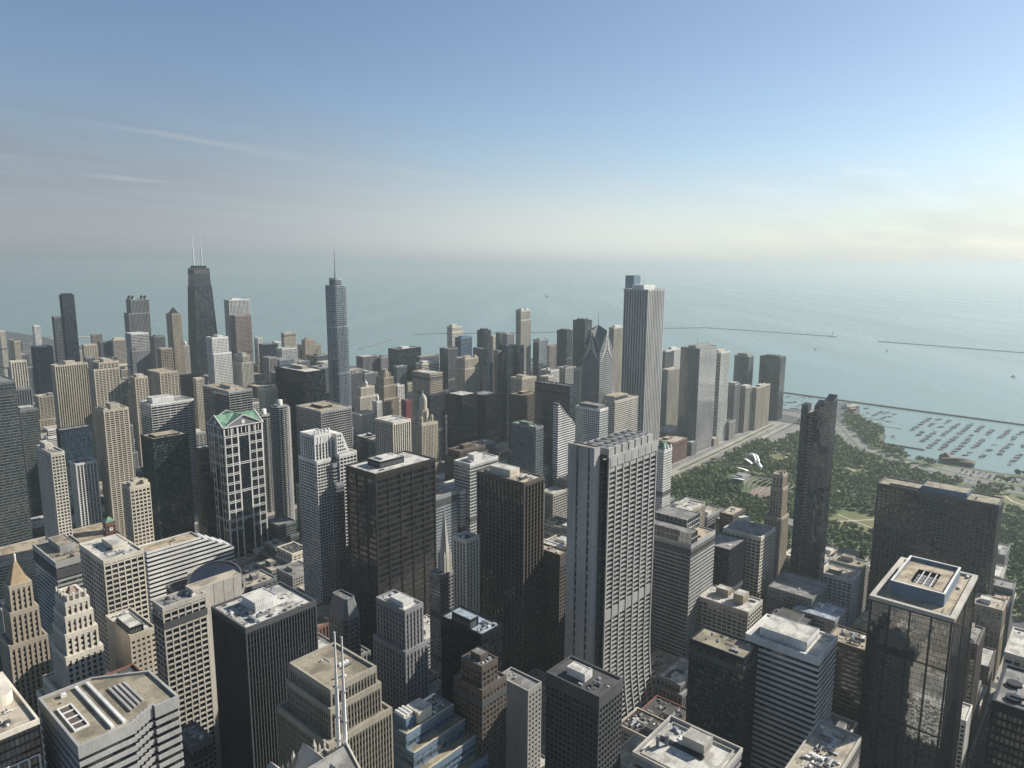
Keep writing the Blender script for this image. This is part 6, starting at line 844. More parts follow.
BOATS = [(2027.9, 397.2, 0), (2038.6, 399.1, 0), (2048.0, 398.5, 0), (2059.8, 397.0, 0), (2070.3, 398.5, 0), (2083.0, 397.7, 0), (2091.9, 396.0, 0), (2114.1, 396.7, 0), (2125.8, 397.0, 0), (2135.3, 396.1, 0), (2147.7, 398.0, 0), (2157.8, 397.5, 0), (2170.4, 397.3, 0), (2181.6, 395.5, 0), (2193.1, 394.7, 0), (2203.4, 395.4, 0), (2213.7, 396.6, 0), (2225.8, 394.7, 0), (2237.0, 394.9, 0), (1978.4, 372.4, 0), (1988.1, 371.5, 0), (1999.8, 373.6, 0), (2013.8, 372.1, 0), (2025.0, 373.0, 0), (2036.6, 373.6, 0), (1909.1, 350.7, 0), (1921.3, 349.3, 0), (1932.5, 351.7, 0), (1943.5, 349.1, 0), (1953.0, 349.5, 0), (1963.5, 350.3, 0), (1974.8, 349.3, 0), (1986.3, 350.7, 0), (2007.4, 350.4, 0), (2020.7, 348.4, 0), (2028.8, 349.0, 0), (2040.1, 348.7, 0), (2051.8, 348.2, 0), (1851.9, 323.5, 0), (1864.8, 325.5, 0), (1875.4, 323.3, 0), (1888.2, 325.4, 0), (1899.6, 325.7, 0), (1910.2, 323.7, 0), (1921.2, 323.3, 0), (1934.3, 323.3, 0), (1944.3, 324.4, 0), (1957.5, 323.6, 0), (1967.3, 322.8, 0), (2016.9, 325.4, 0), (2038.9, 326.4, 0), (2052.6, 327.0, 0), (2061.5, 325.2, 0), (2073.6, 325.4, 0), (2085.0, 323.9, 0), (2095.6, 322.9, 0), (2116.5, 324.3, 0), (2127.5, 322.4, 0), (2139.0, 323.1, 0), (2150.3, 323.1, 0), (2163.2, 323.7, 0), (2172.8, 322.0, 0), (2182.8, 321.4, 0), (2194.2, 320.1, 0), (2205.9, 321.0, 0), (1851.3, 300.9, 0), (1861.2, 299.9, 0), (1871.0, 300.6, 0), (1883.4, 299.5, 0), (1893.2, 300.7, 0), (1904.3, 299.2, 0), (1914.3, 301.6, 0), (1931.4, 301.2, 0), (1943.0, 301.3, 0), (1952.7, 298.9, 0), (1965.6, 299.9, 0), (1975.9, 297.6, 0), (1986.9, 299.2, 0), (1996.4, 297.9, 0), (2006.8, 297.6, 0), (2019.6, 297.9, 0), (2054.5, 296.8, 0), (2064.0, 296.6, 0), (2075.2, 298.4, 0), (2086.3, 295.8, 0), (2097.4, 295.8, 0), (2105.3, 295.5, 0), (2118.7, 297.0, 0), (2127.2, 295.6, 0), (2139.0, 296.1, 0), (2147.9, 296.3, 0), (2160.5, 294.8, 0), (2171.0, 295.1, 0), (2180.8, 296.3, 0), (2193.1, 296.4, 0), (2201.1, 295.2, 0), (2224.6, 294.2, 0), (2234.0, 294.7, 0), (1824.9, 275.0, 0), (1836.5, 273.3, 0), (1847.1, 274.0, 0), (1857.2, 273.0, 0), (1870.0, 273.5, 0), (1879.5, 271.4, 0), (1893.6, 271.3, 0), (1902.5, 271.6, 0), (1915.7, 270.9, 0), (1925.7, 270.1, 0), (1949.0, 271.0, 0), (1959.6, 271.3, 0), (1971.4, 270.2, 0), (1981.9, 270.4, 0), (1993.7, 269.4, 0), (2014.4, 271.3, 0), (2024.0, 271.5, 0), (2033.9, 271.1, 0), (2065.4, 272.1, 0), (2076.7, 272.0, 0), (2125.1, 269.2, 0), (2134.8, 270.0, 0), (2144.7, 270.0, 0), (2156.9, 269.6, 0), (2168.2, 270.4, 0), (2179.9, 268.9, 0), (2191.8, 267.4, 0), (2201.0, 268.9, 0), (2213.1, 267.8, 0), (2222.5, 268.3, 0), (1924.2, 247.2, 0), (1935.2, 245.2, 0), (1945.3, 244.7, 0), (1957.5, 244.0, 0), (1966.4, 244.5, 0), (1976.2, 244.4, 0), (1988.0, 243.6, 0), (2000.1, 243.7, 0), (2010.8, 243.1, 0), (2019.4, 242.4, 0), (2030.4, 242.5, 0), (2040.7, 243.6, 0), (2103.4, 242.9, 0), (2115.5, 243.2, 0), (2125.6, 243.3, 0), (2136.5, 243.0, 0), (2147.1, 243.3, 0), (2157.4, 242.4, 0), (2167.4, 240.9, 0), (2177.9, 241.8, 0), (2084.3, 214.9, 0), (2094.4, 212.6, 0), (2107.7, 213.7, 0), (2116.9, 212.3, 0), (2128.7, 211.4, 0), (2138.8, 210.2, 0), (2150.3, 209.6, 0), (2158.7, 209.6, 0), (2169.5, 209.4, 0), (2180.1, 209.8, 0), (2191.1, 209.8, 0), (2213.8, 207.9, 0), (1890.5, 191.1, 0), (1902.1, 192.0, 0), (1913.1, 192.8, 0), (1924.3, 191.8, 0), (1936.3, 191.9, 0), (1957.9, 193.3, 0), (1970.1, 190.8, 0), (1980.5, 188.7, 0), (1993.2, 188.0, 0), (2003.6, 189.4, 0), (2026.7, 184.9, 0), (2072.5, 188.1, 0), (2086.6, 187.7, 0), (2099.6, 187.5, 0), (2111.5, 188.6, 0), (2124.3, 188.5, 0), (2161.1, 184.5, 0), (2173.3, 183.8, 0), (2185.6, 180.8, 0), (1805.5, 163.1, 0), (1828.8, 162.8, 0), (1841.7, 162.4, 0), (1853.0, 160.0, 0), (1864.0, 160.6, 0), (1873.9, 158.9, 0), (1885.4, 158.5, 0), (1897.8, 158.2, 0), (1907.5, 158.1, 0), (1918.6, 157.1, 0), (1931.2, 154.4, 0), (2218.5, 375.7, 0), (2235.1, 372.2, 0), (2181.6, 348.7, 0), (2203.5, 349.4, 0), (2211.9, 347.3, 0), (2224.4, 348.2, 0), (2236.2, 349.3, 0), (2116.4, 374.2, 0), (2129.0, 375.1, 0), (2140.8, 374.3, 0), (2150.9, 374.4, 0), (2163.2, 372.3, 0), (2117.9, 351.8, 0), (2130.0, 348.6, 0), (1829.2, 219.2, 0), (1842.9, 218.4, 0), (1854.8, 217.5, 0), (1867.7, 216.7, 0), (1916.8, 216.0, 0), (1929.5, 214.4, 0), (1989.7, 215.2, 0), (1993.6, 213.9, 0), (1832.6, 248.6, 0), (1844.9, 247.2, 0), (1866.8, 244.5, 0), (2196.7, 179.8, 0), (2216.4, 178.4, 0), (2008.7, 159.8, 0), (2024.3, 160.7, 0), (2039.2, 161.4, 0), (2157.7, 522.9, 1), (2178.0, 522.0, 1), (2198.2, 521.2, 1), (2218.4, 520.4, 1), (2238.6, 519.5, 1), (2153.3, 548.0, 1), (2191.4, 544.9, 1), (2255.7, 568.7, 1), (2271.0, 565.9, 1), (2213.7, 507.5, 1), (2240.6, 504.1, 1), (2111.6, 495.1, 1), (2133.3, 494.0, 1), (2155.0, 493.0, 1), (2176.8, 492.0, 1), (2177.2, 484.0, 1), (2223.6, 483.7, 1), (2070.6, 481.7, 1), (2101.6, 470.7, 1), (2216.8, 715.2, 2), (2156.7, 732.0, 2), (2332.6, 754.0, 2), (2110.3, 732.8, 2), (2320.6, 749.0, 2), (2153.9, 712.5, 2), (2184.0, 733.0, 2), (2286.6, 775.1, 2), (2308.0, 812.5, 2), (2319.3, 773.1, 2), (2256.0, 755.3, 2), (2117.5, 723.3, 2), (2222.1, 764.6, 2), (2281.9, 787.1, 2), (2198.4, 771.5, 2), (2341.2, 766.2, 2), (2212.2, 710.9, 2), (2149.5, 769.2, 2), (2213.7, 760.7, 2), (2195.6, 781.9, 2), (2162.2, 731.7, 2), (2182.8, 733.5, 2), (2303.7, 761.2, 2), (2197.8, 789.8, 2), (2283.0, 811.4, 2), (2203.4, 764.4, 2)]
MOTOR = [(7561.6, 5958.5, 7, 'distant dark cargo barge alone on the open lake'), (3921.2, 912.8, 1.6, 'small motorboat just inside the far breakwater gap'), (3735.8, 1203.0, 1.4, 'white motorboat trailing a wake near the lighthouse'), (6437.3, 1450.0, 1.6, 'lone white boat far out beyond the breakwater'), (3315.5, 322.8, 1.5, 'motorboat crossing the open water above the sailboat harbour'), (1918.2, 415.3, 1.2, 'motorboat just off the planted point')]
BW1 = [(3915.5, 2559.8), (4275.5, 2381.3), (4547.1, 2202.9), (4539.2, 1762.3), (4514.4, 1354.3)]
BW2 = [(2168.5, 2891.3), (2336.4, 2977.5), (2599.6, 3148.9)]
BW3 = [(2825.3, 3253.9), (3007.2, 3202.9), (3135.1, 3070.3), (3592.0, 2722.3)]
BW4 = [(4393.8, 1073.5), (4303.7, 386.3), (4264.6, 93.3)]
LH = (4514.4, 1354.3)
# ---------------------------------------------------------------- the towers
TOWERS = [
('glass_tower', 190.6, 1103.7, 78.9, 84.1, 260.0, 'curtain', 'grey', 'green', 'grey', 'tall dark green glass tower with fine floor lines cut by the picture edge', None, {}),
('apartment_tower', 494.2, 1834.6, 31.3, 35.1, 227.7, 'ribs', 'navy', 'navy', 'dark', 'dark navy apartment tower with thin vertical mullions behind the ribbed beige slab', None, {}),
('glass_tower', 596.9, 1971.6, 26.2, 21.3, 335.7, 'curtain', 'navy', 'navy', 'dark', 'tallest slim dark glass tower near the far shore with a flat slanted top', None, {'pent': [(0.1, 0.9, 0.1, 0.9, 4)]}),
('glass_tower', 605.0, 2073.5, 15.8, 19.0, 277.9, 'curtain', 'grey', 'navy', 'grey', 'shorter dark companion tower just behind the slim dark glass tower', None, {}),
('apartment_tower', 689.9, 2558.6, 16.1, 19.4, 221.4, 'punch', 'white', 'navy', 'white', 'thin white slab tower standing alone before the far shoreline', None, {}),
('apartment_tower', 431.0, 1499.3, 54.0, 22.2, 224.8, 'ribs', 'beige', 'navy', 'cream', 'wide beige slab with deep vertical ribs and a raised roof block', None, {'pent': [(0.35, 0.65, 0.2, 0.8, 6)]}),
('apartment_tower', 479.6, 1421.3, 32.6, 29.5, 232.9, 'resi', 'beige', 'navy', 'cream', 'beige balcony tower beside the ribbed beige slab', None, {'pent': [(0.3, 0.7, 0.2, 0.8, 5)], 'low': [(9, 0, 0, 0, -12)]}),
('apartment_tower', 368.4, 1089.4, 31.6, 30.3, 205.9, 'resi', 'beige', 'navy', 'grey', 'tall beige tower with sunlit window columns and a plain grey side', None, {'pent': [(0.35, 0.75, 0.2, 0.8, 7), (0.05, 0.2, 0.1, 0.9, 3)]}),
('apartment_tower', 232.1, 848.8, 12.3, 49.5, 213.5, 'punch', 'cream', 'navy', 'grey', 'cream river tower with stepped grey roofs and small square windows', None, {'pent': [(0.2, 0.8, 0.55, 0.9, 6)]}),
('apartment_tower', 322.2, 1311.0, 24.7, 36.8, 182.2, 'curtain', 'grey', 'green', 'white', 'short pale block with green glass bays and a cluttered white roof', None, {'pent': [(0.1, 0.9, 0.2, 0.8, 3)]}),
('office_block', 357.2, 1250.0, 45.8, 18.5, 153.3, 'curtain', 'navy', 'blue', 'grey', 'wide low dark blue glass block with a curved pale roof edge', None, {}),
('office_block', 330.3, 1101.6, 25.9, 24.0, 133.0, 'ribs', 'white', 'grey', 'grey', 'low grey block with a white vertical striped front', None, {}),
('apartment_block', 412.0, 1700.8, 26.0, 14.0, 215.6, 'ribs', 'cream', 'grey', 'white', 'pale ribbed block with a bright roof edge behind the green glass tower', None, {}),
('apartment_block', 355.7, 1457.2, 22.6, 17.4, 194.3, 'ribs', 'grey', 'grey', 'grey', 'grey ribbed block in front of the pale ribbed block', None, {}),
('apartment_tower', 636.8, 2572.3, 15.7, 62.0, 177.9, 'punch', 'beige', 'navy', 'grey', 'beige slab near the far park beside the thin white slab tower', None, {}),
('apartment_tower', 662.9, 2823.2, 13.9, 46.4, 190.9, 'punch', 'cream', 'navy', 'white', 'cream tower cut by the picture edge on the far shoreline', None, {}),
('apartment_block', 898.7, 2704.6, 31.8, 14.0, 169.2, 'punch', 'pink', 'navy', 'grey', 'pinkish beige block standing highest on the shore beyond the beige balcony tower', None, {}),
('apartment_block', 705.0, 2189.3, 30.5, 15.3, 189.3, 'resi', 'beige', 'navy', 'grey', 'pair-fronted beige block below the pinkish shore block', None, {}),
('apartment_block', 838.9, 2460.9, 32.4, 16.8, 167.4, 'curtain', 'grey', 'grey', 'white', 'smooth grey block beside the pinkish shore block', None, {}),
('apartment_block', 873.3, 2449.0, 36.1, 16.4, 172.1, 'curtain', 'cream', 'grey', 'white', 'grey glass block under a bright white flat roof on the shore', None, {'pent': [(0.1, 0.9, 0.1, 0.9, 6)]}),
('apartment_block', 599.2, 1855.7, 19.5, 14.0, 192.4, 'curtain', 'grey', 'navy', 'white', 'purplish grey block behind the ribbed beige slab', None, {}),
('office_tower', 901.0, 2353.4, 52.4, 38.5, 301.5, 'ribs', 'granite', 'navy', 'grey', 'grey stone tower crowned by four small pointed lanterns', 'lanterns', {'low': [(9, 0, 0, 0, -42)]}),
('apartment_block', 727.1, 1916.7, 42.9, 37.9, 236.5, 'curtain', 'white', 'grey', 'white', 'grey block with a white framed top in front of the lantern-topped tower', None, {}),
('apartment_block', 673.1, 1776.8, 41.1, 14.0, 209.1, 'punch', 'granite', 'navy', 'grey', 'grey gabled block below the white-framed block', None, {'pent': [(0.2, 0.8, 0.2, 0.8, 7)]}),
('stone_tower', 893.2, 2054.2, 25.4, 38.7, 272.8, 'deco', 'tan', 'bronze', 'dark', 'slender tan tower with a small dark pyramid roof', 'pyramid', {}),
('apartment_block', 813.0, 1990.3, 29.2, 25.4, 217.6, 'curtain', 'grey', 'grey', 'grey', 'grey block between the lantern-topped tower and the tan pyramid-topped tower', None, {'pent': [(0.2, 0.7, 0.2, 0.8, 4)]}),
('apartment_block', 730.5, 1753.9, 26.1, 22.3, 210.8, 'grid', 'tan', 'navy', 'white', 'tan block with white framed terraces before the tan pyramid-topped tower', None, {}),
('apartment_block', 595.2, 1442.0, 33.5, 56.2, 199.4, 'resi', 'beige', 'navy', 'tan', 'beige balcony block with a bright tan corner pier', None, {}),
('apartment_block', 532.6, 1402.3, 21.7, 23.1, 200.9, 'resi', 'beige', 'navy', 'white', 'tan balcony tower beside the beige corner-pier block', None, {'pent': [(0.2, 0.8, 0.2, 0.8, 5)]}),
('apartment_tower', 747.1, 1527.1, 37.0, 27.8, 252.0, 'punch', 'white', 'grey', 'white', 'white stepped apartment tower in front of the black tapered tower', None, {'pent': [(0.4, 0.75, 0.1, 0.9, 0)], 'low': [(0, 4, 3, 0, -35)]}),
('stone_tower', 825.7, 1543.0, 16.2, 41.5, 203.4, 'deco', 'limestone', 'navy', 'grey', 'old stone tower with stepped carved top before the brown granite tower', None, {'low': [(5, 5, 4, 4, -16)], 'pent': [(0.2, 0.8, 0.2, 0.8, 6)]}),
('office_tower', 1113.8, 2148.5, 67.5, 31.9, 301.7, 'ribsbig', 'white', 'navy', 'white', 'tower with tall white columns at its top rising behind the brown granite tower', None, {'pent': [(0.2, 0.6, 0.2, 0.8, 4)]}),
('office_tower', 977.9, 1858.4, 47.2, 30.3, 272.6, 'punch', 'pink', 'bronze', 'grey', 'brown granite tower in front of the white-columned tower', None, {}),
('dome_tower', 950.4, 2127.3, 18.0, 14.0, 171.4, 'deco', 'limestone', 'navy', 'white', 'small tower with a white lantern dome beside the black tapered tower', 'dome', {}),
('apartment_block', 689.6, 1553.9, 26.6, 14.5, 170.9, 'punch', 'brown', 'navy', 'grey', 'dark brown block beside the white stepped apartment tower', None, {}),
('apartment_block', 670.9, 1452.5, 17.0, 14.0, 177.4, 'punch', 'beige', 'navy', 'white', 'small beige corner block next to the dark brown block', None, {}),
('office_block', 443.3, 1115.1, 65.5, 40.3, 200.3, 'bandthin', 'white', 'black', 'grey', 'wide dark office block with white floor bands and a long white roof house', None, {'pent': [(0.1, 0.6, 0.25, 0.75, 8)]}),
('office_block', 535.9, 1051.3, 38.7, 85.8, 216.0, 'bandthin', 'concrete', 'black', 'tan', 'broad flat-roofed block, dark on one side and banded on the other', None, {'pent': [(0.4, 0.75, 0.3, 0.7, 4)]}),
('office_tower', 353.8, 892.4, 43.3, 36.9, 199.1, 'curtain', 'dark', 'green', 'tan', 'dark green glass tower under a flat tan roof', None, {'low': [(0, 9, 0, -6, 3)], 'pent': [(0.15, 0.85, 0.2, 0.75, 2)]}),
('office_tower', 434.0, 945.1, 18.4, 14.0, 162.8, 'curtain', 'dark', 'black', 'blue', 'narrow black tower with a pale blue roof behind the green-gabled tower', None, {}),
('office_block', 414.4, 893.6, 13.5, 14.0, 138.0, 'curtain', 'dark', 'black', 'grey', 'short black block below the pale blue roof', None, {'pent': [(0.3, 0.7, 0.3, 0.7, 3)]}),
('stone_tower', 244.9, 677.1, 17.3, 18.4, 209.7, 'punch', 'beige', 'navy', 'cream', 'beige tower with notched top and a thin rooftop mast', None, {'pent': [(0.3, 0.7, 0.3, 0.7, 5), (0.02, 0.3, 0.05, 0.5, 4), (0.72, 0.98, 0.05, 0.5, 4)], 'mast': [(0.5, 0.5, 10, 0.5)]}),
('clock_tower', 268.1, 817.1, 9.1, 9.0, 133.6, 'punch', 'brick', 'navy', 'green', 'small red brick clock tower under a green pyramid roof', 'clock', {}),
('gabled_tower', 427.9, 859.4, 53.4, 41.7, 205.4, 'mega', 'dark', 'black', 'grey', 'dark glass tower with white grid frames and green gable roofs', 'gables', {}),
('terraced_block', 246.6, 655.1, 49.3, 19.8, 152.3, 'bandbig', 'white', 'black', 'tan', 'white striped block whose east end slopes down in steps', 'slope', {'w2': 82.0, 'h2': 133.0}),
('office_tower', 174.4, 542.7, 27.1, 48.1, 199.6, 'grid', 'cream', 'black', 'white', 'cream grid-front tower with a cluttered white roof', None, {'pent': [(0.45, 0.85, 0.35, 0.8, 4)], 'clut': 8}),
('office_block', 164.7, 618.5, 28.1, 56.9, 179.2, 'band', 'concrete', 'green', 'gravel', 'green glass block with stepped grey bands and gravel roof', None, {'pent': [(0.35, 0.75, 0.4, 0.9, 5)]}),
('drum_building', 252.5, 566.2, 50.0, 67.1, 140.7, 'curtain', 'dark', 'navy', 'dark', 'curved dark glass building under a sliced sloping drum roof', 'drum', {}),
('office_tower', 171.4, 437.6, 26.9, 14.6, 199.8, 'grid', 'limestone', 'black', 'grey', 'grey grid-front tower joined to a smooth curved stone slab', 'slab', {}),
('office_block', 166.4, 482.1, 16.2, 41.7, 166.6, 'punchS', 'beige', 'navy', 'white', 'beige block with blank west wall and black rooftop house', None, {'pent': [(0.02, 0.6, 0.05, 0.6, 5, 'dark')]}),
('office_tower', 182.8, 355.8, 44.9, 39.0, 210.5, 'ribsfine', 'umber', 'black', 'white', 'black tower with a cluttered white roof', None, {'pent': [(0.3, 0.62, 0.35, 0.75, 6, 'white')], 'clut': 22}),
('deco_tower', 131.5, 482.4, 12.5, 18.4, 203.2, 'deco', 'cream', 'bronze', 'cream', 'cream stepped stone tower narrowing to a slim top', 'deco', {}),
('pyramid_tower', 117.8, 547.5, 12.0, 14.0, 198.1, 'deco', 'tan', 'bronze', 'tan', 'old stone tower with a golden pyramid roof and finial', 'goldpyr', {}),
('brick_block', 121.4, 412.5, 29.6, 24.0, 171.2, 'punch', 'brick', 'black', 'dark', 'red brick block half in shade behind the gravel-roofed tower', None, {}),
('sawtooth_tower', 80.9, 299.3, 21.0, 48.1, 221.4, 'bandbig', 'concrete', 'black', 'gravel', 'tower with a gravel roof and sawtooth east corner', 'sawtooth', {}),
('office_tower', 56.9, 325.1, 17.3, 44.2, 224.8, 'grid', 'white', 'black', 'cream', 'dark tower with white window frames and a curved cream roof edge', 'roundroof', {}),
('stone_tower', 182.6, 274.9, 26.9, 35.3, 207.7, 'ribsfine', 'oldstone', 'black', 'gravel', 'stone tower of thin vertical ribs with setbacks and gravel roof', None, {'low': [(1.5, 1.5, 1.5, 1.5, -9), (4, 4, 3.5, 3.5, -24)], 'clut': 3}),
('gothic_building', 125.7, 216.1, 36.0, 34.0, 199.7, 'punch', 'limestone', 'black', 'grey', 'stone gabled roof with pointed pinnacles along its edges', 'gothic', {'poles': [(39.4, 28.1, 57.3), (39.5, 23.1, 56.8)]}),
('office_block', 243.3, 291.9, 38.1, 17.3, 142.6, 'bandblue', 'steelblue', 'blue', 'gravel', 'blue glass building stepping down in yellow-edged terraces', 'bluestep', {}),
('stone_tower', 289.0, 345.0, 15.1, 29.6, 184.2, 'deco', 'granite', 'black', 'white', 'grey stone tower with cut corners and white rooftop machines', None, {'pent': [(0.15, 0.75, 0.15, 0.6, 4, 'white')], 'clut': 8, 'low': [(2, 2, 2, 2, -28)]}),
('office_tower', 281.1, 401.3, 14.0, 23.2, 174.1, 'punch', 'grey', 'navy', 'grey', 'shaded grey tower with sloping shoulders between black and brown towers', 'bevel', {'pent': [(0.2, 0.8, 0.2, 0.8, 3)]}),
('glass_tower', 330.1, 313.2, 20.6, 40.9, 161.5, 'curtain', 'dark', 'black', 'blue', 'black glass tower with a pale blue roof and dark roof cube', None, {'pent': [(0.05, 0.45, 0.3, 0.75, 7, 'dark')]}),
('brick_tower', 290.2, 275.3, 13.6, 17.2, 170.9, 'punch', 'brown', 'bronze', 'grey', 'narrow brown brick tower with a small stepped top', None, {'low': [(2, 6, 2, 5, -14)], 'pent': [(0.3, 0.8, 0.3, 0.8, 4)]}),
('office_block', 284.7, 273.8, 17.4, 14.0, 111.1, 'punch', 'beige', 'black', 'grey', 'low block with a mess of white rooftop machines beside blue terraces', None, {'clut': 12}),
('office_tower', 429.1, 553.1, 79.2, 47.1, 205.9, 'daley', 'bronze', 'black', 'white', 'dark brown steel tower with three wide bays and a white roof', None, {'pent': [(0.22, 0.62, 0.3, 0.75, 7, 'dark'), (0.3, 0.5, 0.4, 0.65, 8.5, 'white')]}),
('white_tower', 416.5, 635.7, 47.8, 34.1, 206.3, 'grid', 'white', 'grey', 'white', 'white and glass tower rising in steps to a columned crown', 'whitestep', {}),
('corncob_tower', 595.6, 1007.1, 0.0, 0.0, 190.9, 'grid', 'concrete', 'navy', 'grey', 'nearer round concrete tower with scalloped balconies and a white core', 'cob', {}),
('corncob_tower', 606.1, 1076.1, 0.0, 0.0, 164.9, 'grid', 'concrete', 'navy', 'grey', 'round scalloped concrete tower half hidden by the green-gabled tower', 'cob', {}),
('office_tower', 675.1, 1052.0, 38.0, 98.0, 231.4, 'curtain', 'dark', 'navy', 'white', 'plain black glass slab with a cream-edged roof', None, {'pent': [(0.45, 0.75, 0.4, 0.8, 5, 'tan')]}),
('office_tower', 554.8, 832.0, 50.3, 62.0, 211.9, 'megafine', 'concrete', 'black', 'tan', 'dark tower with pale grid and a square hole in its roof', None, {'pent': [(0.3, 0.62, 0.3, 0.75, 3, 'dark')]}),
('glass_tower', 766.6, 1099.1, 35.0, 28.0, 374.8, 'grid', 'alum', 'navy', 'grey', 'tall silver rounded glass tower topped by a spire', 'trump', {}),
('apartment_tower', 635.8, 1122.5, 25.0, 18.0, 199.6, 'deco', 'cream', 'bronze', 'cream', 'cream stone tower with tall arches behind the scalloped round tower', None, {}),
('dome_tower', 749.7, 845.5, 26.1, 19.4, 160.5, 'deco', 'beige', 'navy', 'beige', 'beige stone tower rising to a slim domed spire', 'jewel', {}),
('office_tower', 608.2, 742.8, 30.3, 37.8, 200.9, 'ribs', 'cream', 'grey', 'white', 'cream box tower with a flat white roof', None, {'top': 3}),
('stone_tower', 1025.0, 1280.2, 26.4, 29.1, 156.9, 'deco', 'tan', 'bronze', 'tan', 'tan gothic tower with vertical buttresses', 'buttress', {}),
('stone_tower', 935.7, 1248.2, 35.3, 14.2, 148.7, 'deco', 'cream', 'navy', 'cream', 'cream clock-topped stone tower just beyond the silver spired tower', 'dome', {'low': [(6, 8, 4, 4, -20)]}),
('dome_tower', 912.8, 1165.0, 12.0, 14.0, 131.8, 'deco', 'white', 'navy', 'white', 'slim white tower with a pointed dome beside the tan gothic tower', 'dome', {}),
('office_block', 848.9, 1138.3, 39.9, 30.0, 118.0, 'punch', 'cream', 'navy', 'cream', 'cream stone block with ornate bright roof edge', None, {}),
('glass_tower', 1185.1, 1420.5, 78.9, 40.0, 196.5, 'curtain', 'dark', 'green', 'grey', 'wide dark green glass tower with round roof before the lake', None, {'pent': [(0.3, 0.6, 0.3, 0.7, 5, 'white')]}),
('glass_tower', 1086.6, 1307.4, 31.0, 14.0, 173.4, 'curtain', 'grey', 'green', 'white', 'teal glass tower with white penthouse in front of the wide green glass tower', None, {}),
('office_tower', 970.1, 1064.2, 34.8, 55.1, 194.7, 'bandfine', 'tan', 'black', 'white', 'tan and dark banded tower with a snowy white roof', None, {'clut': 5}),
('office_block', 1144.7, 1283.8, 56.1, 21.8, 177.0, 'band', 'cream', 'grey', 'white', 'low block showing one bright white roof slab near the lake', None, {'pent': [(0.1, 0.9, 0.1, 0.8, 5, 'white')]}),
('office_block', 1227.6, 1384.0, 67.3, 15.6, 177.5, 'band', 'grey', 'black', 'white', 'dark banded block with a thin white roof behind the white slab', None, {}),
('office_tower', 1211.7, 1262.6, 34.5, 30.0, 209.5, 'curtain', 'grey', 'navy', 'dark', 'dark navy tower with a curved flank facing the lake', None, {}),
('apartment_tower', 1358.5, 1399.0, 38.5, 19.6, 246.5, 'punch', 'cream', 'navy', 'white', 'cream tower with a stepped white top seen over the lake', None, {'pent': [(0.1, 0.6, 0.2, 0.8, 6)], 'low': [(0, 5, 0, 0, -14)]}),
('glass_tower', 1305.2, 1311.1, 40.9, 22.2, 226.4, 'curtain', 'blue', 'blue', 'grey', 'blue glass tower beside the cream lakeside tower', None, {'pent': [(0.2, 0.8, 0.2, 0.8, 4)]}),
('glass_tower', 1456.1, 1371.0, 29.0, 27.2, 231.0, 'curtain', 'navy', 'navy', 'grey', 'dark navy lakeside tower with a rounded top', None, {'pent': [(0.2, 0.8, 0.2, 0.8, 5)]}),
('apartment_tower', 1510.2, 1386.3, 15.0, 14.0, 212.0, 'punch', 'beige', 'navy', 'cream', 'thin beige tower squeezed beside the dark navy lakeside tower', None, {}),
('apartment_tower', 1471.7, 1324.6, 21.0, 15.1, 227.3, 'ribs', 'grey', 'navy', 'white', 'grey ribbed lakeside tower with a bright edge', None, {}),
('apartment_tower', 1469.7, 1296.8, 29.5, 14.0, 226.5, 'punch', 'granite', 'navy', 'white', 'pale grey lakeside tower next to the slender pointed tower', None, {}),
('glass_tower', 1190.8, 1127.7, 16.9, 29.0, 222.0, 'curtain', 'navy', 'navy', 'white', 'dark glass tower with a pale corner strip in front of the navy lakeside tower', None, {}),
('glass_tower', 1127.1, 1049.4, 16.1, 15.0, 200.8, 'curtain', 'navy', 'blue', 'grey', 'lower blue glass tower with a white edge strip', None, {}),
('stone_tower', 1106.6, 1099.5, 41.4, 28.2, 209.3, 'deco', 'beige', 'navy', 'cream', 'broad beige stone tower with corner turrets and wide base', None, {'low': [(2, 2, 2, 2, -22)], 'pent': [(0.05, 0.2, 0.05, 0.3, 5), (0.8, 0.95, 0.05, 0.3, 5), (0.35, 0.65, 0.3, 0.7, 5)]}),
('glass_tower', 1223.7, 1091.9, 12.0, 14.0, 231.4, 'curtain', 'dark', 'navy', 'grey', 'narrow black glass tower behind a pale edge', None, {}),
('glass_tower', 1186.3, 1073.6, 12.0, 14.0, 222.2, 'curtain', 'grey', 'grey', 'white', 'narrow grey tower with a white vertical edge', None, {}),
('office_tower', 1169.8, 1032.0, 20.1, 14.0, 238.1, 'curtain', 'navy', 'navy', 'grey', 'dark blue tower beside the slender pointed tower', None, {}),
('stone_tower', 1311.7, 1112.6, 34.0, 15.9, 305.0, 'deco', 'limestone', 'navy', 'white', 'tall slender pale tower with a stepped white crown near the lake', None, {'low': [(0, 3, 0, 0, -22), (1, 5, 0, 0, -150)], 'pent': [(0.1, 0.4, 0.1, 0.9, 5, 'white'), (0.6, 0.9, 0.1, 0.9, 5, 'white')]}),
('glass_tower', 1219.0, 1036.3, 14.0, 27.0, 233.8, 'curtain', 'navy', 'navy', 'grey', 'dark blue glass box in front of the slender pale crowned tower', None, {}),
('glass_tower', 1363.1, 1097.5, 35.8, 19.1, 232.2, 'mirror', 'alum', 'silver', 'white', 'reflective tower mirroring the lake on its sunny face', None, {'pent': [(0.2, 0.5, 0.2, 0.8, 3)]}),
('apartment_block', 1614.8, 1262.8, 42.7, 14.0, 184.1, 'band', 'pink', 'grey', 'pink', 'low pinkish banded block near the harbour mouth', None, {}),
('apartment_tower', 1565.5, 1162.6, 25.3, 34.4, 237.0, 'curtain', 'dark', 'navy', 'grey', 'shorter of two dark lakeside towers with angled corners', None, {'pent': [(0.2, 0.8, 0.2, 0.8, 4)]}),
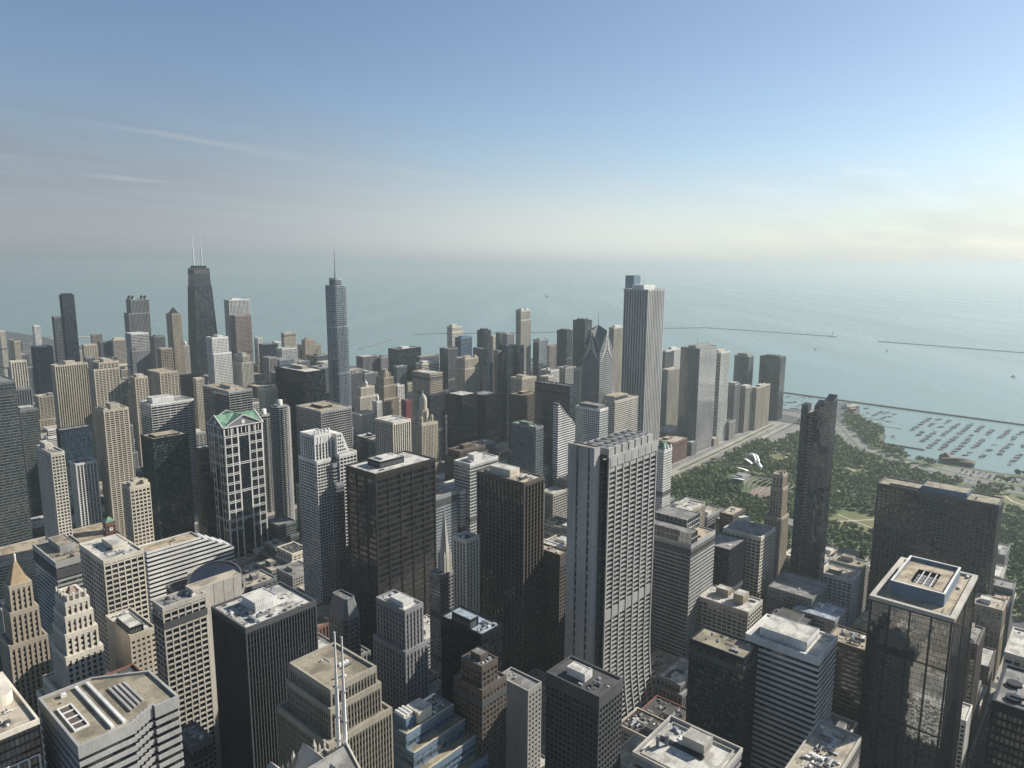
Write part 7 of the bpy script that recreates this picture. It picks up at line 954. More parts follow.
('apartment_tower', 1634.8, 1152.2, 34.1, 41.4, 261.1, 'curtain', 'dark', 'navy', 'grey', 'taller of two dark lakeside towers with angled corners', None, {'pent': [(0.2, 0.8, 0.2, 0.8, 5)]}),
('chevron_tower', 1053.8, 708.8, 68.9, 21.6, 261.8, 'grid', 'granite', 'navy', 'grey', 'grey tower with a stacked chevron peak and needle spire', 'chevron', {}),
('apartment_tower', 1469.9, 949.6, 45.1, 14.0, 264.1, 'ribs', 'cream', 'navy', 'white', 'cream ribbed tower seen between the chevron peak and the tall ribbed slab', None, {'pent': [(0.2, 0.8, 0.2, 0.8, 5, 'white')]}),
('office_tower', 1036.0, 663.0, 76.2, 26.0, 179.6, 'bandfine', 'limestone', 'grey', 'tan', 'pale grey slab with closely spaced windows and a lettered roof block', 'sign', {'pent': [(0.02, 0.6, 0.1, 0.95, 9, 'concrete')], 'mast': [(0.3, 0.6, 12, 0.4)]}),
('office_tower', 902.9, 662.7, 18.9, 71.8, 222.8, 'curtain', 'navy', 'navy', 'dark', 'wide black glass tower behind the diamond-topped tower', None, {'clut': 5}),
('diamond_tower', 860.2, 653.0, 47.3, 14.0, 169.6, 'grid', 'white', 'navy', 'grey', 'white banded tower cut off by a sloping diamond top', 'diamond', {}),
('glass_tower', 830.9, 556.4, 20.4, 42.0, 211.0, 'megafine', 'white', 'blue', 'grey', 'glass tower with white grid and a curved open top', None, {'pent': [(0.1, 0.9, 0.1, 0.9, 5, 'grey')]}),
('glass_tower', 699.4, 566.4, 14.5, 41.2, 205.7, 'megafine', 'grey', 'blue', 'green', 'pale blue glass tower with a planted roof terrace', None, {'pent': [(0.2, 0.8, 0.35, 0.75, 4, 'grey')]}),
('office_tower', 1243.2, 726.7, 63.4, 54.1, 366.6, 'aon', 'marble', 'navy', 'white', 'very tall white stone slab of straight vertical ribs', None, {'pent': [(0.1, 0.8, 0.25, 0.75, 9, 'white')], 'mast': [(0.45, 0.5, 14, 0.5)]}),
('glass_tower', 1399.4, 855.1, 27.9, 22.3, 391.0, 'mirror', 'steelblue', 'azure', 'blue', 'blue glass tower top peeking over the tall white ribbed slab', None, {}),
('office_tower', 1436.3, 705.1, 83.9, 45.7, 235.1, 'bandfine', 'granite', 'silver', 'grey', 'grey glass slab with a pale east half and twin roof masts', None, {'pent': [(0.1, 0.9, 0.3, 0.7, 5, 'concrete')], 'mast': [(0.5, 0.6, 14, 0.7), (0.95, 0.5, 14, 0.7)], 'alt': {'W': 'ribs'}}),
('glass_tower', 1550.8, 708.6, 48.5, 40.0, 215.8, 'megafine', 'white', 'green', 'cream', 'green glass tower laced with white frames beside the grey slab', None, {'pent': [(0.1, 0.8, 0.2, 0.8, 5, 'cream')]}),
('apartment_tower', 1838.8, 760.8, 29.7, 40.0, 175.1, 'ribs', 'grey', 'navy', 'cream', 'grey ribbed lakeside tower with a stepped pale crown', None, {'pent': [(0.15, 0.85, 0.15, 0.85, 8, 'concrete')]}),
('apartment_tower', 1905.5, 700.1, 36.3, 57.5, 171.5, 'curtain', 'dark', 'navy', 'dark', 'last dark tower before the harbour breakwater', None, {'pent': [(0.2, 0.8, 0.2, 0.8, 4)]}),
('apartment_block', 1652.1, 714.4, 29.2, 20.6, 127.7, 'ribs', 'granite', 'navy', 'white', 'grey ribbed slab standing first in the row along the broad road', None, {'pent': [(0.1, 0.9, 0.1, 0.9, 4)]}),
('apartment_block', 1703.8, 707.9, 36.9, 18.2, 114.5, 'ribs', 'limestone', 'navy', 'white', 'pale ribbed slab standing second in the row along the broad road', None, {'pent': [(0.1, 0.9, 0.1, 0.9, 4)]}),
('apartment_block', 1750.7, 698.7, 85.2, 14.0, 109.6, 'ribs', 'beige', 'navy', 'white', 'wide beige ribbed slab ending the row along the broad road', None, {'pent': [(0.3, 0.6, 0.1, 0.9, 4)]}),
('apartment_tower', 1664.8, 915.6, 48.5, 14.0, 188.4, 'punch', 'dark', 'navy', 'white', 'dark block with white roof between two tall slabs', None, {'pent': [(0.2, 0.8, 0.2, 0.8, 5, 'white')]}),
('apartment_tower', 1758.7, 952.3, 63.2, 14.0, 185.3, 'resi', 'white', 'navy', 'white', 'white cluttered tower top beside the grey slab with twin masts', None, {'pent': [(0.2, 0.6, 0.2, 0.8, 6, 'white')]}),
('apartment_tower', 1493.6, 811.8, 58.8, 14.0, 172.0, 'deco', 'limestone', 'navy', 'cream', 'pale stone tower low between the two tall slabs', None, {}),
('stone_tower', 834.3, 454.4, 21.9, 14.0, 168.5, 'punch', 'white', 'grey', 'green', 'slim white tower with a green peaked crown behind the curved concrete tower', 'greencap', {}),
('office_tower', 592.7, 290.4, 51.0, 55.3, 152.7, 'curtain', 'concrete', 'black', 'tan', 'dark office tower with a glass rooftop screen', 'screen', {'alt': {'S': 'bandfine'}}),
('brick_block', 770.9, 381.2, 40.3, 21.7, 117.2, 'punch', 'tan', 'bronze', 'white', 'tan brick block with cluttered roof before the park', None, {'clut': 8}),
('brick_block', 828.7, 351.2, 36.5, 17.3, 103.7, 'punch', 'brown', 'black', 'cream', 'brown brick block with cluttered roof beside the park road', None, {'clut': 7}),
('office_block', 662.6, 281.8, 39.4, 30.0, 128.3, 'curtain', 'dark', 'navy', 'grey', 'dark blue glass block with a pale gravel roof', None, {}),
('office_block', 720.0, 272.9, 39.1, 42.0, 127.5, 'grid', 'cream', 'grey', 'grey', 'cream grid-front block with a low hipped roof', 'hip', {}),
('office_block', 614.6, 240.5, 33.1, 50.0, 93.6, 'grid', 'limestone', 'black', 'white', 'grid-windowed block with a broad snowy white roof', None, {'clut': 9, 'pent': [(0.35, 0.75, 0.2, 0.4, 9, 'tan'), (0.5, 0.8, 0.55, 0.8, 7, 'tan')]}),
('office_tower', 461.7, 131.2, 37.6, 49.9, 156.7, 'bandround', 'white', 'black', 'white', 'white banded tower with rounded corner and a long white roof house', None, {'pent': [(0.15, 0.8, 0.2, 0.85, 6, 'white')], 'clut': 6}),
('glass_tower', 437.4, 171.9, 23.6, 39.7, 151.5, 'curtain', 'dark', 'green', 'gravel', 'dark glass tower with mossy planted roof patches', None, {'clut': 4}),
('office_block', 575.7, 129.3, 28.6, 30.0, 113.8, 'band', 'brown', 'black', 'tan', 'dark stepped block with cut corners under a brown roof', None, {}),
('glass_tower', 496.0, 63.3, 84.5, 48.7, 194.6, 'mirror', 'dark', 'silver', 'tan', 'large mirror-glass tower with a white edged roof terrace', 'citadel', {}),
('office_tower', 856.1, 82.3, 32.2, 113.1, 172.1, 'ribsbig', 'umber', 'black', 'gravel', 'wide dark tower of fine vertical fins by the park', None, {'pent': [(0.1, 0.85, 0.25, 0.62, 6, 'blue'), (0.1, 0.7, 0.64, 0.9, 2, 'dark')], 'clut': 5}),
('bank_tower', 449.3, 299.6, 87.7, 30.9, 262.8, 'grid', 'concrete', 'black', 'grey', 'curved concrete tower flaring outward at its base', 'chase', {}),
('office_block', 334.5, 219.3, 25.9, 40.3, 153.4, 'gridfine', 'umber', 'black', 'dark', 'dark square block with gridded sunny side and small white roof house', None, {'pent': [(0.3, 0.62, 0.4, 0.75, 5, 'white')], 'top': 7, 'clut': 6}),
('office_tower', 294.2, 129.6, 39.3, 40.8, 162.0, 'band', 'granite', 'black', 'white', 'white flat roof with square house and two chimneys', 'whiteroof', {}),
('office_block', 339.7, 279.6, 14.0, 27.3, 129.1, 'punchE', 'concrete', 'black', 'grey', 'plain grey slab with one column of windows', None, {'clut': 3}),
('stone_block', 361.7, 213.5, 30.4, 14.0, 93.2, 'punch', 'limestone', 'black', 'cream', 'small stone block with a sunlit cream roof beside the white flat roof', None, {'clut': 3}),
('stone_block', 369.7, 94.8, 60.0, 24.0, 134.5, 'punch', 'limestone', 'black', 'cream', 'stone building with pipes and machines crowding its roof', None, {'clut': 20}),
('residential_tower', 806.0, 236.4, 15.0, 20.2, 267.8, 'grid', 'dark', 'silver', 'grey', 'slim dark reflective tower of joined glass slabs', 'legacy', {}),
('gothic_tower', 801.5, 283.1, 12.5, 11.0, 175.7, 'deco', 'tan', 'bronze', 'tan', 'thin tan gothic tower with corner turrets beside the park', None, {'low': [(1, 2, 1, 1, -16), (6, 3, 2, 3, -50)], 'pent': [(0, 0.3, 0, 0.3, 4), (0.7, 1, 0, 0.3, 4)]}),
('chapel_block', 887.8, 221.5, 64.0, 26.0, 45.4, 'punch', 'tan', 'bronze', 'grey', 'gabled stone clubhouse with a steep grey roof', 'steep', {}),
('office_tower', 452.3, 378.9, 26.2, 54.7, 227.7, 'ribsbig', 'brown', 'black', 'cream', 'dark bronze tower of straight ribs with cream roof', None, {'pent': [(0.25, 0.75, 0.4, 0.85, 6, 'cream')]}),
('office_tower', 524.8, 570.3, 34.7, 32.0, 154.2, 'bandfine', 'alum', 'blue', 'pink', 'pale blue striped tower with a patched pink roof', None, {'clut': 5}),
('office_tower', 563.5, 567.8, 32.1, 40.0, 152.3, 'bandfine', 'white', 'blue', 'white', 'white edged striped tower beside the pale blue striped tower', None, {'clut': 4}),
('church_tower', 423.8, 455.3, 20.6, 14.0, 129.3, 'punch', 'granite', 'black', 'grey', 'stone church tower with a tall pale needle spire', 'steeple', {}),
('office_block', 404.3, 401.8, 14.6, 14.0, 184.3, 'ribs', 'cream', 'black', 'cream', 'cream block with a dark louvred top', None, {'clut': 5}),
('office_block', 484.1, 362.9, 12.0, 28.0, 156.7, 'punch', 'brown', 'black', 'cream', 'brown block with a sunlit cream roof beside the dark bronze ribbed tower', None, {'clut': 5}),
('office_block', 571.0, 560.3, 48.3, 26.0, 184.7, 'curtain', 'white', 'green', 'white', 'pale green striped block with a white drum on its roof', None, {'pent': [(0.3, 0.6, 0.3, 0.7, 7, 'white')]}),
('office_tower', 918.0, 920.5, 40.1, 40.0, 174.2, 'bandfine', 'dark', 'black', 'white', 'dark banded tower in front of the broad beige turreted tower', None, {'clut': 4}),
('office_tower', 970.8, 909.1, 39.7, 40.0, 168.4, 'curtain', 'brown', 'black', 'grey', 'dark brown glass tower beside the dark banded tower', None, {}),
('brick_block', 703.7, 710.5, 52.7, 25.0, 147.2, 'deco', 'brown', 'bronze', 'brown', 'stepped brown stone block before the dark banded tower', None, {'low': [(4, 4, 3, 3, -9)], 'pent': [(0.3, 0.7, 0.3, 0.7, 5)]}),
('apartment_tower', 1156.1, 824.5, 31.3, 14.8, 208.9, 'ribs', 'cream', 'bronze', 'cream', 'cream double-shafted tower beside the chevron-peaked tower', None, {}),
('office_block', 955.1, 806.4, 42.5, 30.0, 183.3, 'punch', 'brown', 'bronze', 'tan', 'broad brown brick block beside the wide black glass tower', None, {'pent': [(0.3, 0.8, 0.3, 0.7, 4)]}),
('stone_tower', 1084.8, 916.3, 44.8, 30.0, 187.0, 'deco', 'beige', 'bronze', 'cream', 'beige stone block behind the broad brown brick block', None, {'pent': [(0.2, 0.5, 0.2, 0.8, 5)]}),
('apartment_block', 1224.0, 967.2, 32.5, 14.2, 169.7, 'punch', 'cream', 'bronze', 'cream', 'small bright cream block before the lake-mirroring tower', None, {}),
('apartment_block', 1294.7, 2138.6, 45.6, 18.5, 186.2, 'punch', 'beige', 'grey', 'grey', 'pale beige tower beside the silver spired tower on the lake front', None, {}),
('apartment_block', 1324.2, 2061.3, 38.4, 20.6, 166.0, 'punch', 'tan', 'grey', 'grey', 'tan lakefront tower with small roof house beside the silver spired tower', None, {'pent': [(0.2, 0.8, 0.2, 0.8, 5)]}),
('office_block', 1081.2, 1800.3, 44.8, 30.0, 177.5, 'grid', 'white', 'green', 'green', 'white gridded block with green glass and planted roof', None, {}),
('office_block', 1089.9, 1911.1, 45.5, 30.0, 179.7, 'curtain', 'navy', 'navy', 'grey', 'low dark navy glass block before the pale beige lakefront tower', None, {}),
('apartment_block', 1198.7, 2136.7, 14.2, 25.0, 176.6, 'punch', 'white', 'grey', 'white', 'white slab edge behind the low dark navy glass block', None, {}),
('apartment_block', 1167.4, 1981.7, 20.5, 17.2, 177.3, 'punch', 'white', 'grey', 'white', 'small bright white block on the lake front', None, {}),
('apartment_block', 900.2, 1558.7, 18.7, 27.4, 190.3, 'ribs', 'concrete', 'bronze', 'grey', 'concrete ribbed block behind the plain black slab', None, {}),
('apartment_block', 1206.0, 1595.5, 48.6, 30.0, 161.0, 'ribs', 'granite', 'navy', 'white', 'broad grey ribbed block beyond the silver spired tower', None, {'clut': 3}),
('office_block', 926.7, 78.8, 40.0, 30.0, 70.5, 'punch', 'limestone', 'black', 'white', 'narrow stone block with striped white roof behind the wide dark finned tower', None, {}),
('office_block', 997.5, 71.0, 36.0, 34.0, 15.5, 'grid', 'limestone', 'black', 'cream', 'ornate stone block with cluttered courtyard roof by the street', None, {'clut': 9}),
('office_block', 1076.2, 90.2, 45.0, 34.0, 45.8, 'punch', 'granite', 'grey', 'grey', 'grey block with white roof edges toward the park lawn', None, {'pent': [(0.1, 0.5, 0.2, 0.9, 5, 'white')]}),
('office_block', 646.7, 65.2, 34.5, 32.0, 113.6, 'ribs', 'brown', 'black', 'grey', 'small brown block squeezed beside the mirror-glass tower', None, {'pent': [(0.3, 0.9, 0.2, 0.8, 4, 'tan')]}),
('office_block', 561.6, -3.7, 45.0, 44.0, 153.3, 'grid', 'limestone', 'black', 'white', 'low block with a crowded pale roof across the street', None, {'clut': 14}),
('office_block', 371.9, -15.5, 40.0, 44.0, 215.9, 'ribsfine', 'dark', 'black', 'grey', 'dark corner block with round tanks on its grey roof', 'tanks', {}),
('street_pavilion', 596.9, 61.2, 25.9, 30.0, 73.3, 'punch', 'white', 'black', 'white', 'low white roofed strip building along the shaded street', None, {}),
('office_block', 690.8, 184.6, 36.0, 40.0, 74.0, 'band', 'granite', 'black', 'blue', 'block with a pale blue patched roof before the steep-roofed clubhouse', None, {'clut': 6}),
('office_block', 704.0, 211.4, 50.0, 44.0, 83.1, 'punch', 'grey', 'black', 'grey', 'broad grey-roofed block beside the slim dark park tower', None, {'clut': 7}),
('office_block', 659.2, 203.9, 30.0, 36.0, 71.6, 'punch', 'dark', 'black', 'dark', 'dark block with terraced roof frames', None, {'clut': 6, 'pent': [(0.2, 0.8, 0.2, 0.8, 4, 'grey')]}),
('tapered_tower', 1020.6, 2172.2, 46.9, 39.7, 400.8, 'grid', 'dark', 'bronze', 'dark', 'black tapered tower with cross bracing and twin white antennas', 'taper', {}),
('office_block', 161.7, 387.6, 12.0, 22.0, 133.2, 'punch', 'grey', 'black', 'grey', 'shaded grey block carrying two white antenna poles below the grid tower', 'masts', {'poles': [(-16.2, -15.5, 39.0), (-14.4, -17.6, 35.4)]}),
('warehouse_block', 173.8, 984.8, 165.1, 60.0, 58.5, 'bandfine', 'limestone', 'navy', 'tan', 'very long low tan-roofed block stretching behind the green banded block', None, {'clut': 14, 'pent': [(0.55, 0.7, 0.3, 0.7, 5, 'concrete')]}),
('office_block', 861.8, 1013.0, 13.6, 14.0, 160.7, 'punchE', 'red', 'navy', 'grey', 'small block with a bright red upper wall behind the cream box tower', None, {})]
BLOCKS = [
(824.2, 205.7, 32.4, 35.9, 63.5, 'grid', 'white', 'blue', 'cream', 'tall white gridded block with cream roof in front of the steep-roofed clubhouse'),
(821.8, 65.7, 31.0, 26.8, 75.6, 'ribs', 'tan', 'black', 'cream', 'tall tan ribbed block with cream roof beside the crowded pale roof across the street'),
(540.4, 266.3, 49.0, 26.9, 41.0, 'ribs', 'grey', 'black', 'white', 'mid-height grey ribbed block with white roof beside the dark tower with mossy roof'),
(955.3, 1048.2, 40.6, 12.8, 153.1, 'curtain', 'navy', 'grey', 'dark', 'tall navy glass block with dark roof behind the beige domed spire tower'),
(456.2, 245.7, 28.8, 33.7, 43.6, 'grid', 'beige', 'blue', 'dark', 'mid-height beige gridded block with dark roof behind the white flat roof with two chimneys'),
(860.4, 204.7, 24.2, 36.4, 66.4, 'grid', 'concrete', 'grey', 'gravel', 'tall concrete gridded block with gravel roof beside the steep-roofed clubhouse'),
(489.8, 245.4, 28.6, 34.0, 38.7, 'punch', 'brick', 'grey', 'dark', 'mid-height red brick windowed block with dark roof behind the white flat roof with two chimneys'),
(540.4, 295.4, 49.0, 25.9, 36.8, 'ribs', 'tan', 'navy', 'tan', 'mid-height tan ribbed block with tan roof beside the dark tower with mossy roof'),
(489.1, 842.8, 29.7, 37.0, 61.5, 'curtain', 'grey', 'green', 'grey', 'tall grey glass block with grey roof beside the white stepped glass tower'),
(821.7, 630.9, 34.8, 23.6, 71.6, 'grid', 'limestone', 'navy', 'white', 'tall pale stone gridded block with white roof beside the diamond-topped tower'),
(472.8, 1780.5, 44.7, 38.7, 124.5, 'resi', 'tan', 'blue', 'white', 'tall tan balconied block with white roof behind the ribbed beige slab'),
(424.0, 706.9, 30.1, 34.1, 52.8, 'punch', 'concrete', 'grey', 'grey', 'mid-height concrete windowed block with grey roof behind the white stepped glass tower'),
(424.3, 350.7, 44.5, 25.0, 51.4, 'punch', 'beige', 'green', 'grey', 'mid-height beige windowed block with grey roof behind the plain grey slab'),
(761.0, 65.2, 40.9, 36.2, 41.7, 'band', 'brown', 'bronze', 'white', 'mid-height dark brown banded block with white roof beside the crowded pale roof across the street'),
(1326.6, 701.6, 61.7, 46.7, 45, 'grid', 'brick', 'green', 'cream', 'mid-height red brick gridded block with cream roof beside the pale window-banded slab'),
(457.3, 760.6, 29.0, 37.2, 53.2, 'resi', 'cream', 'grey', 'dark', 'mid-height cream balconied block with dark roof beside the white stepped glass tower'),
(175.3, 852.6, 27.1, 27.8, 55.8, 'resi', 'concrete', 'blue', 'gravel', 'mid-height concrete balconied block with gravel roof behind the golden pyramid tower'),
(898.6, 64.6, 24.8, 28.2, 70.3, 'punch', 'grey', 'blue', 'grey', 'tall grey windowed block with grey roof behind the crowded pale roof across the street'),
(539.8, 126.9, 32.6, 28.3, 54.9, 'resi', 'limestone', 'black', 'grey', 'mid-height pale stone balconied block with grey roof behind the pipe-crowded stone roof'),
(859.9, 64.6, 35.9, 14.5, 64.9, 'curtain', 'navy', 'bronze', 'tan', 'tall navy glass block with tan roof behind the crowded pale roof across the street'),
(821.6, 1085.9, 36.6, 34.0, 83.8, 'curtain', 'navy', 'grey', 'white', 'tall navy glass block with white roof beside the cream box tower'),
(457.5, 802.3, 27.1, 35.4, 49.3, 'band', 'grey', 'black', 'cream', 'mid-height grey banded block with cream roof beside the white stepped glass tower'),
(761.2, 572.0, 40.8, 40.4, 49.1, 'band', 'beige', 'blue', 'dark', 'mid-height beige banded block with dark roof beside the dark bronze ribbed tower'),
(424.3, 762.0, 29.1, 37.7, 41.2, 'band', 'grey', 'black', 'cream', 'mid-height grey banded block with cream roof beside the dark drum building'),
(368.2, 572.1, 35.2, 39.4, 59.4, 'ribs', 'brick', 'blue', 'gravel', 'mid-height red brick ribbed block with gravel roof behind the shaded sloping-shouldered tower'),
(955.0, 1086.3, 11.9, 33.3, 151.4, 'grid', 'beige', 'green', 'cream', 'tall beige gridded block with cream roof beside the banded tower with snowy roof'),
(424.2, 487.3, 44.9, 37.5, 49.9, 'band', 'concrete', 'black', 'white', 'mid-height concrete banded block with white roof behind the grey stone cut-corner tower'),
(367.1, 707.9, 36.0, 32.7, 57.9, 'resi', 'grey', 'blue', 'cream', 'mid-height grey balconied block with cream roof beside the dark drum building'),
(1066.6, 1280.6, 20.6, 23.6, 133.1, 'resi', 'white', 'navy', 'gravel', 'tall white balconied block with gravel roof beside the tan gothic tower'),
(1410.8, 1047.9, 44.3, 33.7, 161.1, 'resi', 'concrete', 'blue', 'grey', 'tall concrete balconied block with grey roof beside the chevron-peaked tower'),
(879.4, 406.3, 53.3, 30.0, 71.6, 'grid', 'granite', 'navy', 'gravel', 'tall stone grey gridded block with gravel roof behind the tan brick park block'),
(717.1, 64.5, 39.8, 37.8, 24.5, 'punch', 'beige', 'navy', 'grey', 'low beige windowed block with grey roof behind the dark corner block with roof tanks'),
(490.2, 1380.6, 27.1, 37.5, 116.4, 'resi', 'granite', 'grey', 'gravel', 'tall stone grey balconied block with gravel roof behind the tall beige window-column tower'),
(1001.3, 1381.0, 40.8, 40.9, 159.1, 'curtain', 'grey', 'grey', 'white', 'tall grey glass block with white roof in front of the broad grey lake block'),
(174.8, 707.8, 28.3, 33.5, 45.2, 'band', 'beige', 'navy', 'tan', 'mid-height beige banded block with tan roof behind the golden pyramid tower'),
(761.2, 147.7, 38.3, 37.0, 44.0, 'band', 'tan', 'grey', 'tan', 'mid-height tan banded block with tan roof behind the dark stepped block'),
(290.7, 1180.9, 34.1, 39.2, 28, 'punch', 'grey', 'black', 'cream', 'mid-height grey windowed block with cream roof behind the long tan-roofed block'),
(823.0, 660.4, 34.1, 25.2, 103.4, 'curtain', 'navy', 'green', 'gravel', 'tall navy glass block with gravel roof beside the diamond-topped tower'),
(717.1, 1985.2, 38.9, 40.4, 108.7, 'grid', 'limestone', 'green', 'grey', 'tall pale stone gridded block with grey roof behind the white-framed block'),
(1047.1, 1381.3, 40.2, 40.6, 153.5, 'grid', 'granite', 'blue', 'white', 'tall stone grey gridded block with white roof in front of the broad grey lake block'),
(954.7, 860.7, 65.6, 45.2, 70, 'resi', 'beige', 'blue', 'cream', 'tall beige balconied block with cream roof beside the pale blue tower with planted roof'),
(348.9, 407.3, 52.2, 27.7, 44.6, 'punch', 'beige', 'grey', 'grey', 'mid-height beige windowed block with grey roof beside the narrow brown brick tower'),
(684.4, 65.8, 29.0, 38.0, 51.6, 'ribs', 'grey', 'grey', 'white', 'mid-height grey ribbed block with white roof beside the dark corner block with roof tanks'),
(473.1, 1737.8, 45.3, 40.6, 58.2, 'band', 'white', 'black', 'cream', 'mid-height white banded block with cream roof behind the ribbed beige slab'),
(540.1, 853.3, 11.5, 24.7, 101.3, 'resi', 'beige', 'green', 'white', 'tall beige balconied block with white roof behind the white stepped glass tower'),
(717.3, 529.3, 38.3, 40.2, 46.3, 'ribs', 'beige', 'black', 'grey', 'mid-height beige ribbed block with grey roof beside the dark bronze ribbed tower'),
(1602.5, 701.5, 34.4, 44.9, 45, 'band', 'granite', 'bronze', 'dark', 'mid-height stone grey banded block with dark roof beside the white-laced green tower'),
(1259.9, 1581.9, 40.8, 39.1, 154.7, 'punch', 'granite', 'green', 'tan', 'tall stone grey windowed block with tan roof beside the broad grey lake block'),
(899.7, 853.2, 35.3, 27.7, 95.7, 'curtain', 'alum', 'bronze', 'cream', 'tall silver glass block with cream roof beside the pale blue tower with planted roof'),
(822.8, 1048.4, 33.5, 33.9, 82.9, 'curtain', 'alum', 'black', 'cream', 'tall silver glass block with cream roof behind the cream box tower'),
(821.6, 1480.9, 53.3, 40.8, 137.7, 'punch', 'brown', 'navy', 'cream', 'tall dark brown windowed block with cream roof beside the plain black slab'),
(1348.9, 1048.5, 38.8, 34.2, 160.8, 'resi', 'white', 'grey', 'grey', 'tall white balconied block with grey roof beside the lake-mirroring tower'),
(597.6, 2466.7, 53.2, 44.4, 107.9, 'curtain', 'alum', 'black', 'cream', 'tall silver glass block with cream roof beside the thin white slab tower'),
(1260.6, 1904.1, 60.5, 62.1, 129.1, 'curtain', 'navy', 'blue', 'gravel', 'tall navy glass block with gravel roof beside the pale beige lakefront tower'),
(579.0, 1280.7, 33.8, 40.7, 102.2, 'resi', 'concrete', 'navy', 'gravel', 'tall concrete balconied block with gravel roof behind the white-banded dark block'),
(175.1, 792.4, 29.9, 27.4, 39.3, 'punch', 'cream', 'grey', 'grey', 'mid-height cream windowed block with grey roof behind the golden pyramid tower'),
(206.9, 852.8, 22.0, 25.4, 45.9, 'punch', 'concrete', 'blue', 'grey', 'mid-height concrete windowed block with grey roof behind the green banded block'),
(1410.8, 754.0, 65.5, 42.8, 45, 'ribs', 'tan', 'bronze', 'white', 'mid-height tan ribbed block with white roof beside the pale window-banded slab'),
(328.6, 529.8, 35.5, 39.6, 57.2, 'band', 'concrete', 'bronze', 'grey', 'mid-height concrete banded block with grey roof behind the shaded sloping-shouldered tower'),
(1001.5, 1682.0, 42.3, 37.1, 164.6, 'curtain', 'alum', 'blue', 'grey', 'tall silver glass block with grey roof beside the brown granite tower'),
(1409.6, 700.9, 23.5, 47.3, 30, 'punch', 'grey', 'black', 'white', 'mid-height grey windowed block with white roof beside the grey slab with twin masts'),
(672.8, 1794.0, 62.6, 27.2, 129.2, 'ribs', 'beige', 'green', 'white', 'tall beige ribbed block with white roof beside the beige balcony tower'),
(424.0, 842.0, 28.7, 14.2, 29.0, 'punch', 'limestone', 'bronze', 'tan', 'mid-height pale stone windowed block with tan roof behind the dark drum building'),
(367.8, 529.8, 33.2, 39.0, 37.8, 'ribs', 'grey', 'navy', 'gravel', 'mid-height grey ribbed block with gravel roof behind the grey stone cut-corner tower'),
(456.3, 1238.2, 28.0, 39.2, 62.4, 'curtain', 'alum', 'green', 'dark', 'tall silver glass block with dark roof behind the tall beige window-column tower'),
(880.3, 375.2, 53.4, 27.3, 72.7, 'curtain', 'navy', 'black', 'cream', 'tall navy glass block with cream roof beside the tan brick park block'),
(125.6, 707.5, 27.0, 34.7, 41.7, 'punch', 'white', 'blue', 'gravel', 'mid-height white windowed block with gravel roof behind the golden pyramid tower'),
(898.5, 250.7, 34.7, 31.3, 55.1, 'resi', 'brown', 'navy', 'cream', 'mid-height dark brown balconied block with cream roof beside the steep-roofed clubhouse'),
(860.0, 3368.7, 35.1, 88.7, 94.3, 'resi', 'granite', 'grey', 'dark', 'tall stone grey balconied block with dark roof behind the thin white slab tower'),
(898.7, 205.2, 34.1, 13.1, 48.9, 'punch', 'beige', 'black', 'tan', 'mid-height beige windowed block with tan roof beside the steep-roofed clubhouse'),
(860.3, 631.5, 36.1, 18.3, 86.2, 'punch', 'concrete', 'bronze', 'dark', 'tall concrete windowed block with dark roof beside the diamond-topped tower'),
(348.0, 438.4, 53.3, 29.2, 49.7, 'punch', 'limestone', 'black', 'dark', 'mid-height pale stone windowed block with dark roof behind the grey stone cut-corner tower'),
(716.5, 1337.5, 40.1, 38.9, 133.4, 'grid', 'white', 'grey', 'dark', 'tall white gridded block with dark roof behind the flat-roofed banded block'),
(673.8, 530.5, 39.5, 32.7, 50.7, 'resi', 'white', 'green', 'white', 'mid-height white balconied block with white roof beside the dark bronze ribbed tower'),
(880.0, 438.6, 53.0, 28.5, 75.8, 'curtain', 'alum', 'black', 'white', 'tall silver glass block with white roof behind the tan brick park block'),
(880.2, 1638.6, 53.4, 37.6, 139.8, 'curtain', 'navy', 'green', 'gravel', 'tall navy glass block with gravel roof beside the white stepped apartment tower'),
(1198.9, 1905.1, 38.5, 62.2, 119.1, 'curtain', 'grey', 'green', 'tan', 'tall grey glass block with tan roof beside the pale beige lakefront tower'),
(761.3, 792.1, 40.2, 26.4, 99.3, 'ribs', 'grey', 'bronze', 'white', 'tall grey ribbed block with white roof beside the beige domed spire tower'),
(1410.0, 2197.9, 66.3, 46.0, 130.1, 'punch', 'tan', 'black', 'grey', 'tall tan windowed block with grey roof beside the pale beige lakefront tower'),
(456.9, 843.2, 30.2, 13.0, 34.2, 'ribs', 'beige', 'green', 'white', 'mid-height beige ribbed block with white roof behind the dark drum building'),
(456.7, 1048.4, 29.6, 32.7, 21.6, 'grid', 'limestone', 'blue', 'tan', 'low pale stone gridded block with tan roof behind the white striped block'),
(1023.6, 1538.0, 64.2, 39.8, 155.3, 'curtain', 'alum', 'green', 'gravel', 'tall silver glass block with gravel roof beside the broad grey lake block'),
(366.8, 1180.6, 35.8, 38.6, 28, 'band', 'granite', 'blue', 'white', 'mid-height stone grey banded block with white roof behind the red brick clock tower'),
(489.3, 1086.7, 29.5, 25.2, 39.1, 'ribs', 'granite', 'navy', 'grey', 'mid-height stone grey ribbed block with grey roof behind the dark glass tower with tan roof'),
(716.6, 761.1, 41.6, 26.6, 91.5, 'resi', 'granite', 'blue', 'white', 'tall stone grey balconied block with white roof beside the beige domed spire tower'),
(899.6, 792.3, 34.8, 25.7, 73.5, 'punch', 'beige', 'green', 'cream', 'tall beige windowed block with cream roof beside the pale blue tower with planted roof'),
(424.5, 673.0, 28.2, 29.9, 39.7, 'grid', 'tan', 'black', 'white', 'mid-height tan gridded block with white roof beside the shaded sloping-shouldered tower'),
